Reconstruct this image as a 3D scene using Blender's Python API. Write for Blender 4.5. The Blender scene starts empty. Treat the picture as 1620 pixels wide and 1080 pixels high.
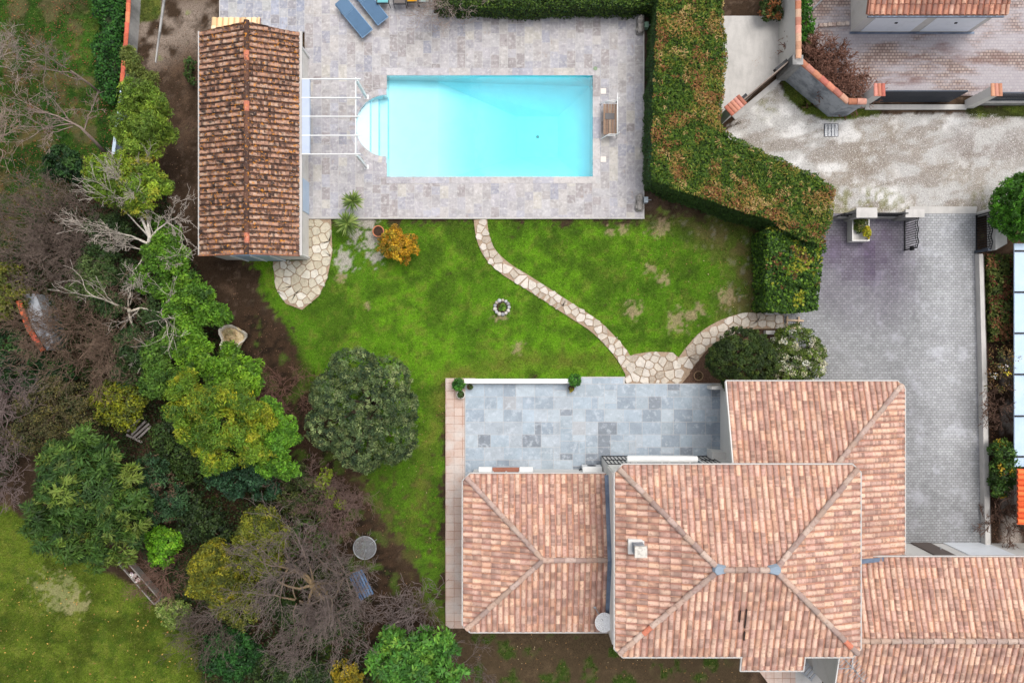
import bpy, bmesh, math, random
import numpy as np
from mathutils import Vector

# ---------------------------------------------------------------- camera, sky, sun, exposure
scene = bpy.context.scene
COL = scene.collection
HCAM, S = 32.0, 36.0          # camera height above the lawn (m); photo pixels per metre at ground level
cam_d = bpy.data.cameras.new('camera'); cam = bpy.data.objects.new('camera', cam_d); COL.objects.link(cam)
cam.location = (0, 0, HCAM); cam.rotation_euler = (0, 0, 0)
cam_d.sensor_fit = 'HORIZONTAL'; cam_d.angle = 2 * math.atan(22.5 / HCAM)
cam_d.clip_start = 0.5; cam_d.clip_end = 6000
scene.camera = cam

SUN_EL, SUN_AZ = math.radians(67), math.radians(42)     # bright overcast, the sun veiled to the north-east
world = bpy.data.worlds.new('World'); scene.world = world; world.use_nodes = True
wn, wl = world.node_tree.nodes, world.node_tree.links
wn.clear()
sky = wn.new('ShaderNodeTexSky'); sky.sky_type = 'NISHITA'; sky.sun_disc = False
sky.sun_elevation = SUN_EL; sky.sun_rotation = SUN_AZ; sky.dust_density = 4.0; sky.air_density = 1.0
hs = wn.new('ShaderNodeHueSaturation'); hs.inputs['Saturation'].default_value = 0.30
bg = wn.new('ShaderNodeBackground'); bg.inputs['Strength'].default_value = 0.15
wo = wn.new('ShaderNodeOutputWorld')
wl.new(sky.outputs[0], hs.inputs['Color']); wl.new(hs.outputs[0], bg.inputs[0]); wl.new(bg.outputs[0], wo.inputs[0])
sun_d = bpy.data.lights.new('sun', 'SUN'); sun_d.energy = 0.9; sun_d.angle = math.radians(36); sun_d.color = (1, .955, .89)
sun = bpy.data.objects.new('sun', sun_d); COL.objects.link(sun); sun.location = (20, -20, 40)
_d = Vector((math.cos(SUN_EL) * math.sin(SUN_AZ), math.cos(SUN_EL) * math.cos(SUN_AZ), math.sin(SUN_EL)))
sun.rotation_euler = _d.to_track_quat('Z', 'Y').to_euler()
scene.view_settings.view_transform = 'Standard'; scene.view_settings.look = 'None'
scene.view_settings.exposure = 0.56; scene.view_settings.gamma = 1.0

# ---------------------------------------------------------------- helpers
rng = np.random.default_rng(7); random.seed(7)
def lin(v):
    v = v / 255.0
    return v / 12.92 if v <= .04045 else ((v + .055) / 1.055) ** 2.4
def C(r, g, b): return (lin(r), lin(g), lin(b))
def P(px, py, z=0.0):
    k = 1 - z / HCAM
    return ((px - 810) / S * k, (540 - py) / S * k, z)
def G(px, py): return ((px - 810) / S, (540 - py) / S)
def R(rpx, z=0.0): return rpx / S * (1 - z / HCAM)

def thing(name, label, cat, loc=(0, 0, 0), group=None, rz=0.0):
    o = bpy.data.objects.new(name, None); COL.objects.link(o)
    o.empty_display_size = .3; o.location = loc; o.rotation_euler = (0, 0, rz)
    o['label'] = label; o['category'] = cat
    if group: o['group'] = group
    return o
def tag(o, label, cat, group=None):
    o['label'] = label; o['category'] = cat
    if group: o['group'] = group
    return o
def structure(o): o['kind'] = 'structure'; return o
def stuff(o): o['kind'] = 'stuff'; return o
def wloc(o):
    v = Vector((0, 0, 0))
    while o is not None: v += o.location; o = o.parent
    return v
def dup(root, loc=None, rz=None, label=None, group=None):
    r = root.copy(); COL.objects.link(r)
    if loc is not None: r.location = loc
    if rz is not None: r.rotation_euler = (0, 0, rz)
    if label: r['label'] = label
    if group: r['group'] = group
    for ch in list(root.children):
        c = ch.copy(); COL.objects.link(c); c.parent = r
        for g in list(ch.children):
            d = g.copy(); COL.objects.link(d); d.parent = c
    return r

def link_mesh(name, me, mat, parent=None):
    o = bpy.data.objects.new(name, me); COL.objects.link(o)
    if mat is not None: me.materials.append(mat)
    if parent is not None: o.parent = parent
    return o

def fast_mesh(name, V, F, cols, mat, parent=None, smooth=False, local=False):
    """V (n,3), F (m,k) constant k, cols (m,3) linear."""
    V = np.asarray(V, dtype=np.float32); F = np.asarray(F, dtype=np.int32)
    if parent is not None and not local:
        V = V - np.array(wloc(parent), dtype=np.float32)
    m, k = F.shape
    me = bpy.data.meshes.new(name)
    me.vertices.add(len(V)); me.vertices.foreach_set('co', V.ravel())
    me.loops.add(m * k); me.loops.foreach_set('vertex_index', F.ravel())
    me.polygons.add(m); me.polygons.foreach_set('loop_start', np.arange(0, m * k, k, dtype=np.int32))
    me.update(calc_edges=True)
    a = me.attributes.new('col', 'FLOAT_COLOR', 'CORNER')
    cc = np.ones((m * k, 4), dtype=np.float32); cc[:, :3] = np.repeat(np.asarray(cols, dtype=np.float32), k, axis=0)
    a.data.foreach_set('color', cc.ravel())
    if smooth: me.polygons.foreach_set('use_smooth', np.ones(m, dtype=bool))
    return link_mesh(name, me, mat, parent)

GREY = (0.5, 0.5, 0.5)
class MB:
    def __init__(self): self.v = []; self.f = []; self.c = []
    def poly(self, pts, col=GREY):
        n = len(self.v); self.v += [tuple(p) for p in pts]; self.f.append(tuple(range(n, n + len(pts)))); self.c.append(col)
    def mesh(self, vs, fs, col=GREY):
        n = len(self.v); self.v += [tuple(p) for p in vs]
        for f in fs: self.f.append(tuple(i + n for i in f)); self.c.append(col)
    def box(self, x0, x1, y0, y1, z0, z1, col=GREY):
        if x0 > x1: x0, x1 = x1, x0
        if y0 > y1: y0, y1 = y1, y0
        self.prism([(x0, y0), (x1, y0), (x1, y1), (x0, y1)], z0, z1, col)
    def prism(self, p2, z0, z1, col=GREY, top_col=None, inset=0, zt=None):
        if area2(p2) < 0: p2 = p2[::-1]
        n = len(p2); top = p2
        if inset:
            top = inset_poly(p2, inset)
        vs = [(x, y, z0) for x, y in p2] + [(x, y, z1) for x, y in top]
        fs = [tuple(range(n - 1, -1, -1))] + [(i, (i + 1) % n, n + (i + 1) % n, n + i) for i in range(n)]
        self.mesh(vs, fs, col)
        self.poly([(x, y, z1) for x, y in top], top_col or col)
    def bar(self, p, q, w=.05, h=.05, col=GREY):
        p = Vector(p); q = Vector(q); d = (q - p).normalized()
        up = Vector((0, 0, 1)) if abs(d.z) < .9 else Vector((0, 1, 0))
        s = d.cross(up).normalized() * (w / 2); t = s.normalized().cross(d) * (h / 2)
        vs = [p - s - t, p + s - t, p + s + t, p - s + t, q - s - t, q + s - t, q + s + t, q - s + t]
        self.mesh(vs, [(0, 1, 2, 3), (7, 6, 5, 4), (0, 4, 5, 1), (1, 5, 6, 2), (2, 6, 7, 3), (3, 7, 4, 0)], col)
    def tube(self, pts, rad, n=6, col=GREY, cap=True):
        pts = [Vector(p) for p in pts]
        if not hasattr(rad, '__len__'): rad = [rad] * len(pts)
        base = len(self.v); prev = None
        for i, p in enumerate(pts):
            d = (pts[min(i + 1, len(pts) - 1)] - pts[max(i - 1, 0)])
            d = d.normalized() if d.length > 1e-9 else Vector((0, 0, 1))
            if prev is None:
                up = Vector((0, 0, 1)) if abs(d.z) < .9 else Vector((1, 0, 0))
                s = d.cross(up).normalized()
            else:
                s = (prev - d * prev.dot(d)); s = s.normalized() if s.length > 1e-6 else d.orthogonal().normalized()
            prev = s; t = d.cross(s)
            for k in range(n):
                a = 2 * math.pi * k / n
                self.v.append(tuple(p + s * (math.cos(a) * rad[i]) + t * (math.sin(a) * rad[i])))
        for i in range(len(pts) - 1):
            for k in range(n):
                a = base + i * n + k; b = base + i * n + (k + 1) % n
                self.f.append((a, b, b + n, a + n)); self.c.append(col)
        if cap:
            self.f.append(tuple(base + k for k in range(n))[::-1]); self.c.append(col)
            e = base + (len(pts) - 1) * n
            self.f.append(tuple(e + k for k in range(n))); self.c.append(col)
    def lathe(self, prof, c=(0, 0, 0), n=20, col=GREY):
        base = len(self.v)
        for r, z in prof:
            for k in range(n):
                a = 2 * math.pi * k / n
                self.v.append((c[0] + r * math.cos(a), c[1] + r * math.sin(a), c[2] + z))
        for i in range(len(prof) - 1):
            for k in range(n):
                a = base + i * n + k; b = base + i * n + (k + 1) % n
                self.f.append((a, b, b + n, a + n)); self.c.append(col)
        self.f.append(tuple(base + k for k in range(n))[::-1]); self.c.append(col)
        e = base + (len(prof) - 1) * n
        self.f.append(tuple(e + k for k in range(n))); self.c.append(col)
    def build(self, name, mat, parent=None, smooth=False, local=False, bevel=0):
        me = bpy.data.meshes.new(name)
        off = (0, 0, 0)
        if parent is not None and not local: off = wloc(parent)
        me.from_pydata([(x - off[0], y - off[1], z - off[2]) for x, y, z in self.v], [], self.f)
        a = me.attributes.new('col', 'FLOAT_COLOR', 'CORNER')
        arr = []
        for f, c in zip(self.f, self.c):
            if isinstance(c, list):
                for q in c: arr += [q[0], q[1], q[2], 1.0]
            else: arr += [c[0], c[1], c[2], 1.0] * len(f)
        a.data.foreach_set('color', arr)
        if smooth: me.polygons.foreach_set('use_smooth', [True] * len(me.polygons))
        me.update()
        o = link_mesh(name, me, mat, parent)
        if bevel:
            m = o.modifiers.new('bevel', 'BEVEL'); m.width = bevel; m.segments = 2; m.limit_method = 'ANGLE'
        return o

def area2(p):
    return sum(p[i][0] * p[(i + 1) % len(p)][1] - p[(i + 1) % len(p)][0] * p[i][1] for i in range(len(p))) / 2
def inset_poly(p, d):
    n = len(p); out = []
    for i in range(n):
        a = Vector(p[i - 1]); b = Vector(p[i]); c = Vector(p[(i + 1) % n])
        e1 = (b - a); e2 = (c - b)
        if e1.length < 1e-6 or e2.length < 1e-6: out.append(tuple(b)); continue
        e1.normalize(); e2.normalize()
        n1 = Vector((-e1.y, e1.x)); n2 = Vector((-e2.y, e2.x)); m = n1 + n2
        if m.length < .2: out.append(tuple(b + n1 * d)); continue
        m.normalize(); out.append(tuple(b + m * (d / max(.35, m.dot(n1)))))
    return out
def clip_half(poly, nx, ny, c):
    """keep nx*x+ny*y<=c ; vertices are tuples whose first two entries are x,y, the others interpolated"""
    out = []; n = len(poly)
    for i in range(n):
        a, b = poly[i], poly[(i + 1) % n]
        da = nx * a[0] + ny * a[1] - c; db = nx * b[0] + ny * b[1] - c
        if da <= 0: out.append(a)
        if (da < 0 < db) or (db < 0 < da):
            t = da / (da - db); out.append(tuple(a[k] + (b[k] - a[k]) * t for k in range(len(a))))
    return out
def edges_out(cv):
    if area2(cv) < 0: cv = cv[::-1]
    r = []
    for i in range(len(cv)):
        a, b = cv[i], cv[(i + 1) % len(cv)]
        nx, ny = b[1] - a[1], -(b[0] - a[0]); r.append((nx, ny, nx * a[0] + ny * a[1]))
    return r
def intersect(poly, cv):
    for nx, ny, c in edges_out(cv):
        poly = clip_half(poly, nx, ny, c)
        if len(poly) < 3: return []
    return poly
def subtract(poly, cv):
    res = []; rem = poly
    if len(intersect(poly, cv)) < 3: return [poly]
    for nx, ny, c in edges_out(cv):
        o = clip_half(rem, -nx, -ny, -c)
        if len(o) >= 3 and abs(area2(o)) > 1e-5: res.append(o)
        rem = clip_half(rem, nx, ny, c)
        if len(rem) < 3: break
    return res
def pip(x, y, poly):
    r = False; n = len(poly); j = n - 1
    for i in range(n):
        xi, yi = poly[i]; xj, yj = poly[j]
        if (yi > y) != (yj > y) and x < (xj - xi) * (y - yi) / (yj - yi) + xi: r = not r
        j = i
    return r
def soft_poly(x, y, poly, w):
    """soft inside mask of a polygon, 0..1 across +-w (numpy arrays, px units)"""
    ins = np.zeros(x.shape, bool); d2 = np.full(x.shape, 1e12); n = len(poly); j = n - 1
    for i in range(n):
        xi, yi = poly[i]; xj, yj = poly[j]
        if yi != yj:
            cond = ((yi > y) != (yj > y)) & (x < (xj - xi) * (y - yi) / (yj - yi) + xi); ins ^= cond
        ex, ey = xj - xi, yj - yi; L = ex * ex + ey * ey + 1e-9
        t = np.clip(((x - xi) * ex + (y - yi) * ey) / L, 0, 1)
        d2 = np.minimum(d2, (x - xi - t * ex) ** 2 + (y - yi - t * ey) ** 2); j = i
    d = np.sqrt(d2); d = np.where(ins, d, -d)
    t = np.clip(d / (2 * w) + .5, 0, 1); return t * t * (3 - 2 * t)
_perm = rng.random((256, 256)).astype(np.float32)
def vnoise(x, y):
    xi = np.floor(x).astype(int); yi = np.floor(y).astype(int); fx = x - xi; fy = y - yi
    fx = fx * fx * (3 - 2 * fx); fy = fy * fy * (3 - 2 * fy)
    g = lambda a, b: _perm[a & 255, b & 255]
    return (g(xi, yi) * (1 - fx) + g(xi + 1, yi) * fx) * (1 - fy) + (g(xi, yi + 1) * (1 - fx) + g(xi + 1, yi + 1) * fx) * fy
def fbm(x, y, s, o=4, seed=0):
    r = 0; a = .5; t = 0; x = x / s + seed * 17.3; y = y / s + seed * 9.1
    for i in range(o):
        r = r + a * vnoise(x, y); t += a; a *= .55; x = x * 2.03 + 11.7; y = y * 2.03 + 5.3
    return r / t
def sstep(v, a, b):
    t = np.clip((v - a) / (b - a), 0, 1); return t * t * (3 - 2 * t)

# ---------------------------------------------------------------- materials
def mat(name, base=None, rough=.8, layers=(), bump=None, metal=0.0, spec=.3, transl=0.0, fac_attr=True):
    """base None -> vertex colour 'col'.  layers: (scale, colour, lo, hi, amount[, detail, stretch])"""
    m = bpy.data.materials.new(name); m.use_nodes = True
    N, L = m.node_tree.nodes, m.node_tree.links
    bs = N['Principled BSDF']; bs.inputs['Roughness'].default_value = rough; bs.inputs['Metallic'].default_value = metal
    bs.inputs['Specular IOR Level'].default_value = spec
    tc = N.new('ShaderNodeTexCoord')
    if base is None:
        at = N.new('ShaderNodeAttribute'); at.attribute_name = 'col'; cur = at.outputs['Color']
    else:
        rgb = N.new('ShaderNodeRGB'); rgb.outputs[0].default_value = (*base, 1); cur = rgb.outputs[0]
    for ly in layers:
        sc, colr, lo, hi, amt = ly[:5]
        no = N.new('ShaderNodeTexNoise'); no.inputs['Scale'].default_value = sc
        no.inputs['Detail'].default_value = ly[5] if len(ly) > 5 else 4; no.inputs['Roughness'].default_value = .6
        src = tc.outputs['Object']
        if len(ly) > 6:
            mp = N.new('ShaderNodeMapping'); mp.inputs['Scale'].default_value = ly[6]; L.new(src, mp.inputs[0]); src = mp.outputs[0]
        L.new(src, no.inputs['Vector'])
        mr = N.new('ShaderNodeMapRange'); mr.inputs[1].default_value = lo; mr.inputs[2].default_value = hi
        mr.inputs[3].default_value = 0; mr.inputs[4].default_value = amt; mr.interpolation_type = 'SMOOTHSTEP'
        L.new(no.outputs['Fac'], mr.inputs[0])
        mx = N.new('ShaderNodeMix'); mx.data_type = 'RGBA'
        L.new(mr.outputs[0], mx.inputs[0]); L.new(cur, mx.inputs[6])
        if isinstance(colr, str):       # 'mul0.7' multiplies
            mx.blend_type = 'MULTIPLY'; v = float(colr[3:]); mx.inputs[7].default_value = (v, v, v, 1)
        else: mx.inputs[7].default_value = (*colr, 1)
        cur = mx.outputs[2]
    L.new(cur, bs.inputs['Base Color'])
    if bump:
        no = N.new('ShaderNodeTexNoise'); no.inputs['Scale'].default_value = bump[0]; no.inputs['Detail'].default_value = 5
        L.new(tc.outputs['Object'], no.inputs['Vector'])
        bp = N.new('ShaderNodeBump'); bp.inputs['Strength'].default_value = bump[1]; bp.inputs['Distance'].default_value = bump[2] if len(bump) > 2 else .02
        L.new(no.outputs['Fac'], bp.inputs['Height']); L.new(bp.outputs[0], bs.inputs['Normal'])
    if transl:
        tr = N.new('ShaderNodeBsdfTranslucent'); L.new(cur, tr.inputs['Color'])
        ms = N.new('ShaderNodeMixShader'); ms.inputs[0].default_value = transl
        L.new(bs.outputs[0], ms.inputs[1]); L.new(tr.outputs[0], ms.inputs[2]); L.new(ms.outputs[0], N['Material Output'].inputs[0])
    return m

def brick_mat(name, c1, c2, mortar, w, h, ms=.012, layers=(), rot=0, rough=.8, bumpd=.01, bias=0.0):
    m = mat(name, (0, 0, 0), rough, ()); N, L = m.node_tree.nodes, m.node_tree.links; bs = N['Principled BSDF']
    tc = N.new('ShaderNodeTexCoord'); mp = N.new('ShaderNodeMapping'); mp.inputs['Rotation'].default_value = (0, 0, rot)
    L.new(tc.outputs['Object'], mp.inputs[0])
    # slight wobble so that the joints are not ruled lines
    nw = N.new('ShaderNodeTexNoise'); nw.inputs['Scale'].default_value = 3.0; L.new(mp.outputs[0], nw.inputs['Vector'])
    vm = N.new('ShaderNodeVectorMath'); vm.operation = 'SCALE'; vm.inputs['Scale'].default_value = .03
    L.new(nw.outputs['Color'], vm.inputs[0])
    va = N.new('ShaderNodeVectorMath'); va.operation = 'ADD'; L.new(mp.outputs[0], va.inputs[0]); L.new(vm.outputs[0], va.inputs[1])
    br = N.new('ShaderNodeTexBrick'); L.new(va.outputs[0], br.inputs['Vector'])
    br.inputs['Color1'].default_value = (*c1, 1); br.inputs['Color2'].default_value = (*c2, 1); br.inputs['Mortar'].default_value = (*mortar, 1)
    br.inputs['Scale'].default_value = 1; br.inputs['Brick Width'].default_value = w; br.inputs['Row Height'].default_value = h
    br.inputs['Mortar Size'].default_value = ms; br.inputs['Mortar Smooth'].default_value = .3; br.inputs['Bias'].default_value = bias
    cur = br.outputs['Color']
    for ly in layers:
        sc, colr, lo, hi, amt = ly[:5]
        no = N.new('ShaderNodeTexNoise'); no.inputs['Scale'].default_value = sc; no.inputs['Detail'].default_value = 5; no.inputs['Roughness'].default_value = .6
        src = tc.outputs['Object']
        if len(ly) > 5:
            mq = N.new('ShaderNodeMapping'); mq.inputs['Scale'].default_value = ly[5]; mq.inputs['Rotation'].default_value = (0, 0, ly[6] if len(ly) > 6 else 0)
            L.new(src, mq.inputs[0]); src = mq.outputs[0]
        L.new(src, no.inputs['Vector'])
        mr = N.new('ShaderNodeMapRange'); mr.inputs[1].default_value = lo; mr.inputs[2].default_value = hi; mr.inputs[3].default_value = 0; mr.inputs[4].default_value = amt
        mr.interpolation_type = 'SMOOTHSTEP'; L.new(no.outputs['Fac'], mr.inputs[0])
        mx = N.new('ShaderNodeMix'); mx.data_type = 'RGBA'; L.new(mr.outputs[0], mx.inputs[0]); L.new(cur, mx.inputs[6])
        if isinstance(colr, str): mx.blend_type = 'MULTIPLY'; v = float(colr[3:]); mx.inputs[7].default_value = (v, v, v, 1)
        else: mx.inputs[7].default_value = (*colr, 1)
        cur = mx.outputs[2]
    # worn area given by the vertex colour: multiplies the pavers' own colour
    at = N.new('ShaderNodeAttribute'); at.attribute_name = 'col'
    mx = N.new('ShaderNodeMix'); mx.data_type = 'RGBA'; mx.blend_type = 'MULTIPLY'; mx.inputs[0].default_value = 1
    L.new(cur, mx.inputs[6]); L.new(at.outputs['Color'], mx.inputs[7]); cur = mx.outputs[2]
    L.new(cur, bs.inputs['Base Color'])
    bp = N.new('ShaderNodeBump'); bp.inputs['Strength'].default_value = .6; bp.inputs['Distance'].default_value = bumpd; bp.invert = True
    L.new(br.outputs['Fac'], bp.inputs['Height']); L.new(bp.outputs[0], bs.inputs['Normal'])
    return m

M = {}
M['leaf'] = mat('leaf', None, .55, (), None, spec=.25, transl=.28)
M['bark'] = mat('bark', None, .85, ((14, 'mul0.6', .4, .7, .7),), (30, .5))
M['white_paint'] = mat('white_paint', C(226, 226, 224), .55, ((1.2, 'mul0.86', .45, .75, .7),))
M['white_wall'] = mat('white_wall', C(214, 211, 206), .85, ((.9, C(165, 160, 150), .5, .8, .5), (14, 'mul0.93', .4, .6, .6)), (40, .2))
M['grey_wall'] = mat('grey_wall', C(170, 168, 165), .9, ((1.1, C(85, 85, 85), .42, .7, .75, 5, (1, 1, .3)), (12, 'mul0.8', .4, .6, .6)), (40, .3))
M['stain_wall'] = mat('stain_wall', C(176, 180, 186), .9, ((1.6, C(96, 102, 110), .4, .7, .85, 6), (9, C(60, 64, 70), .55, .75, .4)), (40, .3))
M['tile'] = mat('roof_tile', None, .8, ((.7, 'mul0.86', .46, .66, .8, 4), (2.5, 'mul0.9', .5, .66, .8, 5, (1, 1, 1)), (9, C(132, 98, 84), .5, .68, .5, 3), (30, 'mul0.88', .4, .6, .5)), (60, .25))
M['old_tile'] = mat('old_roof_tile', None, .9, ((1.3, 'mul0.8', .45, .62, .7, 4), (9, C(58, 46, 42), .53, .66, .6, 4), (26, 'mul0.7', .42, .6, .6), (16, C(196, 180, 164), .61, .7, .5, 3), (8.5, C(204, 132, 44), .575, .65, .85, 5)), (50, .4))
M['new_tile'] = mat('new_roof_tile', None, .8, ((20, 'mul0.9', .4, .6, .5),), (60, .2))
M['zinc'] = mat('zinc', C(110, 122, 140), .45, ((3, C(80, 90, 108), .4, .7, .7),), metal=.3)
M['slab'] = mat('travertine', None, .6, ((1.3, 'mul0.86', .45, .62, .7, 5), (4.5, 'mul0.76', .46, .64, .7, 6), (8, C(206, 202, 200), .5, .66, .6, 6), (16, 'mul0.60', .54, .67, .65, 6), (5, C(152, 134, 120), .58, .76, .5, 5, (1, .5, 1))), (30, .15), spec=.35)
M['slate'] = mat('terrace_slab', None, .55, ((2.2, 'mul0.82', .42, .62, .7), (5, C(196, 203, 210), .5, .7, .5, 6), (18, 'mul0.84', .48, .66, .6, 5)), (30, .12), spec=.4)
M['grout'] = mat('grout', C(188, 185, 183), .9, ((20, 'mul0.8', .4, .6, .6),))
M['stone'] = mat('path_stone', None, .85, ((6, 'mul0.72', .42, .66, .7, 6), (20, C(225, 214, 198), .5, .7, .5, 6), (40, 'mul0.75', .5, .7, .6)), (25, .6, .03))
M['rock'] = mat('rock', None, .9, ((10, 'mul0.6', .4, .65, .8, 6), (24, C(205, 200, 195), .52, .7, .5)), (30, .7, .03))
M['concrete'] = mat('concrete', C(196, 192, 187), .9, ((.8, 'mul0.78', .42, .68, .7), (5, 'mul0.85', .45, .65, .6, 6, (1, .3, 1)), (40, 'mul0.85', .4, .6, .5)), (50, .2))
M['terracotta'] = mat('terracotta', None, .8, ((8, 'mul0.75', .42, .66, .6),), (40, .2))
M['terra_floor'] = brick_mat('terracotta_floor', C(190, 164, 150), C(202, 182, 170), C(160, 124, 106), .36, .36, .012, ((1.4, C(200, 192, 186), .42, .68, .7), (14, 'mul0.86', .45, .65, .6)), bumpd=.006)
for n_ in M['terra_floor'].node_tree.nodes:
    if n_.type == 'TEX_BRICK': n_.offset = 0
M['paver'] = brick_mat('grey_pavers', C(138, 139, 139), C(156, 157, 157), C(114, 113, 113), .165, .108, .012, ((.5, 'mul0.82', .45, .65, .6), (2.0, 'mul0.82', .5, .7, .5), (1.1, C(186, 186, 192), .52, .72, .4), (30, 'mul0.84', .4, .6, .6)))
M['pink_paver'] = brick_mat('pink_pavers', C(138, 116, 108), C(172, 154, 145), C(92, 80, 80), .15, .132, .013, ((.6, C(176, 172, 177), .4, .56, .72, (.5, 1.4, 1), .5), (.55, C(112, 78, 72), .56, .72, .7, (.5, 1.8, 1), .5), (30, 'mul0.82', .4, .6, .6)))
M['black_iron'] = mat('black_iron', C(34, 35, 38), .5, (), metal=.4)
M['dark_panel'] = mat('dark_panel', C(62, 68, 78), .5, (), metal=.3)
M['wood'] = mat('weathered_wood', None, .8, ((6, 'mul0.65', .4, .66, .8, 5, (1, 8, 1)),), (20, .3))
M['fabric'] = mat('woven_fabric', None, .9, ((60, 'mul0.82', .4, .6, .6), (2, 'mul0.85', .4, .7, .6)))
M['plain'] = mat('painted_surface', None, .5, ((3, 'mul0.88', .45, .7, .6),))
M['metal'] = mat('grey_metal', C(160, 162, 165), .4, ((6, 'mul0.8', .4, .7, .6),), metal=.5)
M['soil'] = mat('soil', C(72, 52, 40), .95, ((9, 'mul0.55', .4, .66, .8),), (30, .8, .04))
M['basin'] = mat('pool_liner', C(226, 241, 246), .5, ((1.5, 'mul0.96', .45, .6, .8),))
M['glass'] = mat('window_glass', C(48, 62, 74), .08, (), spec=.6)
M['blue_panel'] = mat('blue_panel', C(172, 194, 216), .35, ((1.2, C(190, 206, 222), .4, .7, .7),), spec=.5)
M['grass_blade'] = mat('grass_blade', None, .7, (), transl=.25, spec=.15)

def ground_mat():
    m = mat('ground_cover', None, .95, ((22, 'mul0.5', .42, .64, .8, 6), (70, 'mul0.6', .42, .62, .7, 4), (9, 'mul0.84', .42, .64, .6, 4)), (60, .8, .03), spec=.1)
    return m
M['ground'] = ground_mat()
M['gravel'] = mat('gravel', None, .95, ((16, 'mul0.62', .5, .66, .8, 6), (40, 'mul0.5', .5, .66, .8, 4), (28, C(232, 230, 226), .54, .66, .7, 5)), (45, .8, .03), spec=.1)
# ---------------------------------------------------------------- ground
LAWN = [(482, 348), (1190, 346), (1205, 500), (1100, 560), (985, 605), (705, 605), (702, 700), (702, 985), (675, 960), (650, 880), (590, 800), (560, 700), (470, 600), (455, 520), (420, 470), (400, 420)]
LAWN_SW = [(0, 800), (60, 830), (120, 880), (220, 930), (300, 980), (330, 1060), (330, 1200), (-200, 1200), (-200, 780)]
LAWN_NW = [(-200, -200), (195, -200), (190, 120), (178, 235), (90, 330), (40, 400), (-200, 420)]
LAWN_N = [(205, -200), (258, -200), (252, 30), (205, 38)]
LAWN_NE = [(1262, -200), (1350, -200), (1345, 45), (1290, 70), (1262, 60)]
VERGE1 = [(1238, 110), (1262, 110), (1330, 172), (1395, 172), (1395, 182), (1320, 190), (1275, 180), (1240, 150)]
VERGE2 = [(1520, 168), (1640, 168), (1640, 188), (1535, 186)]
LANE = [(1180, 190), (1150, 200), (1230, 130), (1245, 150), (1262, 170), (1300, 190), (1400, 180), (1530, 180), (1700, 186), (1900, 186), (1900, 345), (1570, 330), (1545, 342), (1290, 342), (1180, 280), (1130, 215)]
def mixc(a, b, t):
    t = np.asarray(t)[..., None]; return a * (1 - t) + np.asarray(b) * t
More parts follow.
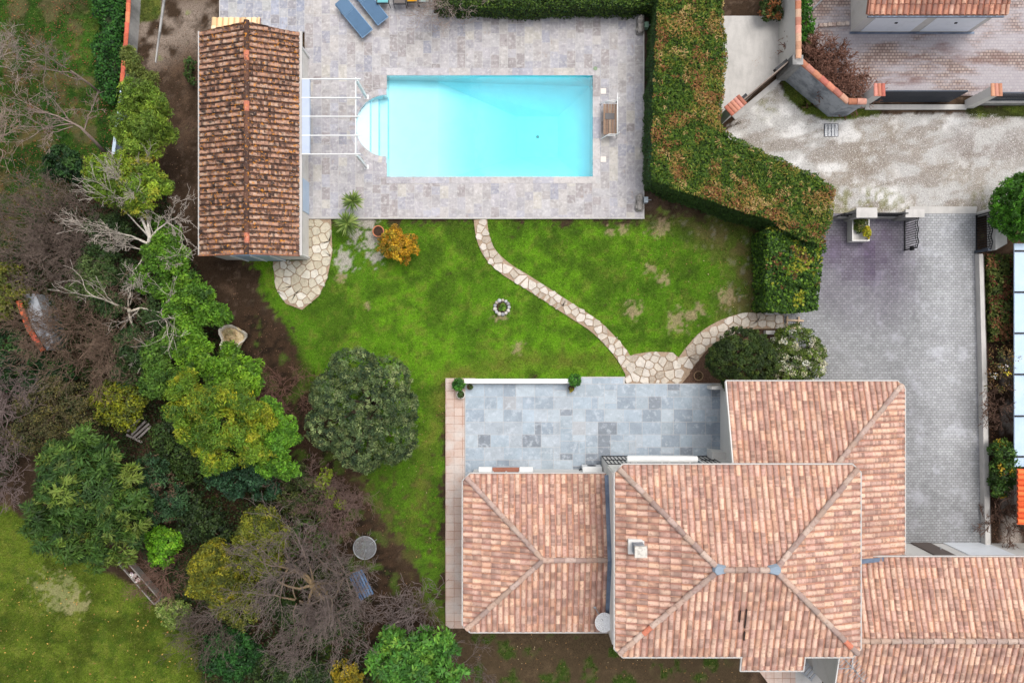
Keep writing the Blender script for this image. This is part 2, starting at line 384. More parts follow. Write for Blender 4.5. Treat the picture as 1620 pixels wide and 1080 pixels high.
def ground_col(px, py):
    x, y = px, py
    n1 = fbm(x, y, 70, 4, 1); n2 = fbm(x, y, 22, 4, 2); n3 = fbm(x, y, 7, 3, 3); n4 = fbm(x, y, 130, 3, 4); n5 = fbm(x, y, 3.2, 2, 5)
    # bare earth and leaf litter
    c = np.zeros(x.shape + (3,)) + C(72, 57, 44)
    c = mixc(c, C(102, 82, 66), sstep(n2, .45, .72)); c = mixc(c, C(60, 46, 34), sstep(n3, .5, .75) * .8)
    c = mixc(c, C(128, 108, 92), sstep(n3, .58, .8) * .5)
    pale = soft_poly(x, y, [(205, 25), (262, 0), (345, 0), (330, 90), (300, 70), (255, 100), (205, 130)], 25)
    c = mixc(c, C(168, 152, 138), pale * sstep(n2, .42, .62) * .75)
    # leaf litter, rusty
    lit = soft_poly(x, y, [(-50, 60), (180, 20), (175, 330), (-50, 360)], 40)
    c = mixc(c, C(112, 70, 50), lit * sstep(n3, .5, .7) * .5)
    # grass of five lawns
    def grass(poly, w, dark, mid, bright, rag=.55, bare=0.0):
        nonlocal c
        m = soft_poly(x, y, poly, w)
        m = sstep(m + (n2 - .5) * rag + (n3 - .5) * rag * .8, .38, .62)
        if bare: m = m * (1 - bare * sstep(n2 * .6 + n1 * .4, .45, .58))
        g = np.zeros(x.shape + (3,)) + dark
        g = mixc(g, mid, sstep(n1 * .6 + n2 * .4, .36, .56)); g = mixc(g, bright, sstep(n4 * .5 + n2 * .5, .46, .66))
        g = mixc(g, C(132, 136, 62), sstep(n3 * .5 + n2 * .5, .52, .68) * .5)
        c = mixc(c, g, m); return m
    mL = grass(LAWN, 32, np.array(C(88, 122, 34)), np.array(C(98, 142, 34)), np.array(C(114, 162, 36)), 1.0)
    grass(LAWN_SW, 20, np.array(C(84, 98, 34)), np.array(C(96, 114, 38)), np.array(C(112, 132, 46)), .5)
    grass(LAWN_NW, 18, np.array(C(48, 78, 32)), np.array(C(62, 98, 36)), np.array(C(78, 118, 42)), .8, .7)
    grass(LAWN_N, 10, np.array(C(74, 84, 42)), np.array(C(92, 102, 50)), np.array(C(104, 116, 56)), .5)
    grass(LAWN_NE, 8, np.array(C(60, 84, 36)), np.array(C(76, 108, 42)), np.array(C(92, 130, 46)), .5)
    wr_ = soft_poly(x, y, [(545, 700), (640, 680), (705, 780), (705, 1010), (640, 960)], 30)
    c = mixc(c, C(84, 70, 48), wr_ * sstep(n2 * .6 + n3 * .4, .42, .6) * .8)
    ne_ = soft_poly(x, y, [(480, 346), (1190, 346), (1190, 362), (480, 362)], 9); c = mixc(c, C(70, 84, 34), ne_ * sstep(n3, .3, .6) * .6)
    mt_ = sstep(fbm(x, y, 14, 4, 18), .52, .7) * (c[..., 1] > c[..., 0] * 1.15); c = mixc(c, C(66, 96, 30), mt_ * .5)
    # tired strips: browner east edge along the hedge, the trodden track beside the olive, brown spots
    e = soft_poly(x, y, [(1010, 345), (1240, 345), (1230, 505), (1140, 500), (1160, 420), (1060, 350)], 28)
    c = mixc(c, C(110, 100, 62), e * (.45 + .5 * sstep(n2, .4, .6)))
    c = mixc(c, C(150, 148, 128), e * sstep(n3, .62, .74) * .6)
    tr = soft_poly(x, y, [(705, 585), (790, 560), (980, 560), (985, 578), (800, 584), (735, 604), (688, 700), (655, 850), (640, 850), (672, 690), (690, 610)], 16)
    c = mixc(c, C(124, 128, 56), tr * (.35 + .5 * sstep(n2, .42, .6)))
    def spot(cx, cy, r, colr, amt=.9):
        nonlocal c
        d = np.hypot(x - cx, y - cy) / r + (n3 - .5) * 2.4 + (n5 - .5) * 1.2
        c = mixc(c, colr, (1 - sstep(d, .55, 1.05)) * amt)
    for s in [(1092, 498, 13), (1072, 505, 15), (1000, 492, 12), (1043, 360, 13), (966, 366, 7), (986, 364, 8), (1110, 490, 10), (1150, 470, 14), (1050, 440, 9), (790, 500, 10), (580, 482, 6), (540, 440, 8), (1000, 505, 7), (1030, 425, 8), (820, 552, 9)]:
        spot(s[0], s[1], s[2] * 1.15, C(168, 146, 116), .72)
    for s in [(545, 412, 17), (585, 380, 18), (560, 372, 14), (592, 408, 15), (575, 350, 20)]:
        spot(s[0], s[1], s[2], C(186, 180, 168), .95)
    spot(100, 940, 30, C(150, 148, 100), .7); spot(70, 925, 22, C(150, 148, 100), .7); spot(120, 955, 18, C(160, 152, 108), .7)
    # foot of the olive tree and edge of the wild border: brown again
    b = soft_poly(x, y, [(395, 470), (470, 540), (540, 720), (630, 890), (672, 1000), (672, 1200), (330, 1200), (300, 900), (330, 560)], 22)
    c = mixc(c, mixc(np.zeros(x.shape + (3,)) + C(74, 57, 43), C(48, 39, 30), sstep(n3, .45, .7)), b * sstep(n2 * .7 + b * .5, .35, .6))
    c = mixc(c, C(84, 112, 40), b * sstep(n2, .6, .72) * .7)
    # strip south of the house
    s_ = soft_poly(x, y, [(690, 1000), (1180, 1000), (1180, 1300), (690, 1300)], 12)
    c = mixc(c, mixc(np.zeros(x.shape + (3,)) + C(84, 70, 52), C(74, 100, 40), sstep(n2, .53, .68) * .9), s_)
    c = mixc(c, C(110, 92, 70), s_ * sstep(n3, .56, .76) * .5)
    # bed at the terrace corner, strip beside the pool deck
    c = mixc(c, C(118, 92, 76), soft_poly(x, y, [(1085, 560), (1220, 520), (1215, 610), (1075, 612)], 6))
    c = mixc(c, C(104, 86, 74), soft_poly(x, y, [(1016, 20), (1034, 20), (1034, 330), (1016, 330)], 5) * .9)
    c = mixc(c, C(80, 62, 50), soft_poly(x, y, [(1545, 395), (1625, 395), (1625, 870), (1560, 870)], 6))
    c = mixc(c, C(190, 178, 168), soft_poly(x, y, [(1586, 560), (1612, 560), (1616, 870), (1586, 870)], 7) * sstep(n2, .3, .5))
    # gravel lane
    g = np.zeros(x.shape + (3,)) + C(182, 179, 175)
    g = mixc(g, C(152, 142, 130), sstep(n1 * .5 + n2 * .5, .46, .64)); g = mixc(g, C(230, 228, 225), sstep(n4 * .4 + n2 * .6, .52, .68) * .8)
    g = mixc(g, C(136, 124, 112), sstep(fbm(x * .5 + y * .3, y * 1.3, 26, 4, 15), .52, .68) * .7)
    g = mixc(g, C(122, 110, 102), soft_poly(x, y, [(1505, 205), (1620, 200), (1640, 255), (1540, 262), (1495, 240)], 22) * sstep(n2, .35, .6) * .8)
    moss = soft_poly(x, y, [(1320, 295), (1420, 300), (1440, 330), (1320, 342)], 10) + soft_poly(x, y, [(1190, 140), (1215, 135), (1230, 180), (1205, 190)], 10) * .8 + soft_poly(x, y, [(1540, 305), (1580, 300), (1580, 345), (1540, 345)], 8)
    g = mixc(g, C(122, 120, 74), np.clip(moss, 0, 1) * sstep(n3, .42, .62) * .8)
    ml = soft_poly(x, y, LANE, 8); ml = sstep(ml + (n3 - .5) * .5, .4, .6)
    c = mixc(c, g, ml)
    for vp in (VERGE1, VERGE2): grass(vp, 7, np.array(C(70, 74, 40)), np.array(C(84, 96, 42)), np.array(C(98, 116, 46)), .8)
    out = np.maximum(np.abs(x - 810) - 850, np.abs(y - 540) - 580); c = mixc(c, C(96, 104, 60), sstep(out, 0, 60))     # beyond the plots: rough pasture
    return np.clip(c, .004, .9)

def grid_sheet(name, xs, ys, z, keep, colf, m):
    X, Y = np.meshgrid(xs, ys); nx, ny = len(xs), len(ys)
    px, py = 810 + S * X, 540 - S * Y
    V = np.stack([X, Y, np.zeros_like(X) + z(px, py)], -1).reshape(-1, 3)
    i = np.arange(nx - 1)[None] + nx * np.arange(ny - 1)[:, None]
    F = np.stack([i, i + 1, i + 1 + nx, i + nx], -1).reshape(-1, 4)
    cx = (px[:-1, :-1] + px[1:, 1:]) / 2; cy = (py[:-1, :-1] + py[1:, 1:]) / 2
    k = keep(cx, cy).ravel(); F = F[k]
    cv = colf(px, py).reshape(-1, 3)
    me = bpy.data.meshes.new(name)
    me.vertices.add(len(V)); me.vertices.foreach_set('co', V.astype(np.float32).ravel())
    me.loops.add(F.size); me.loops.foreach_set('vertex_index', F.astype(np.int32).ravel())
    me.polygons.add(len(F)); me.polygons.foreach_set('loop_start', np.arange(0, F.size, 4, dtype=np.int32)); me.update(calc_edges=True)
    a = me.attributes.new('col', 'FLOAT_COLOR', 'POINT'); cc = np.ones((len(V), 4), np.float32); cc[:, :3] = cv; a.data.foreach_set('color', cc.ravel())
    me.polygons.foreach_set('use_smooth', np.ones(len(F), bool))
    return structure(link_mesh(name, me, m))
st = .1
far = [-3000, -1200, -500, -200, -90, -50, -32]
xs = np.array(far + list(np.arange(-25, 25.01, st)) + [-v for v in far[::-1]])
ys = np.array(far + list(np.arange(-17.5, 17.51, st)) + [-v for v in far[::-1]])
def keepg(cx, cy): return ~((cx > 560) & (cx < 945) & (cy > 115) & (cy < 285))
bump = lambda px, py: (fbm(px, py, 30, 3, 8) - .5) * .05 * (np.abs(px - 810) < 900) * (np.abs(py - 540) < 620) - .03
grid_sheet('ground', xs, ys, bump, keepg, ground_col, M['ground'])
def lane_keep(cx, cy): return soft_poly(cx, cy, LANE, 8) > .5
lx = np.arange(8.5, 30.01, st); ly = np.arange(5.2, 11.8, st)
grid_sheet('gravel_lane', lx, ly, lambda px, py: bump(px, py) + .012, lane_keep, ground_col, M['gravel'])

def sheet(name, pts_px, z, m, colf=None, res=.25, edge=.0):
    """a flat sheet cut into small cells so that worn areas can vary over it"""
    poly = [G(*p) for p in pts_px]
    x0 = min(p[0] for p in poly); x1 = max(p[0] for p in poly); y0 = min(p[1] for p in poly); y1 = max(p[1] for p in poly)
    mb = MB(); ex = edges_out(poly)
    nx = int((x1 - x0) / res) + 1; ny = int((y1 - y0) / res) + 1
    for i in range(nx):
        for j in range(ny):
            q = [(x0 + i * res, y0 + j * res), (x0 + (i + 1) * res, y0 + j * res), (x0 + (i + 1) * res, y0 + (j + 1) * res), (x0 + i * res, y0 + (j + 1) * res)]
            for a, b, cc in ex:
                q = clip_half(q, a, b, cc)
                if len(q) < 3: break
            if len(q) >= 3: mb.poly([(x, y, z) for x, y in q], (1, 1, 1))
    if colf is not None:
        for k, f in enumerate(mb.f):
            cx = sum(mb.v[i][0] for i in f) / len(f); cy = sum(mb.v[i][1] for i in f) / len(f)
            mb.c[k] = colf(cx * S + 810, 540 - cy * S)
    pe = poly if area2(poly) > 0 else poly[::-1]
    for i in range(len(pe)):
        a, b = pe[i], pe[(i + 1) % len(pe)]
        mb.poly([(a[0], a[1], z - .12), (b[0], b[1], z - .12), (b[0], b[1], z), (a[0], a[1], z)], (1, 1, 1))
    return structure(mb.build(name, m))

# driveway with its old purple wash and the paler wheel track
def drive_col(px, py):
    d = math.hypot((px - 1372) / 82, (py - 395) / 100)
    t = min(.85, max(0, 1.25 - d * .85))
    n = float(fbm(np.array([px]), np.array([py]), 40, 3, 12)[0]); t = min(1, max(0, t * (1.0 + (n - .5) * 1.4)))
    if px > 1440: t *= max(0, 1 - (px - 1440) / 25)
    w = math.exp(-((px - 1495) / 38) ** 2) * (1 if py < 700 else max(0, 1 - (py - 700) / 120)); n2 = float(fbm(np.array([px]), np.array([py]), 60, 3, 13)[0])
    v = 1.0 + .5 * w * (n2 + .3) - (.16 if py > 640 and px < 1480 else 0) * n2
    return (v * (1 - .64 * t), v * (1 - .73 * t), v * (1.02 - .60 * t))
sheet('paved_driveway', [(1240, 338), (1543, 338), (1560, 858), (1240, 858)], .045, M['paver'], drive_col)
sheet('paved_courtyard', [(1262, -60), (1760, -60), (1760, 152), (1392, 152), (1345, 152), (1300, 95), (1285, 60), (1282, 45)], .05, M['pink_paver'])
sheet('concrete_strip', [(1100, 26), (1236, 26), (1236, 108), (1140, 197), (1100, 197)], .04, M['concrete'])
sheet('concrete_threshold', [(1438, 327), (1545, 327), (1543, 338), (1438, 338)], .05, M['concrete'])
sheet('concrete_yard', [(1258, 1000), (1300, 1000), (1300, 1200), (1258, 1200)], .03, M['concrete'])
sheet('tiled_back_path', [(1170, 1015), (1258, 1015), (1258, 1120), (1215, 1080), (1185, 1040)], .035, M['terra_floor'])
sheet('terracotta_walk', [(705, 598), (752, 598), (752, 985), (737, 992), (712, 992), (705, 987)], .09, M['terra_floor'])

# ---------------------------------------------------------------- pool deck, laid slab by slab
POOLR = [G(612, 281), G(938, 281), G(938, 120), G(612, 120)]
cxp, cyp = G(612, 200); RR = 49 / S
ARC = [(cxp + RR * math.cos(a), cyp + RR * math.sin(a)) for a in np.linspace(math.pi / 2, 3 * math.pi / 2, 25)] + [(cxp + .02, cyp - RR), (cxp + .02, cyp + RR)]
RC = 59 / S
ARC2 = [(cxp + RC * math.cos(a), cyp + RC * math.sin(a)) for a in np.linspace(math.pi / 2, 3 * math.pi / 2, 25)]
COPR = [G(612, 291), G(949, 291), G(949, 109), G(612, 109)]
DZ = .10
def trav():
    r = random.random()
    b = random.choice([(190, 185, 184), (186, 182, 184), (196, 192, 191), (182, 178, 181), (198, 192, 187), (187, 185, 191), (184, 178, 175), (191, 186, 188)])
    if r < .10: b = (172, 164, 162)
    elif r < .15: b = (204, 198, 188)
    elif r < .20: b = (172, 171, 179)
    v = random.uniform(.88, .93); return C(b[0] * v, b[1] * v, b[2] * v * 1.01)
deck_regions = [[(483, 345), (1017, 345), (1017, 25), (686, 25), (686, -60), (483, -60)], [(348, 52), (483, 52), (483, -60), (348, -60)]]
gm = MB(); sm = MB()
def cut_holes(poly, holes):
    ps = [poly]
    for h in holes:
        nx = []
        for q in ps: nx += subtract(q, h)
        ps = nx
    return ps
for ri, reg in enumerate(deck_regions):
    rects = [[(483, 345), (1017, 345), (1017, 25), (483, 25)], [(483, 25), (686, 25), (686, -60), (483, -60)]] if ri == 0 else [reg]
    for rc in rects:
        for q in cut_holes([G(*p) for p in rc], [POOLR, ARC]): gm.poly([(x, y, DZ - .006) for x, y in q])
        x0, x1 = min(p[0] for p in rc), max(p[0] for p in rc); y0, y1 = min(p[1] for p in rc), max(p[1] for p in rc)
        # columns start from x=483 so the two rectangles share their joints
        wx = 13.35; x = 483 - (math.ceil((483 - x0) / wx)) * wx if x0 < 483 else x0
        ci = 0
        while x < x1 - .1:
            ci += 1; rnd = random.Random(int(x * 10)); y = -60 - rnd.random() * 20
            while y < y1:
                h = rnd.choice([13.3, 13.3, 20, 20, 26.7, 26.7]); g = .32
                a, b = max(x + g, x0 + g), min(x + wx - g, x1 - g); c_, d_ = max(y + g, y0 + g), min(y + h - g, y1 - g)
                y += h
                if b - a < 1 or d_ - c_ < 1: continue
                colr = trav()
                if ri == 1: colr = tuple(v * f for v, f in zip(colr, (.86, .92, 1.0)))
                for q in cut_holes([G(a, d_), G(b, d_), G(b, c_), G(a, c_)], [COPR, ARC2]):
                    sm.poly([(px_, py_, DZ) for px_, py_ in q], colr)
            x += wx
for (a, b) in [((483, 345), (1017, 345)), ((1017, 345), (1017, 25)), ((1017, 25), (686, 25)), ((686, 25), (686, -60)), ((348, -60), (348, 52)), ((348, 52), (483, 52)), ((483, 52), (483, 345))]:
    A, B = G(*a), G(*b); gm.poly([(*A, -.1), (*B, -.1), (*B, DZ - .006), (*A, DZ - .006)])
structure(gm.build('pool_deck_bed', M['grout'])); structure(sm.build('pool_deck', M['slab']))
em = MB()
for (a, b) in [((483, 345.6), (1019, 345.6)), ((1017.6, 345), (1017.6, 24)), ((1018, 24.2), (686, 24.2))]:
    em.bar((*G(*a), DZ - .045), (*G(*b), DZ - .045), .06, .09, C(205, 200, 196))
structure(em.build('deck_edging', M['concrete']))

# ---------------------------------------------------------------- pool
pool = thing('swimming_pool', 'turquoise rectangular swimming pool with rounded white steps at its west end', 'pool', (*G(775, 200), 0))
mb = MB()
top = [(612, 120), (938, 120), (938, 281), (612, 281)]
q = lambda a, d: (*G(*((810 + (a[0] - 810) * (1 + max(0, d - .8) / HCAM), 540 + (a[1] - 540) * (1 + max(0, d - .8) / HCAM)) if d > 1.6 else a)), DZ - d - .002)
W0 = .0
fl = {'a': ((612, 120), .72), 'b': ((938, 120), 1.45), 'c': ((938, 281), 1.45), 'd': ((612, 281), .72)}
hp = {'a': ((817, 177), 2.35), 'b': ((884, 177), 2.35), 'c': ((884, 243), 2.35), 'd': ((817, 243), 2.35)}
mid = {'a': ((690, 120), .85), 'd': ((690, 281), .85)}
cm = C(236, 247, 250)
def quad(*pts): mb.poly([q(*p) for p in pts], cm)
quad(fl['a'], fl['d'], mid['d'], mid['a'])
quad(mid['a'], mid['d'], hp['d'], hp['a']); quad(hp['a'], hp['d'], hp['c'], hp['b'])
quad(mid['a'], hp['a'], hp['b'], fl['b']); quad(fl['b'], hp['b'], hp['c'], fl['c']); quad(fl['c'], hp['c'], hp['d'], mid['d'])
for a, b in ((fl['a'], mid['a']), (mid['a'], fl['b']), (fl['b'], fl['c']), (fl['c'], mid['d']), (mid['d'], fl['d'])):
    mb.poly([q(a[0], 0), q(b[0], 0), q(*b), q(*a)], cm)
mb.poly([q((612, 120), 0), q((612, 151), 0), q((612, 151), 1.05), q((612, 120), .72)], cm); mb.poly([q((612, 249), 0), q((612, 281), 0), q((612, 281), .72), q((612, 249), 1.05)], cm)
mb.build('basin', M['basin'], pool)
# three steps inside the rounded end, each tread a sector of the arc cut by a chord
mb = MB(); xe = [(561, 586, .22), (586, 598.5, .40), (598.5, 612.2, .58)]
for xa, xb, d in xe:
    pts = [p for p in ARC]
    pts = clip_half(pts, -1, 0, -G(xa, 0)[0]); pts = clip_half(pts, 1, 0, G(xb, 0)[0])
    mb.poly([(x, y, DZ - d) for x, y in pts], cm)
    X = G(xb, 0)[0]; yy = [p[1] for p in pts if abs(p[0] - X) < .01]
    if len(yy) >= 2: mb.poly([(X, max(yy), DZ - d), (X, min(yy), DZ - d), (X, min(yy), DZ - d - .34), (X, max(yy), DZ - d - .34)], cm)
for i in range(24):
    a, b = ARC[i], ARC[i + 1]; mb.poly([(*a, DZ - .002), (*b, DZ - .002), (*b, DZ - .75), (*a, DZ - .75)], cm)
mb.build('steps', M['basin'], pool)
for xa, xb, d in xe:      # pale blue line on each step edge, painted for its shading
    X = G(xb, 0)[0]; h_ = math.sqrt(max(.01, RR * RR - (X - cxp) ** 2)) - .02; mb = MB(); mb.box(X - .05, X + .004, cyp - h_, cyp + h_, DZ - d + .001, DZ - d + .008, C(150, 200, 222)); mb.build('step_edge_shade', M['plain'], pool)
mb = MB()
def cop(p4):
    c_ = trav(); mb.prism(inset_poly(p4 if area2(p4) > 0 else p4[::-1], .006), DZ - .03, DZ + .006, tuple(min(.75, v * 1.12) for v in c_))
for y0, y1 in ((109, 121), (280, 291)):
    x = 600 if False else 612
    while x < 937: cop([G(x, y1), G(min(x + 33, 949), y1), G(min(x + 33, 949), y0), G(x, y0)]); x += 33
y = 121
while y < 279: cop([G(937, min(y + 33, 280)), G(949, min(y + 33, 280)), G(949, y), G(937, y)]); y += 33
for y0, y1 in ((109, 142), (258, 291)): pass
na = 26
for i in range(na):
    a0 = math.pi / 2 + math.pi * i / na; a1 = math.pi / 2 + math.pi * (i + 1) / na
    f = lambda r, a: (cxp + r * math.cos(a), cyp + r * math.sin(a))
    cop([f(RR - .02, a0), f(RC, a0), f(RC, a1), f(RR - .02, a1)])
for y0, y1 in ((120, 142), (259, 281)): cop([G(602, y1), G(613, y1), G(613, y0), G(602, y0)])
mb.build('coping', M['slab'], pool)
mb = MB(); mb.lathe([(.08, 0), (.08, .02), (.05, .03)], (*G(853.5, 194), DZ - 2.36 + .01), 16, C(90, 140, 140)); mb.build('drain', M['plain'], pool)
for px_, py_, r, c_ in ((941.5, 110, .09, C(130, 150, 120)),):
    mb = MB(); mb.lathe([(r, 0), (r, .01), (r * .75, .016), (r * .7, .01)], (*G(px_, py_), DZ + .008), 18, c_); mb.build('skimmer_lid', M['plain'], pool)
for px_, py_ in ((954, 145.5), (954, 253)):
    mb = MB(); s_ = .12; x, y = G(px_, py_); mb.box(x - s_, x + s_, y - s_, y + s_, DZ + .001, DZ + .008, C(222, 214, 204)); mb.build('skimmer_lid', M['plain'], pool)

wm = bpy.data.materials.new('pool_water'); wm.use_nodes = True
N, L = wm.node_tree.nodes, wm.node_tree.links; N.clear()
out = N.new('ShaderNodeOutputMaterial'); tr = N.new('ShaderNodeBsdfTransparent'); gl = N.new('ShaderNodeBsdfGlossy'); gl.inputs['Roughness'].default_value = .04
fr = N.new('ShaderNodeFresnel'); fr.inputs[0].default_value = 1.33; ms = N.new('ShaderNodeMixShader')
no = N.new('ShaderNodeTexNoise'); no.inputs['Scale'].default_value = 2.2; no.inputs['Detail'].default_value = 3; bp = N.new('ShaderNodeBump'); bp.inputs['Strength'].default_value = .12; bp.inputs['Distance'].default_value = .03
tcw = N.new('ShaderNodeTexCoord'); L.new(tcw.outputs['Object'], no.inputs['Vector'])
L.new(no.outputs['Fac'], bp.inputs['Height']); L.new(bp.outputs[0], gl.inputs['Normal']); L.new(bp.outputs[0], fr.inputs['Normal'])
L.new(fr.outputs[0], ms.inputs[0]); L.new(tr.outputs[0], ms.inputs[1]); L.new(gl.outputs[0], ms.inputs[2]); L.new(ms.outputs[0], out.inputs[0])
va = N.new('ShaderNodeVolumeAbsorption'); va.inputs['Color'].default_value = (.02, .95, .993, 1); va.inputs['Density'].default_value = .45; L.new(va.outputs[0], out.inputs['Volume'])
outl = [G(612.1, 151.2)] + ARC[1:24] + [G(612.1, 248.8), G(612.1, 280.9), G(937.9, 280.9), G(937.9, 120.1), G(612.1, 120.1)]
mb = MB(); mb.prism(outl, -2.7, DZ - .11); structure(mb.build('pool_water', wm))

# ---------------------------------------------------------------- terrace of mixed slate slabs
TZ = .13
def fill_modules(x0, y0, nx, ny, mod, sizes, colf, z, mb, gap=.008, keep=None, seed=3):
    rnd = random.Random(seed); occ = [[False] * ny for _ in range(nx)]
    for j in range(ny):
        for i in range(nx):
            if occ[i][j]: continue
            sz = list(sizes); rnd.shuffle(sz); sz.append((1, 1))
            for w, h in sz:
                if i + w <= nx and j + h <= ny and all(not occ[i + a][j + b] for a in range(w) for b in range(h)): break
            for a in range(w):
                for b in range(h): occ[i + a][j + b] = True
            xa, ya = x0 + i * mod + gap, y0 - j * mod - gap; xb, yb = x0 + (i + w) * mod - gap, y0 - (j + h) * mod + gap
            if keep and not keep((xa + xb) / 2, (ya + yb) / 2): continue
            mb.poly([(xa, yb, z), (xb, yb, z), (xb, ya, z), (xa, ya, z)], colf(rnd))
def slate(rnd):
    b = rnd.choice([(176, 185, 193), (186, 195, 203), (170, 179, 188), (196, 203, 208), (180, 188, 194), (188, 193, 198), (164, 173, 182), (182, 192, 200)])
    if rnd.random() < .10: b = (146, 151, 158)
    if rnd.random() < .04: b = (184, 183, 184)
    v = rnd.uniform(.87, .94); return C(b[0] * v * .975, b[1] * v, b[2] * v * 1.02)
mb = MB(); x0, y0 = G(736.5, 607); mod = 9.95 / S
fill_modules(x0, y0, 41, 15, mod, [(3, 2)] * 5 + [(2, 2)] * 4 + [(2, 1)] * 2 + [(1, 2)], slate, TZ, mb)
x1, y1 = G(916, 597); fill_modules(x1, y1, 7, 1, mod, [(2, 1), (3, 1)], slate, TZ, mb, seed=5)
structure(mb.build('terrace', M['slate']))
mb = MB(); a = G(735.5, 757); b = G(1146, 606); mb.box(a[0], b[0], a[1], b[1], -.1, TZ - .005); a = G(915, 605.9); b = G(988, 595.5); mb.box(a[0], b[0], a[1], b[1], -.1, TZ - .005)
structure(mb.build('terrace_bed', M['grout']))

# ---------------------------------------------------------------- crazy paving: real stones cut as Voronoi cells
def voronoi_stones(outline_px, spacing, seed, colf, z, mb, gap=.008, hgt=.04, rag=0.25):
    rnd = random.Random(seed)
    xs_ = [p[0] for p in outline_px]; ys_ = [p[1] for p in outline_px]; pts = []
    for _ in range(6000):
        p = (rnd.uniform(min(xs_) - 14, max(xs_) + 14), rnd.uniform(min(ys_) - 14, max(ys_) + 14))
        s = spacing * rnd.uniform(.7, 1.15)
        if all((p[0] - o[0]) ** 2 + (p[1] - o[1]) ** 2 > s * s for o in pts): pts.append(p)
    for p in pts:
        if not pip(p[0], p[1], outline_px): continue
        cell = [(p[0] - 20, p[1] - 20), (p[0] + 20, p[1] - 20), (p[0] + 20, p[1] + 20), (p[0] - 20, p[1] + 20)]
        for o in pts:
            if o is p: continue
            dx, dy = o[0] - p[0], o[1] - p[1]
            if dx * dx + dy * dy > 2600: continue
            cell = clip_half(cell, dx, dy, (dx * (o[0] + p[0]) + dy * (o[1] + p[1])) / 2)
            if len(cell) < 3: break
        if len(cell) < 3: continue
        # keep stones from running outside: pull far corners in
        c2 = []
        for v in cell:
            if not pip(v[0], v[1], outline_px):
                t = 1.0
                while t > .25 and not pip(p[0] + (v[0] - p[0]) * t, p[1] + (v[1] - p[1]) * t, outline_px): t -= .08
                t = min(1, t + rag * rnd.random()); v = (p[0] + (v[0] - p[0]) * t, p[1] + (v[1] - p[1]) * t)
            c2.append(v)
        w = [G(*v) for v in c2]
        if area2(w) < 0: w = w[::-1]
        # round the corners a little
        r = []
        for i in range(len(w)):
            a, b, c_ = Vector(w[i - 1]), Vector(w[i]), Vector(w[(i + 1) % len(w)])
            r += [tuple(b + (a - b) * .13), tuple(b + (c_ - b) * .13)]
        r = inset_poly(r, gap)
        if area2(r) < .004: continue
        h = z + hgt + rnd.uniform(-.012, .012)
        mb.prism(r, z - .03, h, colf(rnd), inset=.012)
def limestone(rnd):
    b = rnd.choice([(198, 187, 172), (182, 170, 154), (208, 199, 187), (190, 180, 167), (170, 156, 140), (202, 193, 182)]); return C(*b)
def palestone(rnd):
    b = rnd.choice([(206, 200, 184), (192, 184, 164), (214, 208, 194), (184, 174, 152), (200, 190, 168)]); return C(*b)
def ribbon(line, w):
    L_, R_ = [], []
    for i, p in enumerate(line):
        a = line[max(0, i - 1)]; b = line[min(len(line) - 1, i + 1)]; dx, dy = b[0] - a[0], b[1] - a[1]; n = math.hypot(dx, dy)
        wi = w[i] if hasattr(w, '__len__') else w
        L_.append((p[0] - dy / n * wi, p[1] + dx / n * wi)); R_.append((p[0] + dy / n * wi, p[1] - dx / n * wi))
    return L_ + R_[::-1]
def smooth_line(pts, n=6):
    out = []
    for i in range(len(pts) - 1):
        p0, p1, p2, p3 = pts[max(0, i - 1)], pts[i], pts[i + 1], pts[min(len(pts) - 1, i + 2)]
        for k in range(n):
            t = k / n; f = lambda a, b, c, d: .5 * (2 * b + (c - a) * t + (2 * a - 5 * b + 4 * c - d) * t * t + (3 * b - a - 3 * c + d) * t ** 3)
            out.append((f(p0[0], p1[0], p2[0], p3[0]), f(p0[1], p1[1], p2[1], p3[1])))
    return out + [pts[-1]]
def bedding(mb, poly, z):      # mortar bed under the stones, triangulated
    from mathutils.geometry import tessellate_polygon
    w = [G(*p) for p in poly]
    for t in tessellate_polygon([[Vector((x, y, 0)) for x, y in w]]):
        tri = [w[i] for i in t]
        if area2(tri) < 0: tri = tri[::-1]
        mb.poly([(x, y, z) for x, y in tri], C(164, 142, 120))
mb = MB(); bed = MB()
garden = ribbon(smooth_line([(760, 347), (764, 375), (776, 402), (800, 425), (832, 445), (868, 468), (905, 492), (940, 515), (966, 540), (985, 563), (1000, 590)]), 10.5)
fork = [(988, 566), (1004, 560), (1030, 556), (1062, 557), (1075, 566), (1092, 590), (1078, 607), (1040, 608), (990, 607)]
east = ribbon(smooth_line([(1080, 580), (1098, 556), (1118, 535), (1148, 518), (1185, 508), (1244, 507)]), [14] * 25 + [13] * 6)
for k, (o, sp) in enumerate(((garden, 11.5), (fork, 13.5), (east, 13.5))):
    voronoi_stones(o, sp, 40 + k, limestone, .02, mb); bedding(bed, o, .022 + .002 * k)
structure(mb.build('stone_path', M['stone'])); structure(bed.build('path_bed', M['bark']))
mb = MB(); bed = MB()
patch = [(482, 347), (524, 347), (526, 400), (518, 440), (505, 468), (478, 490), (452, 480), (436, 455), (432, 414), (482, 412)]
voronoi_stones(patch, 13, 60, palestone, .02, mb); bedding(bed, patch, .024)
structure(mb.build('stone_patio', M['stone'])); structure(bed.build('patio_bed', M['bark']))
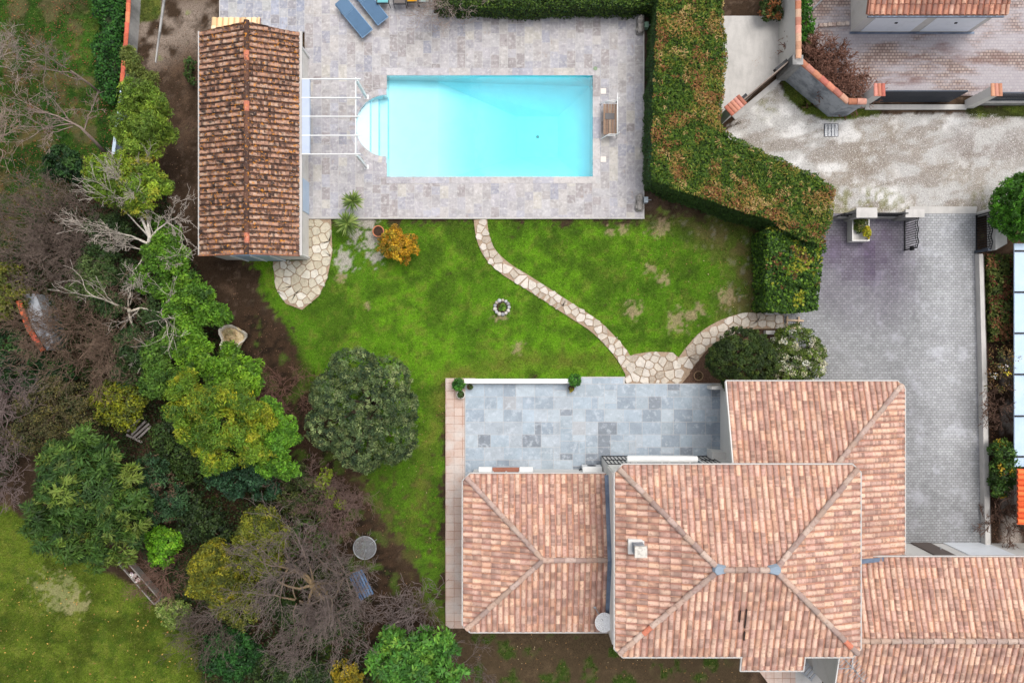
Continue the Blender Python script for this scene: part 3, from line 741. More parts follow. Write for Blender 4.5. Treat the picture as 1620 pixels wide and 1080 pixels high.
# ---------------------------------------------------------------- clay tile roofs: every barrel tile is real geometry
PAL_HOUSE = [(211, 172, 152), (202, 165, 149), (217, 182, 160), (196, 157, 142), (211, 167, 143), (217, 174, 147), (200, 160, 145), (206, 171, 154)]
PAL_OLD = [(172, 120, 96), (150, 104, 84), (186, 134, 108), (134, 96, 80), (176, 132, 110), (160, 116, 98)]
def tile_plane(name, poly, o, u, d, z0, s, parent, m, pal, pitch=.23, course=.38, seed=1, amp=.0, r0=.088):
    """poly: plan polygon (convex, metres).  o: a point on the eave line, u: eave direction, d: uphill direction."""
    rnd = random.Random(seed); mb = MB()
    loc = [((x - o[0]) * u[0] + (y - o[1]) * u[1], (x - o[0]) * d[0] + (y - o[1]) * d[1]) for x, y in poly]
    if area2(loc) < 0: loc = loc[::-1]
    ed = edges_out(loc)
    def emit(pts, col):
        """pts: (u, w, h) or (u, w, h, r, g, b) with a colour per corner"""
        if not all(nx * p[0] + ny * p[1] <= c for p in pts for nx, ny, c in ed):
            for nx, ny, c in ed:
                pts = clip_half(pts, nx, ny, c)
                if len(pts) < 3: return
        if len(pts[0]) > 3: col = [p[3:6] for p in pts]
        mb.poly([(o[0] + p[0] * u[0] + p[1] * d[0], o[1] + p[0] * u[1] + p[1] * d[1], z0 + s * p[1] + p[2]) for p in pts], col)
    flip = (u[0] * d[1] - u[1] * d[0]) < 0
    u0, u1 = min(p[0] for p in loc), max(p[0] for p in loc); w0, w1 = min(p[1] for p in loc), max(p[1] for p in loc)
    NS = 6; NL = 3; old = m is M['old_tile']
    emit([(p[0], p[1], -.03) for p in loc], C(150, 106, 86))
    lo, hi = C(128, 102, 92), C(242, 208, 180)
    PINK = [C(190, 146, 122), C(176, 134, 112), C(160, 120, 100), C(196, 164, 142)]; OLD_DARK = [C(70, 55, 50), C(56, 46, 43), C(92, 68, 58), C(120, 86, 70)]
    for i in range(int(math.floor(u0 / pitch)) - 1, int(math.ceil(u1 / pitch)) + 1):
        uc = (i + .5) * pitch; cj = rnd.uniform(-.008, .008)
        for j in range(int(math.floor(w0 / course)) - 1, int(math.ceil(w1 / course)) + 1):
            wa = j * course + rnd.uniform(-.012, .012); wb = (j + 1) * course + .03
            if wb < w0 or wa > w1: continue
            ua = uc + cj + rnd.uniform(-.007, .007) + amp * math.sin(j * 1.7 + i * .9); ub = uc + cj + rnd.uniform(-.007, .007) + amp * math.sin((j + 1) * 1.7 + i * .9)
            col = rnd.choice(pal); v = rnd.uniform(.92, 1.06); col = C(col[0] * v, col[1] * v, col[2] * v)
            ra, rb = r0 * rnd.uniform(.99, 1.05), r0 * .90; ha, hb = .03 + rnd.uniform(0, .008), .008
            rows = []; gq_ = rnd.choice(((.9, .75, .1, 0), (.8, .3, 0, .1), (0, .1, .7, .85), (.1, .8, .7, .1), (-.5, -.4, -.4, -.5), (-.3, -.5, -.2, .1), (.35, .3, .4, .3), (0, 0, .1, 0), (-.2, 0, .3, .5)))
            for q in range(NL + 1):
                f = q / NL; uu = ua + (ub - ua) * f; ww = wa + (wb - wa) * f; rr = ra + (rb - ra) * f; hh = ha + (hb - ha) * f; row = []
                if old:
                    if q == 0: base = rnd.choice(PINK) if rnd.random() < .85 else rnd.choice(OLD_DARK)
                    else: base = rnd.choice(OLD_DARK) if rnd.random() < (.62, .85, .8)[q - 1] else rnd.choice(PINK)
                else: base = col
                for k in range(NS + 1):
                    t = math.pi * k / NS
                    if m is M['tile']:       # aged finish: light and dark cloudy patches along each barrel
                        g = max(-.9, min(.95, gq_[q] * .82 + rnd.uniform(-.08, .08))); cc = tuple(base[z] * (1 - abs(g)) + (lo if g > 0 else hi)[z] * abs(g) for z in range(3)) if k in (0, 3) else None
                        if cc is None: cc = row[-1][3:6]
                    elif old:
                        if k in (0, 1, 5, 6): cc = rnd.choice(OLD_DARK)  # flanks always dark, crest only in patches
                        elif k == 2: cc = rnd.choice(PINK) if rnd.random() < (.7, .36, .36, .45)[q] else rnd.choice(OLD_DARK)
                        else: cc = row[-1][3:6] if rnd.random() < .7 else rnd.choice(PINK)
                    else: cc = base
                    row.append((uu - rr * math.cos(t), ww, hh + rr * (.72 if m is M['tile'] else .62) * math.sin(t) - .008) + tuple(cc))
                rows.append(row)
            for q in range(NL):
                for k in range(NS): emit([rows[q][k], rows[q][k + 1], rows[q + 1][k + 1], rows[q + 1][k]], None)
            emit([p[:3] for p in rows[0]], tuple(c * .8 for c in col))       # end face closing the barrel, darker than its back
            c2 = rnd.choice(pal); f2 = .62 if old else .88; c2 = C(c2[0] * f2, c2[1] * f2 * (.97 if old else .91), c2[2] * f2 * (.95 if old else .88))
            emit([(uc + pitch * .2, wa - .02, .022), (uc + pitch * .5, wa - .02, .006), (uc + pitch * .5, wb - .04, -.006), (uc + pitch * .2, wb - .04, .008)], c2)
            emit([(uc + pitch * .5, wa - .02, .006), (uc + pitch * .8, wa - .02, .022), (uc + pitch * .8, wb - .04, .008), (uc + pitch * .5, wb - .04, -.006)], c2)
    if flip: mb.f = [f[::-1] for f in mb.f]
    return mb.build(name, m, parent, smooth=False)
def ridge(name, a, b, parent, m, pal, r=.105, L=.40, seed=1, hot=.035):
    rnd = random.Random(seed); mb = MB(); a = Vector(a); b = Vector(b); n = max(1, int((b - a).length / L)); d = (b - a) / n
    side = d.cross(Vector((0, 0, 1))).normalized(); up = side.cross(d).normalized()
    for i in range(n):
        p = a + d * i + side * rnd.uniform(-.012, .012); q_ = a + d * (i + 1.1) + side * rnd.uniform(-.012, .012)
        col = rnd.choice(pal); v = rnd.uniform(.8, .96); gq = .3 if m is M['tile'] else 0; av = sum(col) / 3; col = C(*[(x_ * (1 - gq) + av * gq) * v for x_ in col])
        if rnd.random() < hot: col = C(200, 122, 96)
        A = []; B = []
        for k in range(7):
            t = math.pi * k / 6; A.append(p - side * math.cos(t) * r * 1.06 + up * (math.sin(t) * r * .8 + .045)); B.append(q_ - side * math.cos(t) * r * .9 + up * (math.sin(t) * r * .72 + .02))
        for k in range(6): mb.poly([A[k], A[k + 1], B[k + 1], B[k]], col)
        mb.poly(A, tuple(c * .8 for c in col)); mb.poly(B[::-1], col)
    return mb.build(name, m, parent)
def gutter(name, pts, parent, m=None, w=.05, h=.08):
    mb = MB()
    for a, b in zip(pts[:-1], pts[1:]):
        a = Vector(a); b = Vector(b); e = (b - a).normalized() * (w * .5)
        mb.bar(a, b, w, h, C(186, 182, 178))
    return mb.build(name, m or M['plain'], parent)
def walls(name, poly, z1, parent, m, z0=-.1):
    mb = MB(); mb.prism(poly, z0, z1); return mb.build(name, m, parent)
def GP(*pts): return [G(*p) for p in pts]
def slope_poly(*pts): return [G(*p) for p in pts]

# ================= the house
house = thing('house', 'large tiled house with several hipped terracotta roofs beside a slate terrace', 'house', (*G(1100, 830), 0))
SL = .30
EAVE = .015      # tiles sit just above the fascia
# main two-storey block -- plan in ground pixels
mW, mE, mN, mS = 946, 1269, 702.5, 955.0; zE = 5.3; c = 10
aL, aR = (mW + 126, mN + 126), (mE - 126, mN + 126)
zr = zE + SL * 126 / S
mainw = walls('wall', GP((951, 721), (1259, 721), (1259, 945), (951, 945)), zE - .05, house, M['white_wall'])
def U(px): return px / S
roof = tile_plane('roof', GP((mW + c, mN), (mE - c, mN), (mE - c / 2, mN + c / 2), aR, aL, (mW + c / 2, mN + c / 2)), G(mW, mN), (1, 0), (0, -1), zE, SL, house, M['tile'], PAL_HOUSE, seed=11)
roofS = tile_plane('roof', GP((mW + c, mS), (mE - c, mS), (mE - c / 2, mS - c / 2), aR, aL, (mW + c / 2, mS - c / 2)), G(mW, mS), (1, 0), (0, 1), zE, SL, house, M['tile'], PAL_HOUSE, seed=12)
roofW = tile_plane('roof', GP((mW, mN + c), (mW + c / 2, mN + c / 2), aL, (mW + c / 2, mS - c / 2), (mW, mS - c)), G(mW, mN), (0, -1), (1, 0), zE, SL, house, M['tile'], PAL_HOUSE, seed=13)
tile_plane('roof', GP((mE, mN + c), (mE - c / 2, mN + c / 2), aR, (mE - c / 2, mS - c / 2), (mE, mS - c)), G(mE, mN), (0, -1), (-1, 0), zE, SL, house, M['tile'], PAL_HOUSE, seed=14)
# porch continuation of the south slope
tile_plane('porch_roof', GP((1114, mS + .5), (1196, mS + .5), (1196, 976), (1114, 976)), G(mW, mS), (1, 0), (0, 1), zE, SL, house, M['tile'], PAL_HOUSE, seed=15)
walls('porch_wall', GP((1119, 945), (1191, 945), (1191, 970), (1119, 970)), zE - .25, house, M['white_wall'])
def g3(px, py, z): return (*G(px, py), z)
for i, (cx_, cy_, ap) in enumerate(((mW + c / 2, mN + c / 2, aL), (mE - c / 2, mN + c / 2, aR), (mW + c / 2, mS - c / 2, aL), (mE - c / 2, mS - c / 2, aR))):
    ridge('hip_ridge', g3(cx_, cy_, zE + SL * 5 / S + .03), g3(*ap, zr + .04), house, M['tile'], PAL_HOUSE, seed=20 + i, hot=.035)
ridge('ridge', g3(aL[0] + 5, aL[1], zr + .05), g3(aR[0] - 5, aR[1], zr + .05), house, M['tile'], PAL_HOUSE, seed=25, hot=0)
for ap in (aL, aR):
    mb = MB(); x, y = G(*ap); sg = 1 if ap is aL else -1
    mb.prism([(x - .22 * sg, y - .08), (x - .10 * sg, y - .22), (x + .26 * sg, y - .13), (x + .26 * sg, y + .13), (x - .10 * sg, y + .22), (x - .22 * sg, y + .08)], zr + .02, zr + .155, C(142, 156, 170), inset=.06)
    mb.build('ridge_flashing', M['fabric'], house)
o = 1.2
gutter('gutter', [g3(mW - o, mS - c, zE), g3(mW - o, mN + c, zE), g3(mW + c, mN - o, zE), g3(mE - c, mN - o, zE), g3(mE + o, mN + c, zE), g3(mE + o, mS - c, zE), g3(mE - c, mS + o, zE), g3(1196, mS + o, zE)], house)
gutter('gutter', [g3(1114, mS + o, zE), g3(mW + c, mS + o, zE), g3(mW - o, mS - c, zE)], house)
gutter('gutter', [g3(1113, mS, zE - .02), g3(1113, 977, zE - .18), g3(1197, 977, zE - .18), g3(1197, mS, zE - .02)], house)
# chimney on the west slope
chz = zE + SL * (973 - mW) / S
mb = MB(); x, y = G(973, 807); mb.box(x - .32, x + .26, y - .27, y + .27, chz - .3, chz + .13, C(212, 208, 202)); mb.build('chimney_flashing', M['white_wall'], house)
mb = MB(); mb.box(x - .19, x + .19, y - .17, y + .17, chz - .3, chz + .55, C(190, 186, 178))
chim = mb.build('chimney', M['stain_wall'], house)
mb = MB(); mb.box(x - .20, x + .24, y - .2, y + .2, chz + .74, chz + .82, C(206, 200, 190)); mb.build('chimney_cap', M['rock'], chim)
for dx in (-.14, .14):
    for dy in (-.12, .12): mb = MB(); mb.box(x + dx - .035, x + dx + .035, y + dy - .035, y + dy + .035, chz + .55, chz + .74, C(180, 174, 166)); mb.build('cap_post', M['white_wall'], chim)
# thin dark streaks: narrow bars laid over the south slope tiles
mb = MB(); x, y = G(1112, 898)
for k, (dx, dy, ll) in enumerate(((0, 0, .75), (-.22, .1, .45), (.02, -.7, .35))):
    w_ = (mS - 898) / S + dy; zz = zE + SL * ((mS - 898) / S + dy)
    mb.bar((x + dx, y + dy - ll / 2, zz - SL * ll / 2 + .085), (x + dx, y + dy + ll / 2, zz + SL * ll / 2 + .085), .04, .05, C(54, 42, 38))
mb.build('dark_streak', M['bark'], house)

# left wing, single storey, hipped to the west
lW, lE, lN, lS = 739.3, 951.5, 731.3, 959.5; z2 = 2.7; mid_ = (lN + lS) / 2; apx = (lW + 114, mid_)
walls('wall', GP((750, 741), (951, 741), (951, 950), (750, 950)), z2 - .06, house, M['white_wall'])
zr2 = z2 + SL * 114.1 / S
tile_plane('roof', GP((lW + c, lN), (lE - 5, lN), (lE - 5, mid_), apx, (lW + c / 2, lN + c / 2)), G(lW, lN), (1, 0), (0, -1), z2, SL, house, M['tile'], PAL_HOUSE, seed=31)
tile_plane('roof', GP((lW + c, lS), (lE - 1, lS), (lE - 1, mid_), apx, (lW + c / 2, lS - c / 2)), G(lW, lS), (1, 0), (0, 1), z2, SL, house, M['tile'], PAL_HOUSE, seed=32)
tile_plane('roof', GP((lW, lN + c), (lW + c / 2, lN + c / 2), apx, (lW + c / 2, lS - c / 2), (lW, lS - c)), G(lW, lN), (0, -1), (1, 0), z2, SL, house, M['tile'], PAL_HOUSE, seed=33)
ridge('hip_ridge', g3(lW + 5, lN + 5, z2 + .07), g3(*apx, zr2 + .04), house, M['tile'], PAL_HOUSE, seed=34, hot=.035)
ridge('hip_ridge', g3(lW + 5, lS - 5, z2 + .07), g3(*apx, zr2 + .04), house, M['tile'], PAL_HOUSE, seed=35, hot=.035)
ridge('ridge', g3(*apx, zr2 + .05), g3(lE - 6, mid_, zr2 + .05), house, M['tile'], PAL_HOUSE, seed=36, hot=0)
gutter('gutter', [g3(lE - 5, lN - o, z2), g3(lW + c, lN - o, z2), g3(lW - o, lN + c, z2), g3(lW - o, lS - c, z2), g3(lW + c, lS + o, z2), g3(lE - 3, lS + o, z2)], house)
mb = MB()
for ya, yb, za, zb in ((lN + 1, mid_, z2 + .12, zr2 + .12), (mid_, lS - 24, zr2 + .12, z2 + .32)):
    pa, pb = G(lE - 8, ya), G(lE - 8, yb); qa, qb = G(lE - 2.5, ya), G(lE - 2.5, yb)
    vs = [(*pa, za), (*qa, za + .01), (*qb, zb + .01), (*pb, zb)]; mb.mesh(vs + [(x, y, z + .05) for x, y, z in vs], [(0, 1, 2, 3), (7, 6, 5, 4), (0, 4, 5, 1), (1, 5, 6, 2), (2, 6, 7, 3), (3, 7, 4, 0)], C(84, 98, 124))
mb.build('flashing', M['zinc'], house)
mb = MB(); pa = G(952.5, lN); mb.box(pa[0] - .10, pa[0] + .02, G(0, 722)[1], G(0, lS)[1], z2 - .2, zr2 + .3, C(206, 204, 200)); mb.build('side_wall', M['white_wall'], house)

# right wing in front of the drive
rW, rE, rN = 1120.5, 1380, 598.0; z3 = 2.6
walls('wall', GP((1138, 608), (1371, 608), (1371, 858), (1138, 858)), z3 - .06, house, M['white_wall'])
tile_plane('roof', GP((rW, rN), (rE - c, rN), (rE - c / 2, rN + c / 2), (1255, rN + 125), (rW, rN + 125)), G(rW, rN), (1, 0), (0, -1), z3, SL, house, M['tile'], PAL_HOUSE, seed=41)
tile_plane('roof', GP((rE, rN + c), (rE - c / 2, rN + c / 2), (1255, rN + 125), (1255, 851), (rE, 851)), G(rE, rN), (0, -1), (-1, 0), z3, SL, house, M['tile'], PAL_HOUSE, seed=42)
ridge('hip_ridge', g3(rE - 5, rN + 5, z3 + .07), g3(1255, rN + 125, z3 + SL * 125 / S + .04), house, M['tile'], PAL_HOUSE, seed=43, hot=.035)
gutter('gutter', [g3(rW, rN - o, z3), g3(rE - c, rN - o, z3), g3(rE + o, rN + c, z3), g3(rE + o, 849, z3)], house)
mb = MB(); mb.bar(g3(rW - .8, rN, z3 + .05), g3(rW - .8, 722, z3 + .05 + SL * 124 / S), .05, .16, C(214, 206, 198)); mb.build('verge', M['white_wall'], house)
mb = MB(); mb.bar(g3(1278, 851.5, z3 + .95), g3(rE, 851.5, z3 + .1), .16, .07, C(96, 98, 106)); mb.build('flashing', M['zinc'], house)

# lower right wing
wN, wr, z4 = 848.5, 955.0, 3.0; zr4 = z4 + SL * (wr - wN) / S
walls('wall', GP((1278, 859), (1720, 859), (1720, 1052), (1278, 1052)), z4 - .06, house, M['white_wall'])
tile_plane('roof', GP((1258, wN), (1730, wN), (1730, wr), (1258, wr)), G(1258, wN), (1, 0), (0, -1), z4, SL, house, M['tile'], PAL_HOUSE, seed=51)
tile_plane('roof', GP((1268, 1062), (1730, 1062), (1730, wr), (1268, wr)), G(1268, 1061.5), (1, 0), (0, 1), z4, SL, house, M['tile'], PAL_HOUSE, seed=52)
ridge('ridge', g3(1262, wr, zr4 + .05), g3(1730, wr, zr4 + .05), house, M['tile'], PAL_HOUSE, seed=53, hot=0)
gutter('gutter', [g3(1262, wN - o, z4), g3(1730, wN - o, z4)], house)
mb = MB(); mb.bar(g3(1267, wr, zr4 + .02), g3(1267, 1062, z4 + .02), .05, .16, C(214, 206, 198)); mb.build('verge', M['white_wall'], house)
# garage opening and side door in the drive wall
mb = MB(); a = G(1440, 858.9); b = G(1470, 858.9); mb.box(a[0], b[0], a[1], a[1] + .05, 0, 2.1, C(96, 84, 78)); d_ = mb.build('door', M['plain'], house)
mb = MB(); mb.box(b[0] - .14, b[0] - .08, a[1] + .05, a[1] + .12, 1.0, 1.06, C(150, 150, 150)); mb.build('handle', M['metal'], d_)
mb = MB(); a = G(1492, 858.9); b = G(1560, 858.9); mb.box(a[0], b[0], a[1], a[1] + .04, 0.02, 2.2, C(232, 236, 240)); mb.build('garage_door', M['plain'], house)
mb = MB(); a = G(1400, 858.9); b = G(1432, 852); mb.box(a[0], b[0], a[1], b[1], 0, .06, C(120, 140, 150)); mb.build('door_step', M['plain'], house)

# windows and doors the walls would show from the side
def wall_window(px0, px1, ypx, z0, z1, sgn, vertical=False, shutters=None, xpx=None, lab=None):
    fr_ = MB(); gl_ = MB()
    if not vertical:
        y = G(0, ypx)[1]; xa, xb = G(px0, 0)[0], G(px1, 0)[0]; d = .03 * sgn
        gl_.box(xa, xb, y, y + d * .6, z0, z1)
        for (p, q_) in (((xa - .05, xb + .05), (z1, z1 + .07)), ((xa - .05, xb + .05), (z0 - .07, z0))): fr_.box(p[0], p[1], y, y + d * 1.6, q_[0], q_[1], C(222, 222, 220))
        for xx in (xa - .07, (xa + xb) / 2 - .035, xb): fr_.box(xx, xx + .07, y, y + d * 1.6, z0, z1, C(222, 222, 220))
    else:
        x = G(xpx, 0)[0]; ya, yb = sorted((G(0, px0)[1], G(0, px1)[1])); d = .03 * sgn
        gl_.box(x, x + d * .6, ya, yb, z0, z1)
        for q_ in ((z1, z1 + .07), (z0 - .07, z0)): fr_.box(x, x + d * 1.6, ya - .05, yb + .05, q_[0], q_[1], C(222, 222, 220))
        for yy in (ya - .07, (ya + yb) / 2 - .035, yb): fr_.box(x, x + d * 1.6, yy, yy + .07, z0, z1, C(222, 222, 220))
    w_ = gl_.build('window', M['glass'], house); fr_.build('frame', M['white_paint'], w_)
wall_window(782, 820, 740.9, .15, 2.1, 1)
wall_window(995, 1092, 720.9, .15, 2.2, 1); wall_window(1000, 1035, 720.9, 3.2, 4.6, 1); wall_window(1060, 1095, 720.9, 3.2, 4.6, 1)
wall_window(800, 830, 0, .9, 2.1, -1, True, xpx=749.9); wall_window(870, 900, 0, .9, 2.1, -1, True, xpx=749.9)
wall_window(790, 820, 950.2, .9, 2.1, -1); wall_window(870, 900, 950.2, .9, 2.1, -1)
wall_window(1010, 1045, 945.2, .9, 2.1, -1); wall_window(1010, 1045, 945.2, 3.4, 4.6, -1)
wall_window(640, 680, 0, .9, 2.1, 1, True, xpx=1371.1); wall_window(760, 800, 0, .9, 2.1, 1, True, xpx=1371.1)
# white shutters and brick sill peeping out on the left wing's terrace front
for x0, x1 in ((759, 779), (822, 842)):
    mb = MB(); a = G(x0, 740.9); b = G(x1, 740.9); mb.box(a[0], b[0], a[1] + .0, a[1] + .24, .9, 1.0, C(230, 230, 228)); mb.build('shutter', M['white_paint'], house)
mb = MB(); a = G(780, 740.9); b = G(821, 740.9); mb.box(a[0], b[0], a[1], a[1] + .2, .82, .9, C(168, 112, 92)); mb.build('window_sill', M['terracotta'], house)
# Juliet railings and the closed awning over the big terrace door
def railing(name, p, q, h, parent, m, n=None, bars=.11, r=.012, curved=False):
    mb = MB(); p = Vector(p); q = Vector(q); L_ = (q - p).length; n = n or int(L_ / bars)
    for i in range(n + 1):
        a = p + (q - p) * (i / n); mb.bar(a, a + Vector((0, 0, h)), r * 2, r * 2, C(34, 35, 38))
    for zz in (.04, h * .5, h): mb.bar(p + Vector((0, 0, zz)), q + Vector((0, 0, zz)), r * 2.6, r * 2.6, C(34, 35, 38))
    return mb.build(name, m, parent)
def grille(xa, xb):
    p, q_ = Vector(g3(xa, 720.2, .16)), Vector(g3(xb, 720.2, .16)); mb = MB(); n = int((q_ - p).length / .15); h = 2.05
    for i in range(n + 1): a = p + (q_ - p) * (i / n); mb.bar(a, a + Vector((0, 0, h)), .03, .03, C(34, 35, 38))
    for zz in (0, h * .5, h): mb.bar(p + Vector((0, 0, zz)), q_ + Vector((0, 0, zz)), .03, .035, C(34, 35, 38))
    return mb.build('security_grille', M['black_iron'], house)
grille(951.5, 992); grille(1096, 1120)
mb = MB(); x0, y0, z0 = P(992, 726, 2.5); x1, y1, z1 = P(1103, 726, 2.5); mb.tube([(x0, y0, z0), (x1, y1, z0)], .13, 12, C(240, 240, 238)); aw = mb.build('awning', M['white_paint'], house, smooth=False)
for t in (.1, .5, .9): mb = MB(); xx = x0 + (x1 - x0) * t; mb.bar((xx, y0 - .1, z0 - .02), (xx, y0 - .32, z0 - .02), .05, .06, C(200, 200, 200)); mb.build('bracket', M['white_paint'], aw)
# white stub walls at the two inner corners of the terrace
for (p0, p1, p2, p3), zt in ((((1117, 609), (1138, 607), (1142, 614), (1117, 614)), .9), (((1117, 708), (1138, 710), (1138, 722), (1117, 722)), 1.0)):
    w_ = MB(); w_.prism(GP(p0, p1, p2, p3), 0, zt); w_.build('stub_wall', M['white_wall'], house)

# ================= pool house
ph = thing('pool_house', 'small pool house under an old lichen covered tile roof', 'pool house', (*G(430, 230), 0))
pW, pE, pN, pS, pr = 350, 497.5, 84, 413.5, 429.5; zp = 2.2; sp = .33
xe1, xe2 = pW, pE; zrp = zp + sp * (pr - pW) / S; s2 = (zrp - zp) / ((pE - pr) / S)
walls('wall', GP((358, 90), (489, 90), (489, 411), (358, 411)), zp - .07, ph, M['white_wall'])
def gable(y):
    mb = MB(); a, b = G(358, y), G(489, y); r_ = G(pr, y)
    mb.mesh([(a[0], a[1], zp - .08), (b[0], b[1], zp - .08), (r_[0], r_[1], zrp - .05), (a[0], a[1] + .1, zp - .08), (b[0], b[1] + .1, zp - .08), (r_[0], r_[1] + .1, zrp - .05)], [(0, 1, 2), (5, 4, 3), (0, 2, 5, 3), (1, 4, 5, 2)])
    mb.build('gable', M['white_wall'], ph)
gable(410.9); gable(93.5)
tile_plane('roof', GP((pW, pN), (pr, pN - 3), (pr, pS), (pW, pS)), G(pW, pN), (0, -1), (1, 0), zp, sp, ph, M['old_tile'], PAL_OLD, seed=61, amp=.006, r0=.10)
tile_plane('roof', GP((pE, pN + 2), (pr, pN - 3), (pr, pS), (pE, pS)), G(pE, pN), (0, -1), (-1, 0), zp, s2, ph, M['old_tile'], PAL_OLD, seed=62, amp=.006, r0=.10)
ridge('ridge', g3(pr, pN - 4, zrp + .04), g3(pr, pS, zrp + .04), ph, M['old_tile'], [(104, 76, 64), (90, 66, 58), (120, 84, 68)], r=.11, seed=63, hot=.07)
gutter('gutter', [g3(pW - 1.2, pN, zp), g3(pW - 1.2, pS, zp)], ph); gutter('gutter', [g3(pE + 1.2, pN, zp), g3(pE + 1.2, pS, zp)], ph, w=.13)
for sgn, pe in ((-1, pW), (1, pE)):
    mb = MB(); mb.bar(g3(pr, pS + .5, zrp + .02), g3(pe, pS + .5, zp + .02), .05, .15, C(150, 104, 84)); mb.build('verge', M['old_tile'], ph)
for px_, py_ in ((497.5, 92), (497.5, 408)):
    mb = MB(); mb.tube([g3(px_ + 1, py_, zp - .05), g3(px_ - 5, py_, zp - .35), g3(px_ - 7.5, py_, zp - .6), g3(px_ - 7.5, py_, .1)], .045, 8, C(226, 226, 226)); mb.build('downpipe', M['white_paint'], ph)
# south doors, hinged glass leaf open
mb = MB(); a = G(392, 411.1); b = G(452, 411.1); mb.box(a[0], b[0], a[1] - .05, a[1], 0, 2.0, C(200, 214, 226)); d_ = mb.build('door', M['blue_panel'], ph)
mb = MB()
for xx in (392, 421, 451): x_ = G(xx, 0)[0]; mb.box(x_, x_ + .06, a[1] - .08, a[1] - .05, 0, 2.0, C(230, 232, 234))
mb.build('frame', M['white_paint'], d_)
x_ = G(489.2, 0)[0]
for ya, yb in ((170, 225), (290, 340)):
    mb = MB(); mb.box(x_, x_ + .03, G(0, ya)[1], G(0, yb)[1], .05, 2.0, C(190, 205, 220)); mb.build('sliding_door', M['blue_panel'], ph)
# awning box on the east wall
x0, y0, z0 = P(476, 125, 2.3); x1, y1, z1 = P(490, 244, 2.3)
mb = MB(); mb.box(x0 + .05, x1, y1, y0, 2.16, 2.32, C(176, 186, 204)); aw2 = mb.build('awning', M['plain'], ph, bevel=.02)
# small lean-to of new straw-coloured tiles behind it
tile_plane('lean_to_roof', [P(334, 27, 2.0)[:2], P(411, 27, 2.0)[:2], P(411, 47, 2.0)[:2], P(334, 50, 2.0)[:2]], P(334, 27, 2.0)[:2], (1, 0), (0, -1), 1.9, .22, ph, M['new_tile'], [(238, 206, 160), (230, 194, 146), (244, 216, 174)], seed=64, pitch=.235, r0=.10)
mb = MB()
for px_ in (337, 372, 408): x_, y_, _ = P(px_, 32, 1.9); mb.box(x_ - .05, x_ + .05, y_ - .05, y_ + .05, 0, 1.86, C(190, 186, 180))
mb.build('lean_to_post', M['white_wall'], ph)

# ================= pergola over the pool edge (bare white frame)
pg = thing('pergola', 'bare white pergola frame between pool house and pool', 'pergola', (*G(535, 195), 0))
zg = 2.25
mb = MB(); x0, y0, _ = P(562.5, 122, zg); x1, y1, _ = P(562.5, 247, zg); mb.bar((x0, y0, zg - .05), (x1, y1, zg - .05), .04, .07, C(240, 240, 240)); mb.build('beam', M['white_paint'], pg)
for py_ in (126, 155.5, 185, 215, 244.5):
    mb = MB(); a = P(478, py_, zg); b = P(571, py_, zg); mb.bar((a[0], a[1], zg + .04), (b[0], b[1], zg + .04), .035, .07, C(240, 240, 240)); mb.build('rafter', M['white_paint'], pg)
for py_ in (126, 244.5):
    x_, y_, _ = P(563, py_, zg); mb = MB(); mb.box(x_ - .05, x_ + .05, y_ - .05, y_ + .05, DZ, zg - .1, C(240, 240, 240)); po = mb.build('post', M['white_paint'], pg)
    mb = MB(); mb.box(x_ - .1, x_ + .1, y_ - .1, y_ + .1, DZ + .001, DZ + .02, C(230, 230, 230)); mb.build('base_plate', M['white_paint'], po)

# ================= neighbour's double garage, top right
ga = thing('garage', 'neighbouring double garage with pale doors on a pink paved court', 'garage', (*G(1440, 10), 0))
gx0, gx1, gy = 1345, 1537, 51
walls('wall', GP((gx0, gy), (gx1, gy), (gx1, -160), (gx0, -160)), 2.4, ga, M['white_wall'])
mb = MB()
tile_plane('roof', [P(1374, 23.5, 2.55)[:2], P(1595, 23.5, 2.55)[:2], P(1590, -190, 2.55)[:2], P(1388, -190, 2.55)[:2]], P(1374, 23.5, 2.55)[:2], (1, 0), (0, 1), 2.5, .3, ga, M['tile'], [(190, 132, 108), (168, 116, 98), (206, 150, 124), (176, 130, 116)], seed=71)
e0, e1 = P(1374, 24, 2.5), P(1590, 24, 2.5); gutter('gutter', [(e0[0], e0[1] - .04, 2.42), (e1[0], e1[1] - .04, 2.42)], ga, M['zinc'])
mb = MB(); w0_ = P(1374, 23, 2.5); mb.bar((w0_[0] - .05, w0_[1], 2.5), (w0_[0] - .05, w0_[1] + 3, 3.4), .06, .16, C(150, 100, 84)); mb.build('verge', M['tile'], ga)
for a_, b_ in ((1360, 1438), (1453, 1528)):
    mb = MB(); A = G(a_, gy); B = G(b_, gy); mb.box(A[0], B[0], A[1] - .02, A[1] + .02, .12, 2.15, C(238, 243, 250)); d_ = mb.build('garage_door', M['plain'], ga)
    mb = MB(); xm = (A[0] + B[0]) / 2; mb.box(xm - .05, xm + .05, A[1] - .06, A[1] - .02, .95, 1.03, C(50, 54, 60)); mb.build('handle', M['black_iron'], d_)
    mb = MB(); mb.box(A[0], B[0], A[1] - .03, A[1] + .02, .0, .11, C(150, 144, 136)); mb.build('sill', M['concrete'], d_)
mb = MB(); A = G(1343, gy + 4); B = G(1540, gy + .6); mb.box(A[0], B[0], A[1], B[1], -.02, .065, C(96, 106, 120)); mb.build('drain_channel', M['zinc'], ga)

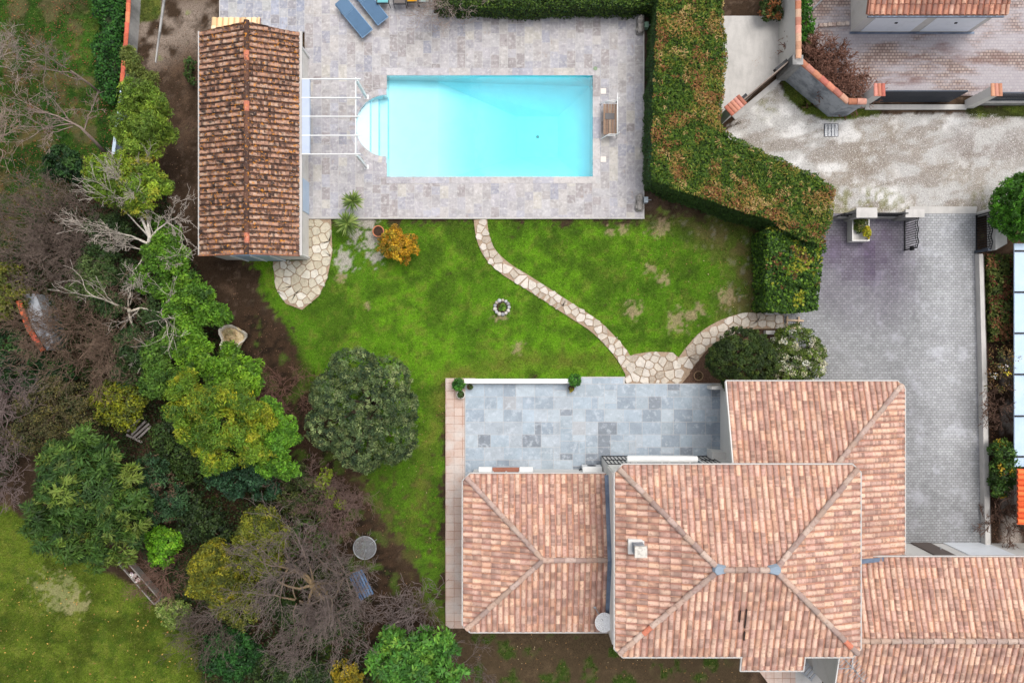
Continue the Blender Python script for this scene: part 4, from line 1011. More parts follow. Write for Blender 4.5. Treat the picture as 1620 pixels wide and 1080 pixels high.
# ================= right edge: glazed blue lean-to and red roof
vr = thing('veranda', 'pale blue panelled veranda roof with dark glazing bars on the right edge', 'veranda', (*G(1620, 560), 0))
x0, y0, _ = P(1606, 385, 1.3); x1, y1, _ = P(1700, 738, 1.3)
mb = MB(); mb.box(x0, x1, y1, y0, 1.2, 1.26); mb.build('roof_panel', M['blue_panel'], vr)
for py_ in (397, 462, 527, 592, 658, 722):
    a = P(1606, py_, 1.3); mb = MB(); mb.box(a[0], x1, a[1] - .035, a[1] + .035, 1.261, 1.31, C(40, 50, 66)); mb.build('glazing_bar', M['black_iron'], vr)
walls('wall', [(x0 + .9, y1 + .05), (x1, y1 + .05), (x1, y0 - .05), (x0 + .9, y0 - .05)], 1.19, vr, M['white_wall'])
rr = thing('annex', 'annex with a bright orange tile roof below the blue veranda', 'annex', (*G(1620, 780), 0))
x0, y0, _ = P(1609, 741, 1.6); x1, y1, _ = P(1700, 829, 1.6)
tile_plane('roof', [(x0, y0), (x1, y0), (x1, y1), (x0, y1)], (x0, y0), (0, -1), (1, 0), 1.6, .25, rr, M['new_tile'], [(232, 104, 52), (240, 118, 64), (222, 92, 46)], seed=81)
walls('wall', [(x0 + 1.0, y0 - .02), (x1, y0 - .02), (x1, y1), (x0 + 1.0, y1)], 1.5, rr, M['white_wall'])
# ---------------------------------------------------------------- plants
def unit(v): return v / (np.linalg.norm(v, axis=-1, keepdims=True) + 1e-9)
def leaf_mesh(name, Cc, Nn, size, aspect, cols, parent, m=None, T=None, fold=.0):
    n = len(Cc); Nn = unit(Nn)
    if T is None: T = rng.normal(size=(n, 3))
    T = unit(T - Nn * np.sum(T * Nn, 1, keepdims=True)); B = np.cross(Nn, T)
    L_ = (size * rng.uniform(.7, 1.3, n))[:, None]; W_ = L_ * aspect
    V = np.stack([Cc - T * L_ * .5, Cc + B * W_ * .5 + T * L_ * .05 + Nn * L_ * fold, Cc + T * L_ * .5, Cc - B * W_ * .5 + T * L_ * .05 + Nn * L_ * fold], 1).reshape(-1, 3)
    F = np.arange(n * 4).reshape(n, 4)
    return fast_mesh(name, V, F, cols, m or M['leaf'], parent)
def pal_pick(pal, n, jit=.16):
    a = np.array([C(*p[:3]) for p in pal]); w = np.array([p[3] if len(p) > 3 else 1 for p in pal], float); w /= w.sum()
    return a[rng.choice(len(pal), n, p=w)] * rng.uniform(1 - jit, 1 + jit, (n, 1))
def crown(lobes, parent, pal, leaf=.12, aspect=.55, dens=7.0, per=34, cr=.20, up=.5, name='crown', inner=.30, droop=0, rosette=False, shell=(.82, 1.03), cj=.16, lump=0.0, lsz=(.34, .52)):
    """lobes: (x,y,z,rx,ry,rz) metres. Clumps of leaves spread over and through each lobe."""
    CC, NN, KK = [], [], []
    if lump:
        # each lobe breaks into rounded tufts with gaps between them
        sub = []
        for (x, y, z, rx, ry, rz) in lobes:
            n = max(5, int(lump * 7.5)); d = unit(rng.normal(size=(n * 2, 3))); d = d[d[:, 2] > -.25][:n]; q = rng.uniform(*lsz, n)
            for e, f in zip(d, q):
                g = (1.02 - f) * rng.uniform(.72, 1.22); w = rng.uniform(.65, 1.4, 2)
                sub.append((x + e[0] * rx * g, y + e[1] * ry * g, z + e[2] * rz * g, rx * f * w[0], ry * f * w[1], min(rx, rz) * f))
        lobes = sub; dens = dens * 1.15; inner = .12
    for li, (x, y, z, rx, ry, rz) in enumerate(lobes):
        area = 4 * math.pi * (((rx * ry) ** 1.6 + (rx * rz) ** 1.6 + (ry * rz) ** 1.6) / 3) ** (1 / 1.6)
        n = max(6, int(area * dens)); d = unit(rng.normal(size=(int(n * 1.5), 3))); d = d[(d[:, 2] > -.55)][:n]
        rad = rng.uniform(shell[0], shell[1], len(d)); ni = int(len(d) * inner); rad[:ni] = rng.uniform(.35, .8, ni)
        c = np.array([x, y, z]) + d * rad[:, None] * np.array([rx, ry, rz])
        keep = np.ones(len(c), bool)
        for lj, (x2, y2, z2, a, b, e) in enumerate(lobes):
            if lj != li: keep &= (((c - [x2, y2, z2]) / [a, b, e]) ** 2).sum(1) > .55
        keep[:ni] = True
        CC.append(c[keep]); NN.append(d[keep])
    c = np.concatenate(CC); d = np.concatenate(NN); n = len(c)
    ccol = pal_pick(pal, n, cj)
    if lump:      # tufts differ in colour from one another
        tc = pal_pick(pal, len(CC), .2); ti = np.repeat(np.arange(len(CC)), [len(q) for q in CC]); ccol = ccol * .45 + tc[ti] * .55
    ids = np.repeat(np.arange(n), per); m = len(ids)
    g = rng.normal(size=(m, 3)); g *= (rng.uniform(.25, 1.0, (m, 1)) ** .6) * cr / (np.linalg.norm(g, axis=1, keepdims=True) * .75 + .2)
    spray = (rng.random(n) < (.16 if lump else .07))[ids]; g[spray] = g[spray] * .55 + d[ids][spray] * rng.uniform(.0, 1.5, (spray.sum(), 1)) * cr
    dn = d[ids]; g -= dn * np.sum(g * dn, 1, keepdims=True) * .35
    pos = c[ids] + g
    if rosette:
        T = g + dn * .15; Nn = dn * .7 + np.array([0, 0, up]) + rng.normal(size=(m, 3)) * .35
    else:
        T = rng.normal(size=(m, 3)) + dn * .4; Nn = dn * .7 + np.array([0, 0, up]) + rng.normal(size=(m, 3)) * .65
    cols = ccol[ids] * rng.uniform(.55, 1.45, (m, 1)) * (1 + rng.normal(size=(m, 3)) * .05)
    pos[:, 2] = np.maximum(pos[:, 2], .04)
    return leaf_mesh(name, pos, Nn, leaf, aspect, np.clip(cols, .004, .9), parent, T=T)
BARK = C(104, 88, 74)
def limbs(base, targets, parent, r=.12, col=BARK, name='trunk'):
    """tapered trunk that divides into one limb per lobe"""
    mb = MB(); b = Vector(base); cen = sum((Vector(t) for t in targets), Vector()) / len(targets)
    f = b + (cen - b) * .45; mb.tube([b - Vector((0, 0, .1)), b + (f - b) * .5 + Vector((random.uniform(-.05, .05), random.uniform(-.05, .05), 0)), f], [r * 1.25, r, r * .85], 8, col)
    for t in targets:
        t = Vector(t); mi = f + (t - f) * .5 + Vector((random.uniform(-.12, .12), random.uniform(-.12, .12), .08)); mb.tube([f, mi, t], [r * .7, r * .45, r * .15], 6, col)
    return mb.build(name, M['bark'], parent, smooth=True)
def lobe_px(px, py, r, z, rz=None, ry=None):
    x, y, _ = P(px, py, z); k = 1 - z / HCAM
    return (x, y, z, r / S * k, (ry or r) / S * k, rz if rz else r / S * k * .8)
def leafy(name, label, cat, base_px, lobes, pal, group=None, trunk_r=.12, **kw):
    t = thing(name, label, cat, (*G(*base_px), 0), group)
    L_ = [lobe_px(*l) for l in lobes]
    limbs((*G(*base_px), 0), [l[:3] for l in L_], t, trunk_r, name='trunk' if 'tree' in name or name in ('conifer',) else 'stem')
    if name in ('evergreen_tree', 'olive_tree') and 'lump' not in kw: kw['lump'] = 1.7; kw.setdefault('lsz', (.24, .42))
    crown(L_, t, pal, name='crown' if 'tree' in name or name == 'conifer' else 'foliage', **kw)
    return t

class Twig:
    def __init__(self): self.V = []; self.F = []; self.C = []; self.n = 0
    def seg(self, a, b, ra, rb, n, col):
        d = b - a
        if d.length < 1e-5: return
        s = d.orthogonal().normalized(); t = d.normalized().cross(s)
        for p, r in ((a, ra), (b, rb)):
            for k in range(n):
                an = 2 * math.pi * k / n; ca, sa = math.cos(an) * r, math.sin(an) * r
                self.V.append((p.x + s.x * ca + t.x * sa, p.y + s.y * ca + t.y * sa, p.z + s.z * ca + t.z * sa))
        for k in range(n):
            self.F.append((self.n + k, self.n + (k + 1) % n, self.n + n + (k + 1) % n, self.n + n + k)); self.C.append(col)
        self.n += 2 * n
def grow(tw, p, d, L_, r, depth, rnd, col, tcol, spread=.65, up=.12, kids=(2, 4), wob=.22, shrink=(.55, .8), side=True, rmin=.007):
    ns = 4 if depth > 1 else 3; prev = p; dd = d.copy()
    rr = r
    for i in range(ns):
        dd = (dd + Vector((rnd.gauss(0, wob), rnd.gauss(0, wob), rnd.gauss(0, wob) + up * .5))).normalized()
        q_ = prev + dd * (L_ / ns); rn = max(rmin, rr * .86)
        t = min(1, max(0, (rr - .012) / .05)); c_ = tuple(tcol[k] * (1 - t) + col[k] * t for k in range(3)); v = rnd.uniform(.8, 1.2)
        tw.seg(prev, q_, rr, rn, 5 if rr > .05 else 3, (c_[0] * v, c_[1] * v, c_[2] * v)); prev = q_; rr = rn
        if side and depth > 0 and i < ns - 1 and rnd.random() < .66:
            a = (dd + Vector((rnd.gauss(0, spread), rnd.gauss(0, spread), rnd.gauss(0, spread * .6) + up))).normalized()
            grow(tw, q_, a, L_ * rnd.uniform(.35, .6), rr * .55, depth - 1, rnd, col, tcol, spread, up, kids, wob, shrink, side, rmin)
    if depth > 0:
        for _ in range(rnd.randint(*kids)):
            a = (dd + Vector((rnd.gauss(0, spread), rnd.gauss(0, spread), rnd.gauss(0, spread * .6) + up))).normalized()
            grow(tw, prev, a, L_ * rnd.uniform(*shrink), rr * .72, depth - 1, rnd, col, tcol, spread, up, kids, wob, shrink, side, rmin)
def bare(name, label, cat, base_px, starts, col, tcol, depth=4, seed=1, group=None, trunk=None, rmin=.0058, **kw):
    """starts: list of (px,py,z, dx,dy,dz, length_m, radius) first limbs; trunk: points in (px,py,z,r) """
    rnd = random.Random(seed); t = thing(name, label, cat, (*G(*base_px), 0), group); tw = Twig()
    if trunk:
        mb = MB(); mb.tube([P(*q_[:3]) for q_ in trunk], [q_[3] for q_ in trunk], 8, col); mb.build('trunk' if 'tree' in name else 'stem', M['bark'], t, smooth=True)
    for (px, py, z, dx, dy, dz, L_, r) in starts:
        grow(tw, Vector(P(px, py, z)), Vector((dx, dy, dz)).normalized(), L_, r, depth, rnd, col, tcol, rmin=rmin, **kw)
    tw.V = [(a, b, max(.02, c_)) for a, b, c_ in tw.V]
    # 3- and 5-sided tubes are both quads, so one mesh
    fast_mesh('crown' if 'tree' in name else 'branches', tw.V, tw.F, tw.C, M['bark'], t)
    return t
def radial(px, py, z, n, L_, r, dz=(.3, .9), seed=0, a0=0, a1=2 * math.pi):
    rnd = random.Random(seed); out = []
    for i in range(n):
        a = a0 + (a1 - a0) * (i + rnd.uniform(.1, .9)) / n; out.append((px + 4 * math.cos(a), py - 4 * math.sin(a), z, math.cos(a), math.sin(a), rnd.uniform(*dz), L_ * rnd.uniform(.75, 1.2), r * rnd.uniform(.7, 1.1)))
    return out

def hedge(name, label, poly_px, z, pal, patches=(), leaf=.13, aspect=.4, dens=520, sides=True, up=.9, rough=.10, cat='hedge', side_pal=None, zt=None):
    """poly_px: outline of the top as it shows in the photo (at height z); walls drop straight to the soil"""
    pj, rj = [], random.Random(len(label))
    for i_, (xa, ya) in enumerate(poly_px):
        xb, yb = poly_px[(i_ + 1) % len(poly_px)]; L0 = math.hypot(xb - xa, yb - ya); n_ = max(1, int(L0 / 13))
        for k_ in range(n_):
            f = k_ / n_; o_ = 0 if k_ == 0 else rj.uniform(-2.2, 2.2); pj.append((xa + (xb - xa) * f + (yb - ya) / L0 * o_, ya + (yb - ya) * f - (xb - xa) / L0 * o_))
    poly_px = pj
    top = [P(x, y, z)[:2] for x, y in poly_px]
    if area2(top) < 0: top = top[::-1]; poly_px = poly_px[::-1]
    cx, cy = sum(p[0] for p in top) / len(top), sum(p[1] for p in top) / len(top)
    t = thing(name, label, cat, (cx, cy, 0))
    from mathutils.geometry import tessellate_polygon
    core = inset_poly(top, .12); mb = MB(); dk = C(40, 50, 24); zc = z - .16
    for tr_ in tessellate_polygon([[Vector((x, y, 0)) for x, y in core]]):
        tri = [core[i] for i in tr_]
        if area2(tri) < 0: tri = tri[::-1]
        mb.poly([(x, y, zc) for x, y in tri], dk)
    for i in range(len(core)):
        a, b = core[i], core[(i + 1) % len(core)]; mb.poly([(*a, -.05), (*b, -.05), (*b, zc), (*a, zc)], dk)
    mb.build('dark_core', M['bark'], t)  # solid core, dark in place of the shade inside the hedge
    # top leaves
    x0, x1 = min(p[0] for p in top), max(p[0] for p in top); y0, y1 = min(p[1] for p in top), max(p[1] for p in top)
    n = int((x1 - x0) * (y1 - y0) * dens); X = rng.uniform(x0, x1, n); Y = rng.uniform(y0, y1, n)
    tp = np.array(top); msk = soft_poly(X, Y, [tuple(p) for p in top], .06); lump = fbm(X, Y, .55, 3, 21); fine = fbm(X, Y, .16, 2, 22)
    edge = soft_poly(X, Y, [tuple(p) for p in top], .28)
    k = msk + (fine - .5) * .5 > .35; X, Y, lump, fine, edge = X[k], Y[k], lump[k], fine[k], edge[k]; n = len(X)
    Z = z + (lump - .5) * rough * 3 + (fine - .5) * .22 + rng.normal(size=n) * .045 - (1 - edge) * .14
    col = pal_pick(pal, n, .22); w = fbm(X, Y, .9, 3, 25)
    a = np.array([C(*p[:3]) for p in pal])
    for (pc, lo, hi, amt, sc, sd) in patches:
        f = sstep(fbm(X, Y, sc, 3, sd), lo, hi) * amt; pick = rng.random(n) < f; cc = np.array(C(*pc)) * rng.uniform(.7, 1.25, (pick.sum(), 1)); col[pick] = cc
    Nn = np.stack([rng.normal(size=n) * .6, rng.normal(size=n) * .6, np.full(n, up)], 1)
    CC = [np.stack([X, Y, Z], 1)]; NN = [Nn]; KK = [col]
    # side leaves
    for i in range(len(top)):
        a_, b_ = np.array(top[i]), np.array(top[(i + 1) % len(top)]); L_ = np.linalg.norm(b_ - a_)
        if L_ < .05: continue
        m = int(L_ * z * dens * .55); s_ = rng.random(m)[:, None]; zz = rng.uniform(.02, z, m); nrm = np.array([(b_ - a_)[1], -(b_ - a_)[0]]) / L_
        pxy = a_ + (b_ - a_) * s_; bl = fbm(pxy[:, 0] + pxy[:, 1], zz, .5, 3, 27)
        off = (bl - .5) * .24 + rng.normal(size=m) * .04 - .06 - sstep(zz, z - .25, z) * .06
        pxy = pxy + nrm * off[:, None]; CC.append(np.column_stack([pxy, zz])); NN.append(np.column_stack([np.repeat(nrm[None], m, 0) + rng.normal(size=(m, 2)) * .5, rng.uniform(.0, .8, m)])); KK.append(pal_pick(side_pal or pal, m, .22))
    leaf_mesh('foliage', np.concatenate(CC), np.concatenate(NN), leaf, aspect, np.clip(np.concatenate(KK), .004, .9), t)
    return t

G_DK = [(52, 74, 38, 3), (66, 90, 42, 3), (44, 60, 34, 2), (82, 104, 50, 1)]
# ---- the big clipped conifer hedge: along the deck, then running east to the drive
HP = [(66, 96, 34, 4), (86, 116, 38, 4), (106, 132, 44, 2.6), (128, 142, 54, 1), (52, 74, 32, 2.4)]
hedge('hedge', 'tall clipped conifer hedge with browned top running from the pool deck to the drive',
      [(1044, -40), (1142, -40), (1150, 80), (1146, 150), (1140, 190), (1160, 215), (1230, 248), (1300, 280), (1322, 300), (1318, 345), (1300, 385), (1275, 380), (1212, 345), (1130, 318), (1068, 298), (1034, 284), (1030, 268), (1034, 150)],
      2.4, HP, [((172, 138, 78), .52, .66, .55, 1.0, 31), ((142, 136, 60), .5, .66, .4, .6, 33), ((152, 104, 66), .56, .68, .5, .8, 35), ((196, 166, 110), .60, .70, .5, .35, 37)], leaf=.13, aspect=.30, dens=950, side_pal=[(56, 84, 38, 3), (70, 96, 42, 2), (48, 68, 34, 2)])
hedge('hedge', 'low dark hedge along the top edge of the pool deck', [(690, -30), (1046, -30), (1044, 8), (860, 12), (690, 8)], 1.3, [(54, 78, 34, 3), (76, 102, 36, 3), (96, 120, 44, 1), (44, 62, 32, 2)], leaf=.11, aspect=.5, dens=700)
hedge('ivy_hedge', 'square cut ivy hedge between the lawn and the driveway', [(1213, 362), (1250, 352), (1306, 380), (1300, 420), (1296, 470), (1292, 490), (1252, 494), (1214, 488)], 1.9,
      [(60, 90, 34, 4), (84, 118, 40, 3), (108, 142, 44, 1.6), (46, 70, 32, 3)], [((158, 160, 52), .55, .68, .6, .5, 41), ((130, 96, 60), .62, .74, .5, .4, 43)], leaf=.12, aspect=.75, dens=620, rough=.14)
hedge('hedge', 'brownish mixed hedge behind the kerb wall right of the driveway', [(1566, 402), (1612, 400), (1610, 470), (1608, 535), (1568, 540), (1566, 470)], .45,
      [(92, 108, 48, 3), (112, 118, 56, 2), (74, 88, 42, 3)], [((150, 104, 70), .48, .62, .75, .6, 45), ((120, 70, 52), .54, .7, .5, .3, 46)], leaf=.11, aspect=.6, dens=650, rough=.16)
hedge('hedge', 'dark green ivy strip left of the orange coped boundary wall', [(156, -40), (196, -40), (191, 60), (186, 130), (176, 165), (164, 158), (150, 130), (158, 100), (144, 70), (156, 40), (146, 10)], .6, [(44, 84, 36, 3), (56, 104, 40, 3), (70, 120, 46, 2), (36, 62, 34, 2)], leaf=.11, aspect=.75, dens=560, rough=.3)

# ---- single trees and shrubs
leafy('olive_tree', 'large round olive tree with grey green leaves on the lawn', 'tree', (598, 628),
      [(575, 640, 66, 2.3, 1.3), (530, 625, 38, 2.3, 1.1), (560, 592, 42, 2.4, 1.1), (610, 602, 38, 2.4, 1.1), (628, 645, 34, 2.2, 1.1), (618, 690, 42, 2.3, 1.2), (570, 700, 42, 2.4, 1.2), (526, 672, 40, 2.2, 1.1), (580, 725, 22, 1.9, .8)],
      [(80, 98, 62, 4), (112, 130, 82, 3), (58, 76, 52, 3), (140, 152, 100, 1.6), (104, 118, 68, 2)], leaf=.12, aspect=.27, dens=24, per=26, cr=.13, trunk_r=.2, up=.35, inner=.12, lump=0, cj=.3)
leafy('conifer', 'dark dome shaped clipped conifer at the corner of the house roof', 'conifer', (1160, 560),
      [(1170, 566, 46, 1.5, 1.1, 34), (1150, 570, 32, 1.4, .9), (1195, 572, 34, 1.5, .9), (1172, 590, 34, 1.4, .9), (1190, 545, 22, 1.1, .8), (1170, 548, 30, 1.4, .8)], [(54, 72, 32, 4), (68, 86, 36, 3), (86, 102, 42, 1.3), (44, 58, 28, 3)], leaf=.10, aspect=.34, dens=20, per=40, cr=.13, inner=.1)
leafy('flowering_shrub', 'shrub covered with tiny white flowers beside the driveway', 'shrub', (1250, 560),
      [(1258, 545, 34, 1.1), (1270, 575, 34, 1.0), (1242, 580, 32, 1.0), (1284, 556, 22, .9), (1240, 548, 24, .9)], [(92, 110, 48, 4), (112, 132, 54, 2.5), (212, 208, 186, 1.5), (184, 180, 150, 1.6), (70, 90, 40, 2)], leaf=.07, aspect=.7, dens=24, per=34, cr=.14, cj=.3)
leafy('orange_shrub', 'round shrub with orange yellow leaves beside the clay pot on the lawn', 'shrub', (632, 398),
      [(628, 386, 22, .8), (642, 396, 20, .8), (616, 394, 18, .7), (634, 372, 18, .7), (648, 382, 14, .7), (612, 380, 14, .6)], [(204, 156, 38, 4), (178, 126, 34, 2), (220, 180, 56, 2.4), (140, 116, 42, 2), (104, 112, 44, 1.6)], leaf=.085, aspect=.55, dens=26, per=18, cr=.11, lump=1.0, lsz=(.3, .5))
# top right: clipped green cone, shrubs by the gate and courtyard
leafy('conifer', 'bright green clipped conifer at the right edge above the gate', 'conifer', (1590, 335),
      [(1612, 322, 36, 2.0, 1.2), (1600, 340, 26, 1.6, 1.0), (1622, 300, 28, 1.8, 1.0), (1604, 306, 22, 1.7, .9), (1622, 352, 30, 1.6, 1.0)], [(76, 128, 34, 4), (92, 150, 40, 3), (60, 100, 34, 3)], leaf=.13, aspect=.35, dens=18, per=36, cr=.16)
leafy('shrub', 'bright green shrub beside the wall with tiled coping, top right', 'shrub', (1272, 40), [(1272, 20, 12, .6), (1276, 42, 13, .5), (1268, 58, 9, .4), (1275, 0, 12, .6)], [(70, 120, 38, 3), (88, 140, 44, 2), (56, 96, 36, 2)], leaf=.10, dens=26, per=24, cr=.12)
leafy('shrub', 'dark ivy and rusty leaf shrub against the pale wall above the concrete strip', 'shrub', (1222, 15), [(1222, 0, 16, .8), (1214, 16, 15, .6), (1230, 22, 10, .5)], [(62, 82, 40, 3), (78, 96, 46, 2), (150, 96, 58, 2.0)], leaf=.10, dens=22, per=24, cr=.13)
leafy('shrub', 'green shrub with yellow flecks against the lower right kerb wall', 'shrub', (1580, 735), [(1585, 715, 20, .9), (1590, 745, 22, .9), (1580, 770, 16, .7), (1598, 730, 16, .9)], [(66, 96, 38, 4), (84, 112, 42, 2), (52, 74, 36, 2), (196, 164, 52, .5)], leaf=.11, dens=20, per=26, cr=.15)
leafy('rose_bush', 'thin rose bush with white and yellow blooms right of the kerb wall', 'shrub', (1588, 580), [(1588, 566, 22, .8), (1582, 600, 20, .7), (1600, 590, 16, .7)], [(120, 98, 58, 3), (142, 108, 68, 2), (86, 92, 48, 2), (240, 236, 228, .55), (226, 190, 60, .25)], leaf=.08, dens=11, per=12, cr=.2, cj=.3)
bare('bare_shrub', 'brown leafless vine tangle behind the tile capped courtyard wall', 'shrub', (1305, 110), sum([radial(x_, y_, .2, 7, .65, .02, (.4, 1.2), 300 + i) for i, (x_, y_) in enumerate(((1280, 82), (1293, 98), (1308, 114), (1322, 130), (1338, 146), (1298, 108), (1318, 136)))], []), C(120, 88, 74), C(138, 100, 84), depth=3, seed=5, rmin=.012, wob=.4)
bare('bare_shrub', 'leafless brown twiggy bush at the end of the right planting strip', 'shrub', (1590, 815), radial(1588, 810, .2, 8, .6, .022, (.3, 1.0), 401) + radial(1582, 640, .2, 7, .6, .02, (.3, 1.0), 402), C(96, 74, 62), C(110, 84, 70), depth=3, seed=6, rmin=.011)
bare('bare_tree', 'leafless bush poking over the top edge of the pool deck', 'tree', (705, 5), radial(705, 0, .4, 12, 1.0, .03, (.3, 1.0), 403, math.pi * .95, math.pi * 2.05), C(150, 134, 124), C(168, 150, 140), depth=3, seed=8, rmin=.0058, trunk=[(706, -6, 0, .07), (705, -2, .5, .05)])

# ---- the wild border on the left
YG = [(138, 150, 48, 3), (118, 136, 44, 3), (158, 160, 56, 1.5), (92, 112, 40, 2)]
LG = [(98, 140, 46, 3), (118, 162, 50, 3), (78, 116, 42, 2), (134, 176, 56, 1)]
OLV = [(112, 118, 48, 3), (130, 128, 50, 2), (90, 98, 44, 3)]
TEAL = [(52, 84, 58, 3), (64, 100, 66, 3), (44, 70, 50, 2)]
DKG = [(42, 70, 40, 3), (54, 86, 44, 3), (36, 58, 36, 2), (68, 100, 48, 1)]
leafy('evergreen_tree', 'small feathery evergreen just below the orange coped wall', 'tree', (212, 108), [(208, 96, 13, 2.2), (214, 112, 12, 2.0), (236, 126, 12, 1.8), (203, 84, 8, 2.0)], [(112, 122, 58, 3), (96, 110, 52, 3), (130, 140, 64, 1)], leaf=.13, aspect=.25, dens=22, per=26, cr=.16, trunk_r=.06)
leafy('evergreen_tree', 'tall feathery acacia beside the blue rail on the boundary wall', 'tree', (232, 200), [(226, 158, 28, 3.4, .9), (244, 172, 24, 3.2, .9), (214, 190, 26, 3.2, .9), (240, 200, 26, 3.5, .9), (224, 220, 28, 3.2, .9), (260, 212, 18, 2.8, .7), (206, 215, 18, 2.8, .7), (246, 232, 18, 2.8, .7)], [(124, 150, 52, 4), (102, 128, 48, 3), (150, 172, 60, 2), (80, 104, 44, 2)], leaf=.15, aspect=.24, dens=13, per=40, cr=.22, trunk_r=.1)
leafy('evergreen_tree', 'yellow green acacia crowding behind the white leafless tree', 'tree', (212, 300), [(155, 270, 22, 3.0), (178, 268, 22, 3.2), (165, 292, 24, 3.2), (205, 258, 22, 3.2), (230, 268, 20, 3.2), (200, 300, 28, 3.2), (235, 300, 28, 3.4), (255, 290, 16, 2.8), (218, 318, 22, 3.2)], [(126, 152, 46, 4), (100, 130, 44, 3), (154, 176, 54, 1.8), (186, 170, 60, .6), (76, 102, 40, 2)], leaf=.15, aspect=.26, dens=13, per=38, cr=.22, trunk_r=.1)
leafy('shrub', 'dark round bush on the neighbouring lawn at far left', 'shrub', (105, 258), [(100, 256, 25, 1.3), (112, 268, 20, 1.2), (84, 268, 18, 1.1)], DKG, leaf=.11, aspect=.6, dens=17, per=34, cr=.17)
leafy('evergreen_tree', 'dark green undergrowth tree between the two white barked trees', 'tree', (190, 420), [(175, 360, 30, 1.8), (160, 400, 26, 1.6), (190, 440, 30, 1.6), (175, 480, 28, 1.6), (215, 550, 32, 1.8), (250, 500, 28, 1.8), (200, 590, 26, 1.6)], [(64, 88, 48, 3), (82, 104, 56, 2), (52, 72, 42, 3)], leaf=.12, aspect=.4, dens=10, per=32, cr=.24)
leafy('evergreen_tree', 'bright green leafy tree south west of the pool house', 'tree', (300, 480), [(262, 388, 22, 2.4), (272, 420, 26, 2.6), (292, 445, 26, 2.6), (312, 470, 24, 2.6), (330, 500, 22, 2.4), (286, 480, 26, 2.4), (262, 450, 22, 2.2), (350, 498, 14, 2.2), (306, 520, 24, 2.2)], [(104, 148, 42, 4), (82, 122, 40, 3), (132, 176, 50, 1.6), (62, 92, 38, 2.5)], leaf=.13, aspect=.4, dens=14, per=34, cr=.21, trunk_r=.1)
leafy('evergreen_tree', 'lime green leafy tree beside the pale garden sack', 'tree', (345, 600), [(300, 556, 24, 2.4), (322, 575, 24, 2.6), (345, 590, 26, 2.8), (372, 580, 24, 2.6), (395, 600, 22, 2.6), (366, 556, 15, 2.2), (318, 545, 16, 2.2), (400, 580, 14, 2.4)], [(118, 162, 42, 4), (94, 136, 40, 3), (146, 186, 50, 1.6), (70, 100, 38, 2)], leaf=.13, aspect=.38, dens=15, per=34, cr=.2, trunk_r=.1)
leafy('evergreen_tree', 'large golden green mimosa, the yellowest crown in the wild border', 'tree', (350, 690),
      [(300, 615, 30, 3.6, .9), (290, 655, 26, 3.4, .8), (330, 640, 30, 4.0, .9), (370, 628, 28, 3.8, .9), (400, 640, 26, 3.6, .9), (345, 680, 32, 4.0, .9), (385, 680, 30, 3.8, .9), (310, 690, 24, 3.4, .8), (345, 718, 26, 3.6, .8), (400, 712, 24, 3.4, .8), (420, 670, 20, 3.2, .8)], [(118, 146, 42, 4), (94, 128, 42, 3), (176, 172, 46, 2.6), (74, 104, 38, 2.3)], leaf=.14, aspect=.28, dens=13, per=40, cr=.24, trunk_r=.14)
leafy('evergreen_tree', 'fresh green leafy tree between the mimosa and the olive', 'tree', (430, 710), [(430, 645, 16, 2.8), (446, 672, 20, 3.0), (440, 700, 22, 3.0), (462, 690, 14, 2.8), (450, 735, 20, 2.8), (425, 735, 18, 2.6)], [(112, 162, 46, 4), (88, 134, 44, 3), (138, 186, 54, 1.5), (66, 100, 38, 2)], leaf=.13, aspect=.38, dens=16, per=32, cr=.19, trunk_r=.08)
leafy('shrub', 'dark bluish green shrub in shade below the golden mimosa', 'shrub', (395, 755), [(395, 750, 26, 1.7), (370, 765, 22, 1.5), (420, 770, 20, 1.5), (345, 750, 20, 1.5)], TEAL, leaf=.11, dens=13, per=30, cr=.2)
leafy('shrub', 'yellow green dome of small leaves left of the split timber pile', 'shrub', (190, 640), [(180, 625, 24, 1.6), (205, 632, 24, 1.6), (172, 650, 22, 1.5), (200, 660, 22, 1.6), (158, 632, 16, 1.4)], [(142, 146, 38, 4), (118, 126, 40, 3), (86, 96, 40, 3)], leaf=.10, aspect=.6, dens=17, per=22, cr=.17)
leafy('shrub', 'olive brown half bare shrub left of the yellow green dome', 'shrub', (105, 640), [(80, 625, 30, 1.5), (115, 640, 34, 1.6), (85, 665, 30, 1.5), (50, 640, 26, 1.4), (130, 680, 26, 1.5), (40, 690, 28, 1.4)], [(104, 98, 64, 4), (88, 84, 56, 3), (120, 112, 60, 2), (70, 76, 46, 2)], leaf=.09, aspect=.35, dens=11, per=28, cr=.24)
leafy('evergreen_tree', 'largest dark green tree with long pointed leaves above the bottom left lawn', 'tree', (215, 740),
      [(135, 770, 62, 2.9, 1.5), (95, 790, 46, 2.6, 1.3), (140, 725, 48, 2.7, 1.3), (185, 745, 46, 2.8, 1.3), (195, 800, 46, 2.8, 1.3), (140, 840, 50, 2.7, 1.3), (90, 835, 40, 2.4, 1.2), (178, 860, 36, 2.4, 1.2), (100, 735, 34, 2.4, 1.1)],
      [(64, 94, 40, 4), (86, 116, 46, 3), (46, 70, 34, 3), (126, 140, 58, 1.2)], leaf=.25, aspect=.22, dens=7.5, per=22, cr=.22, rosette=True, trunk_r=.2, inner=.15)
leafy('shrub', 'dark teal leafy shrub just right of the largest dark green tree', 'shrub', (268, 780), [(250, 770, 28, 1.8), (275, 790, 26, 1.7), (255, 805, 24, 1.7), (240, 740, 22, 1.7)], [(58, 88, 56, 3), (72, 104, 62, 2), (48, 72, 48, 2), (104, 84, 66, 1)], leaf=.14, aspect=.3, dens=12, per=26, cr=.2)
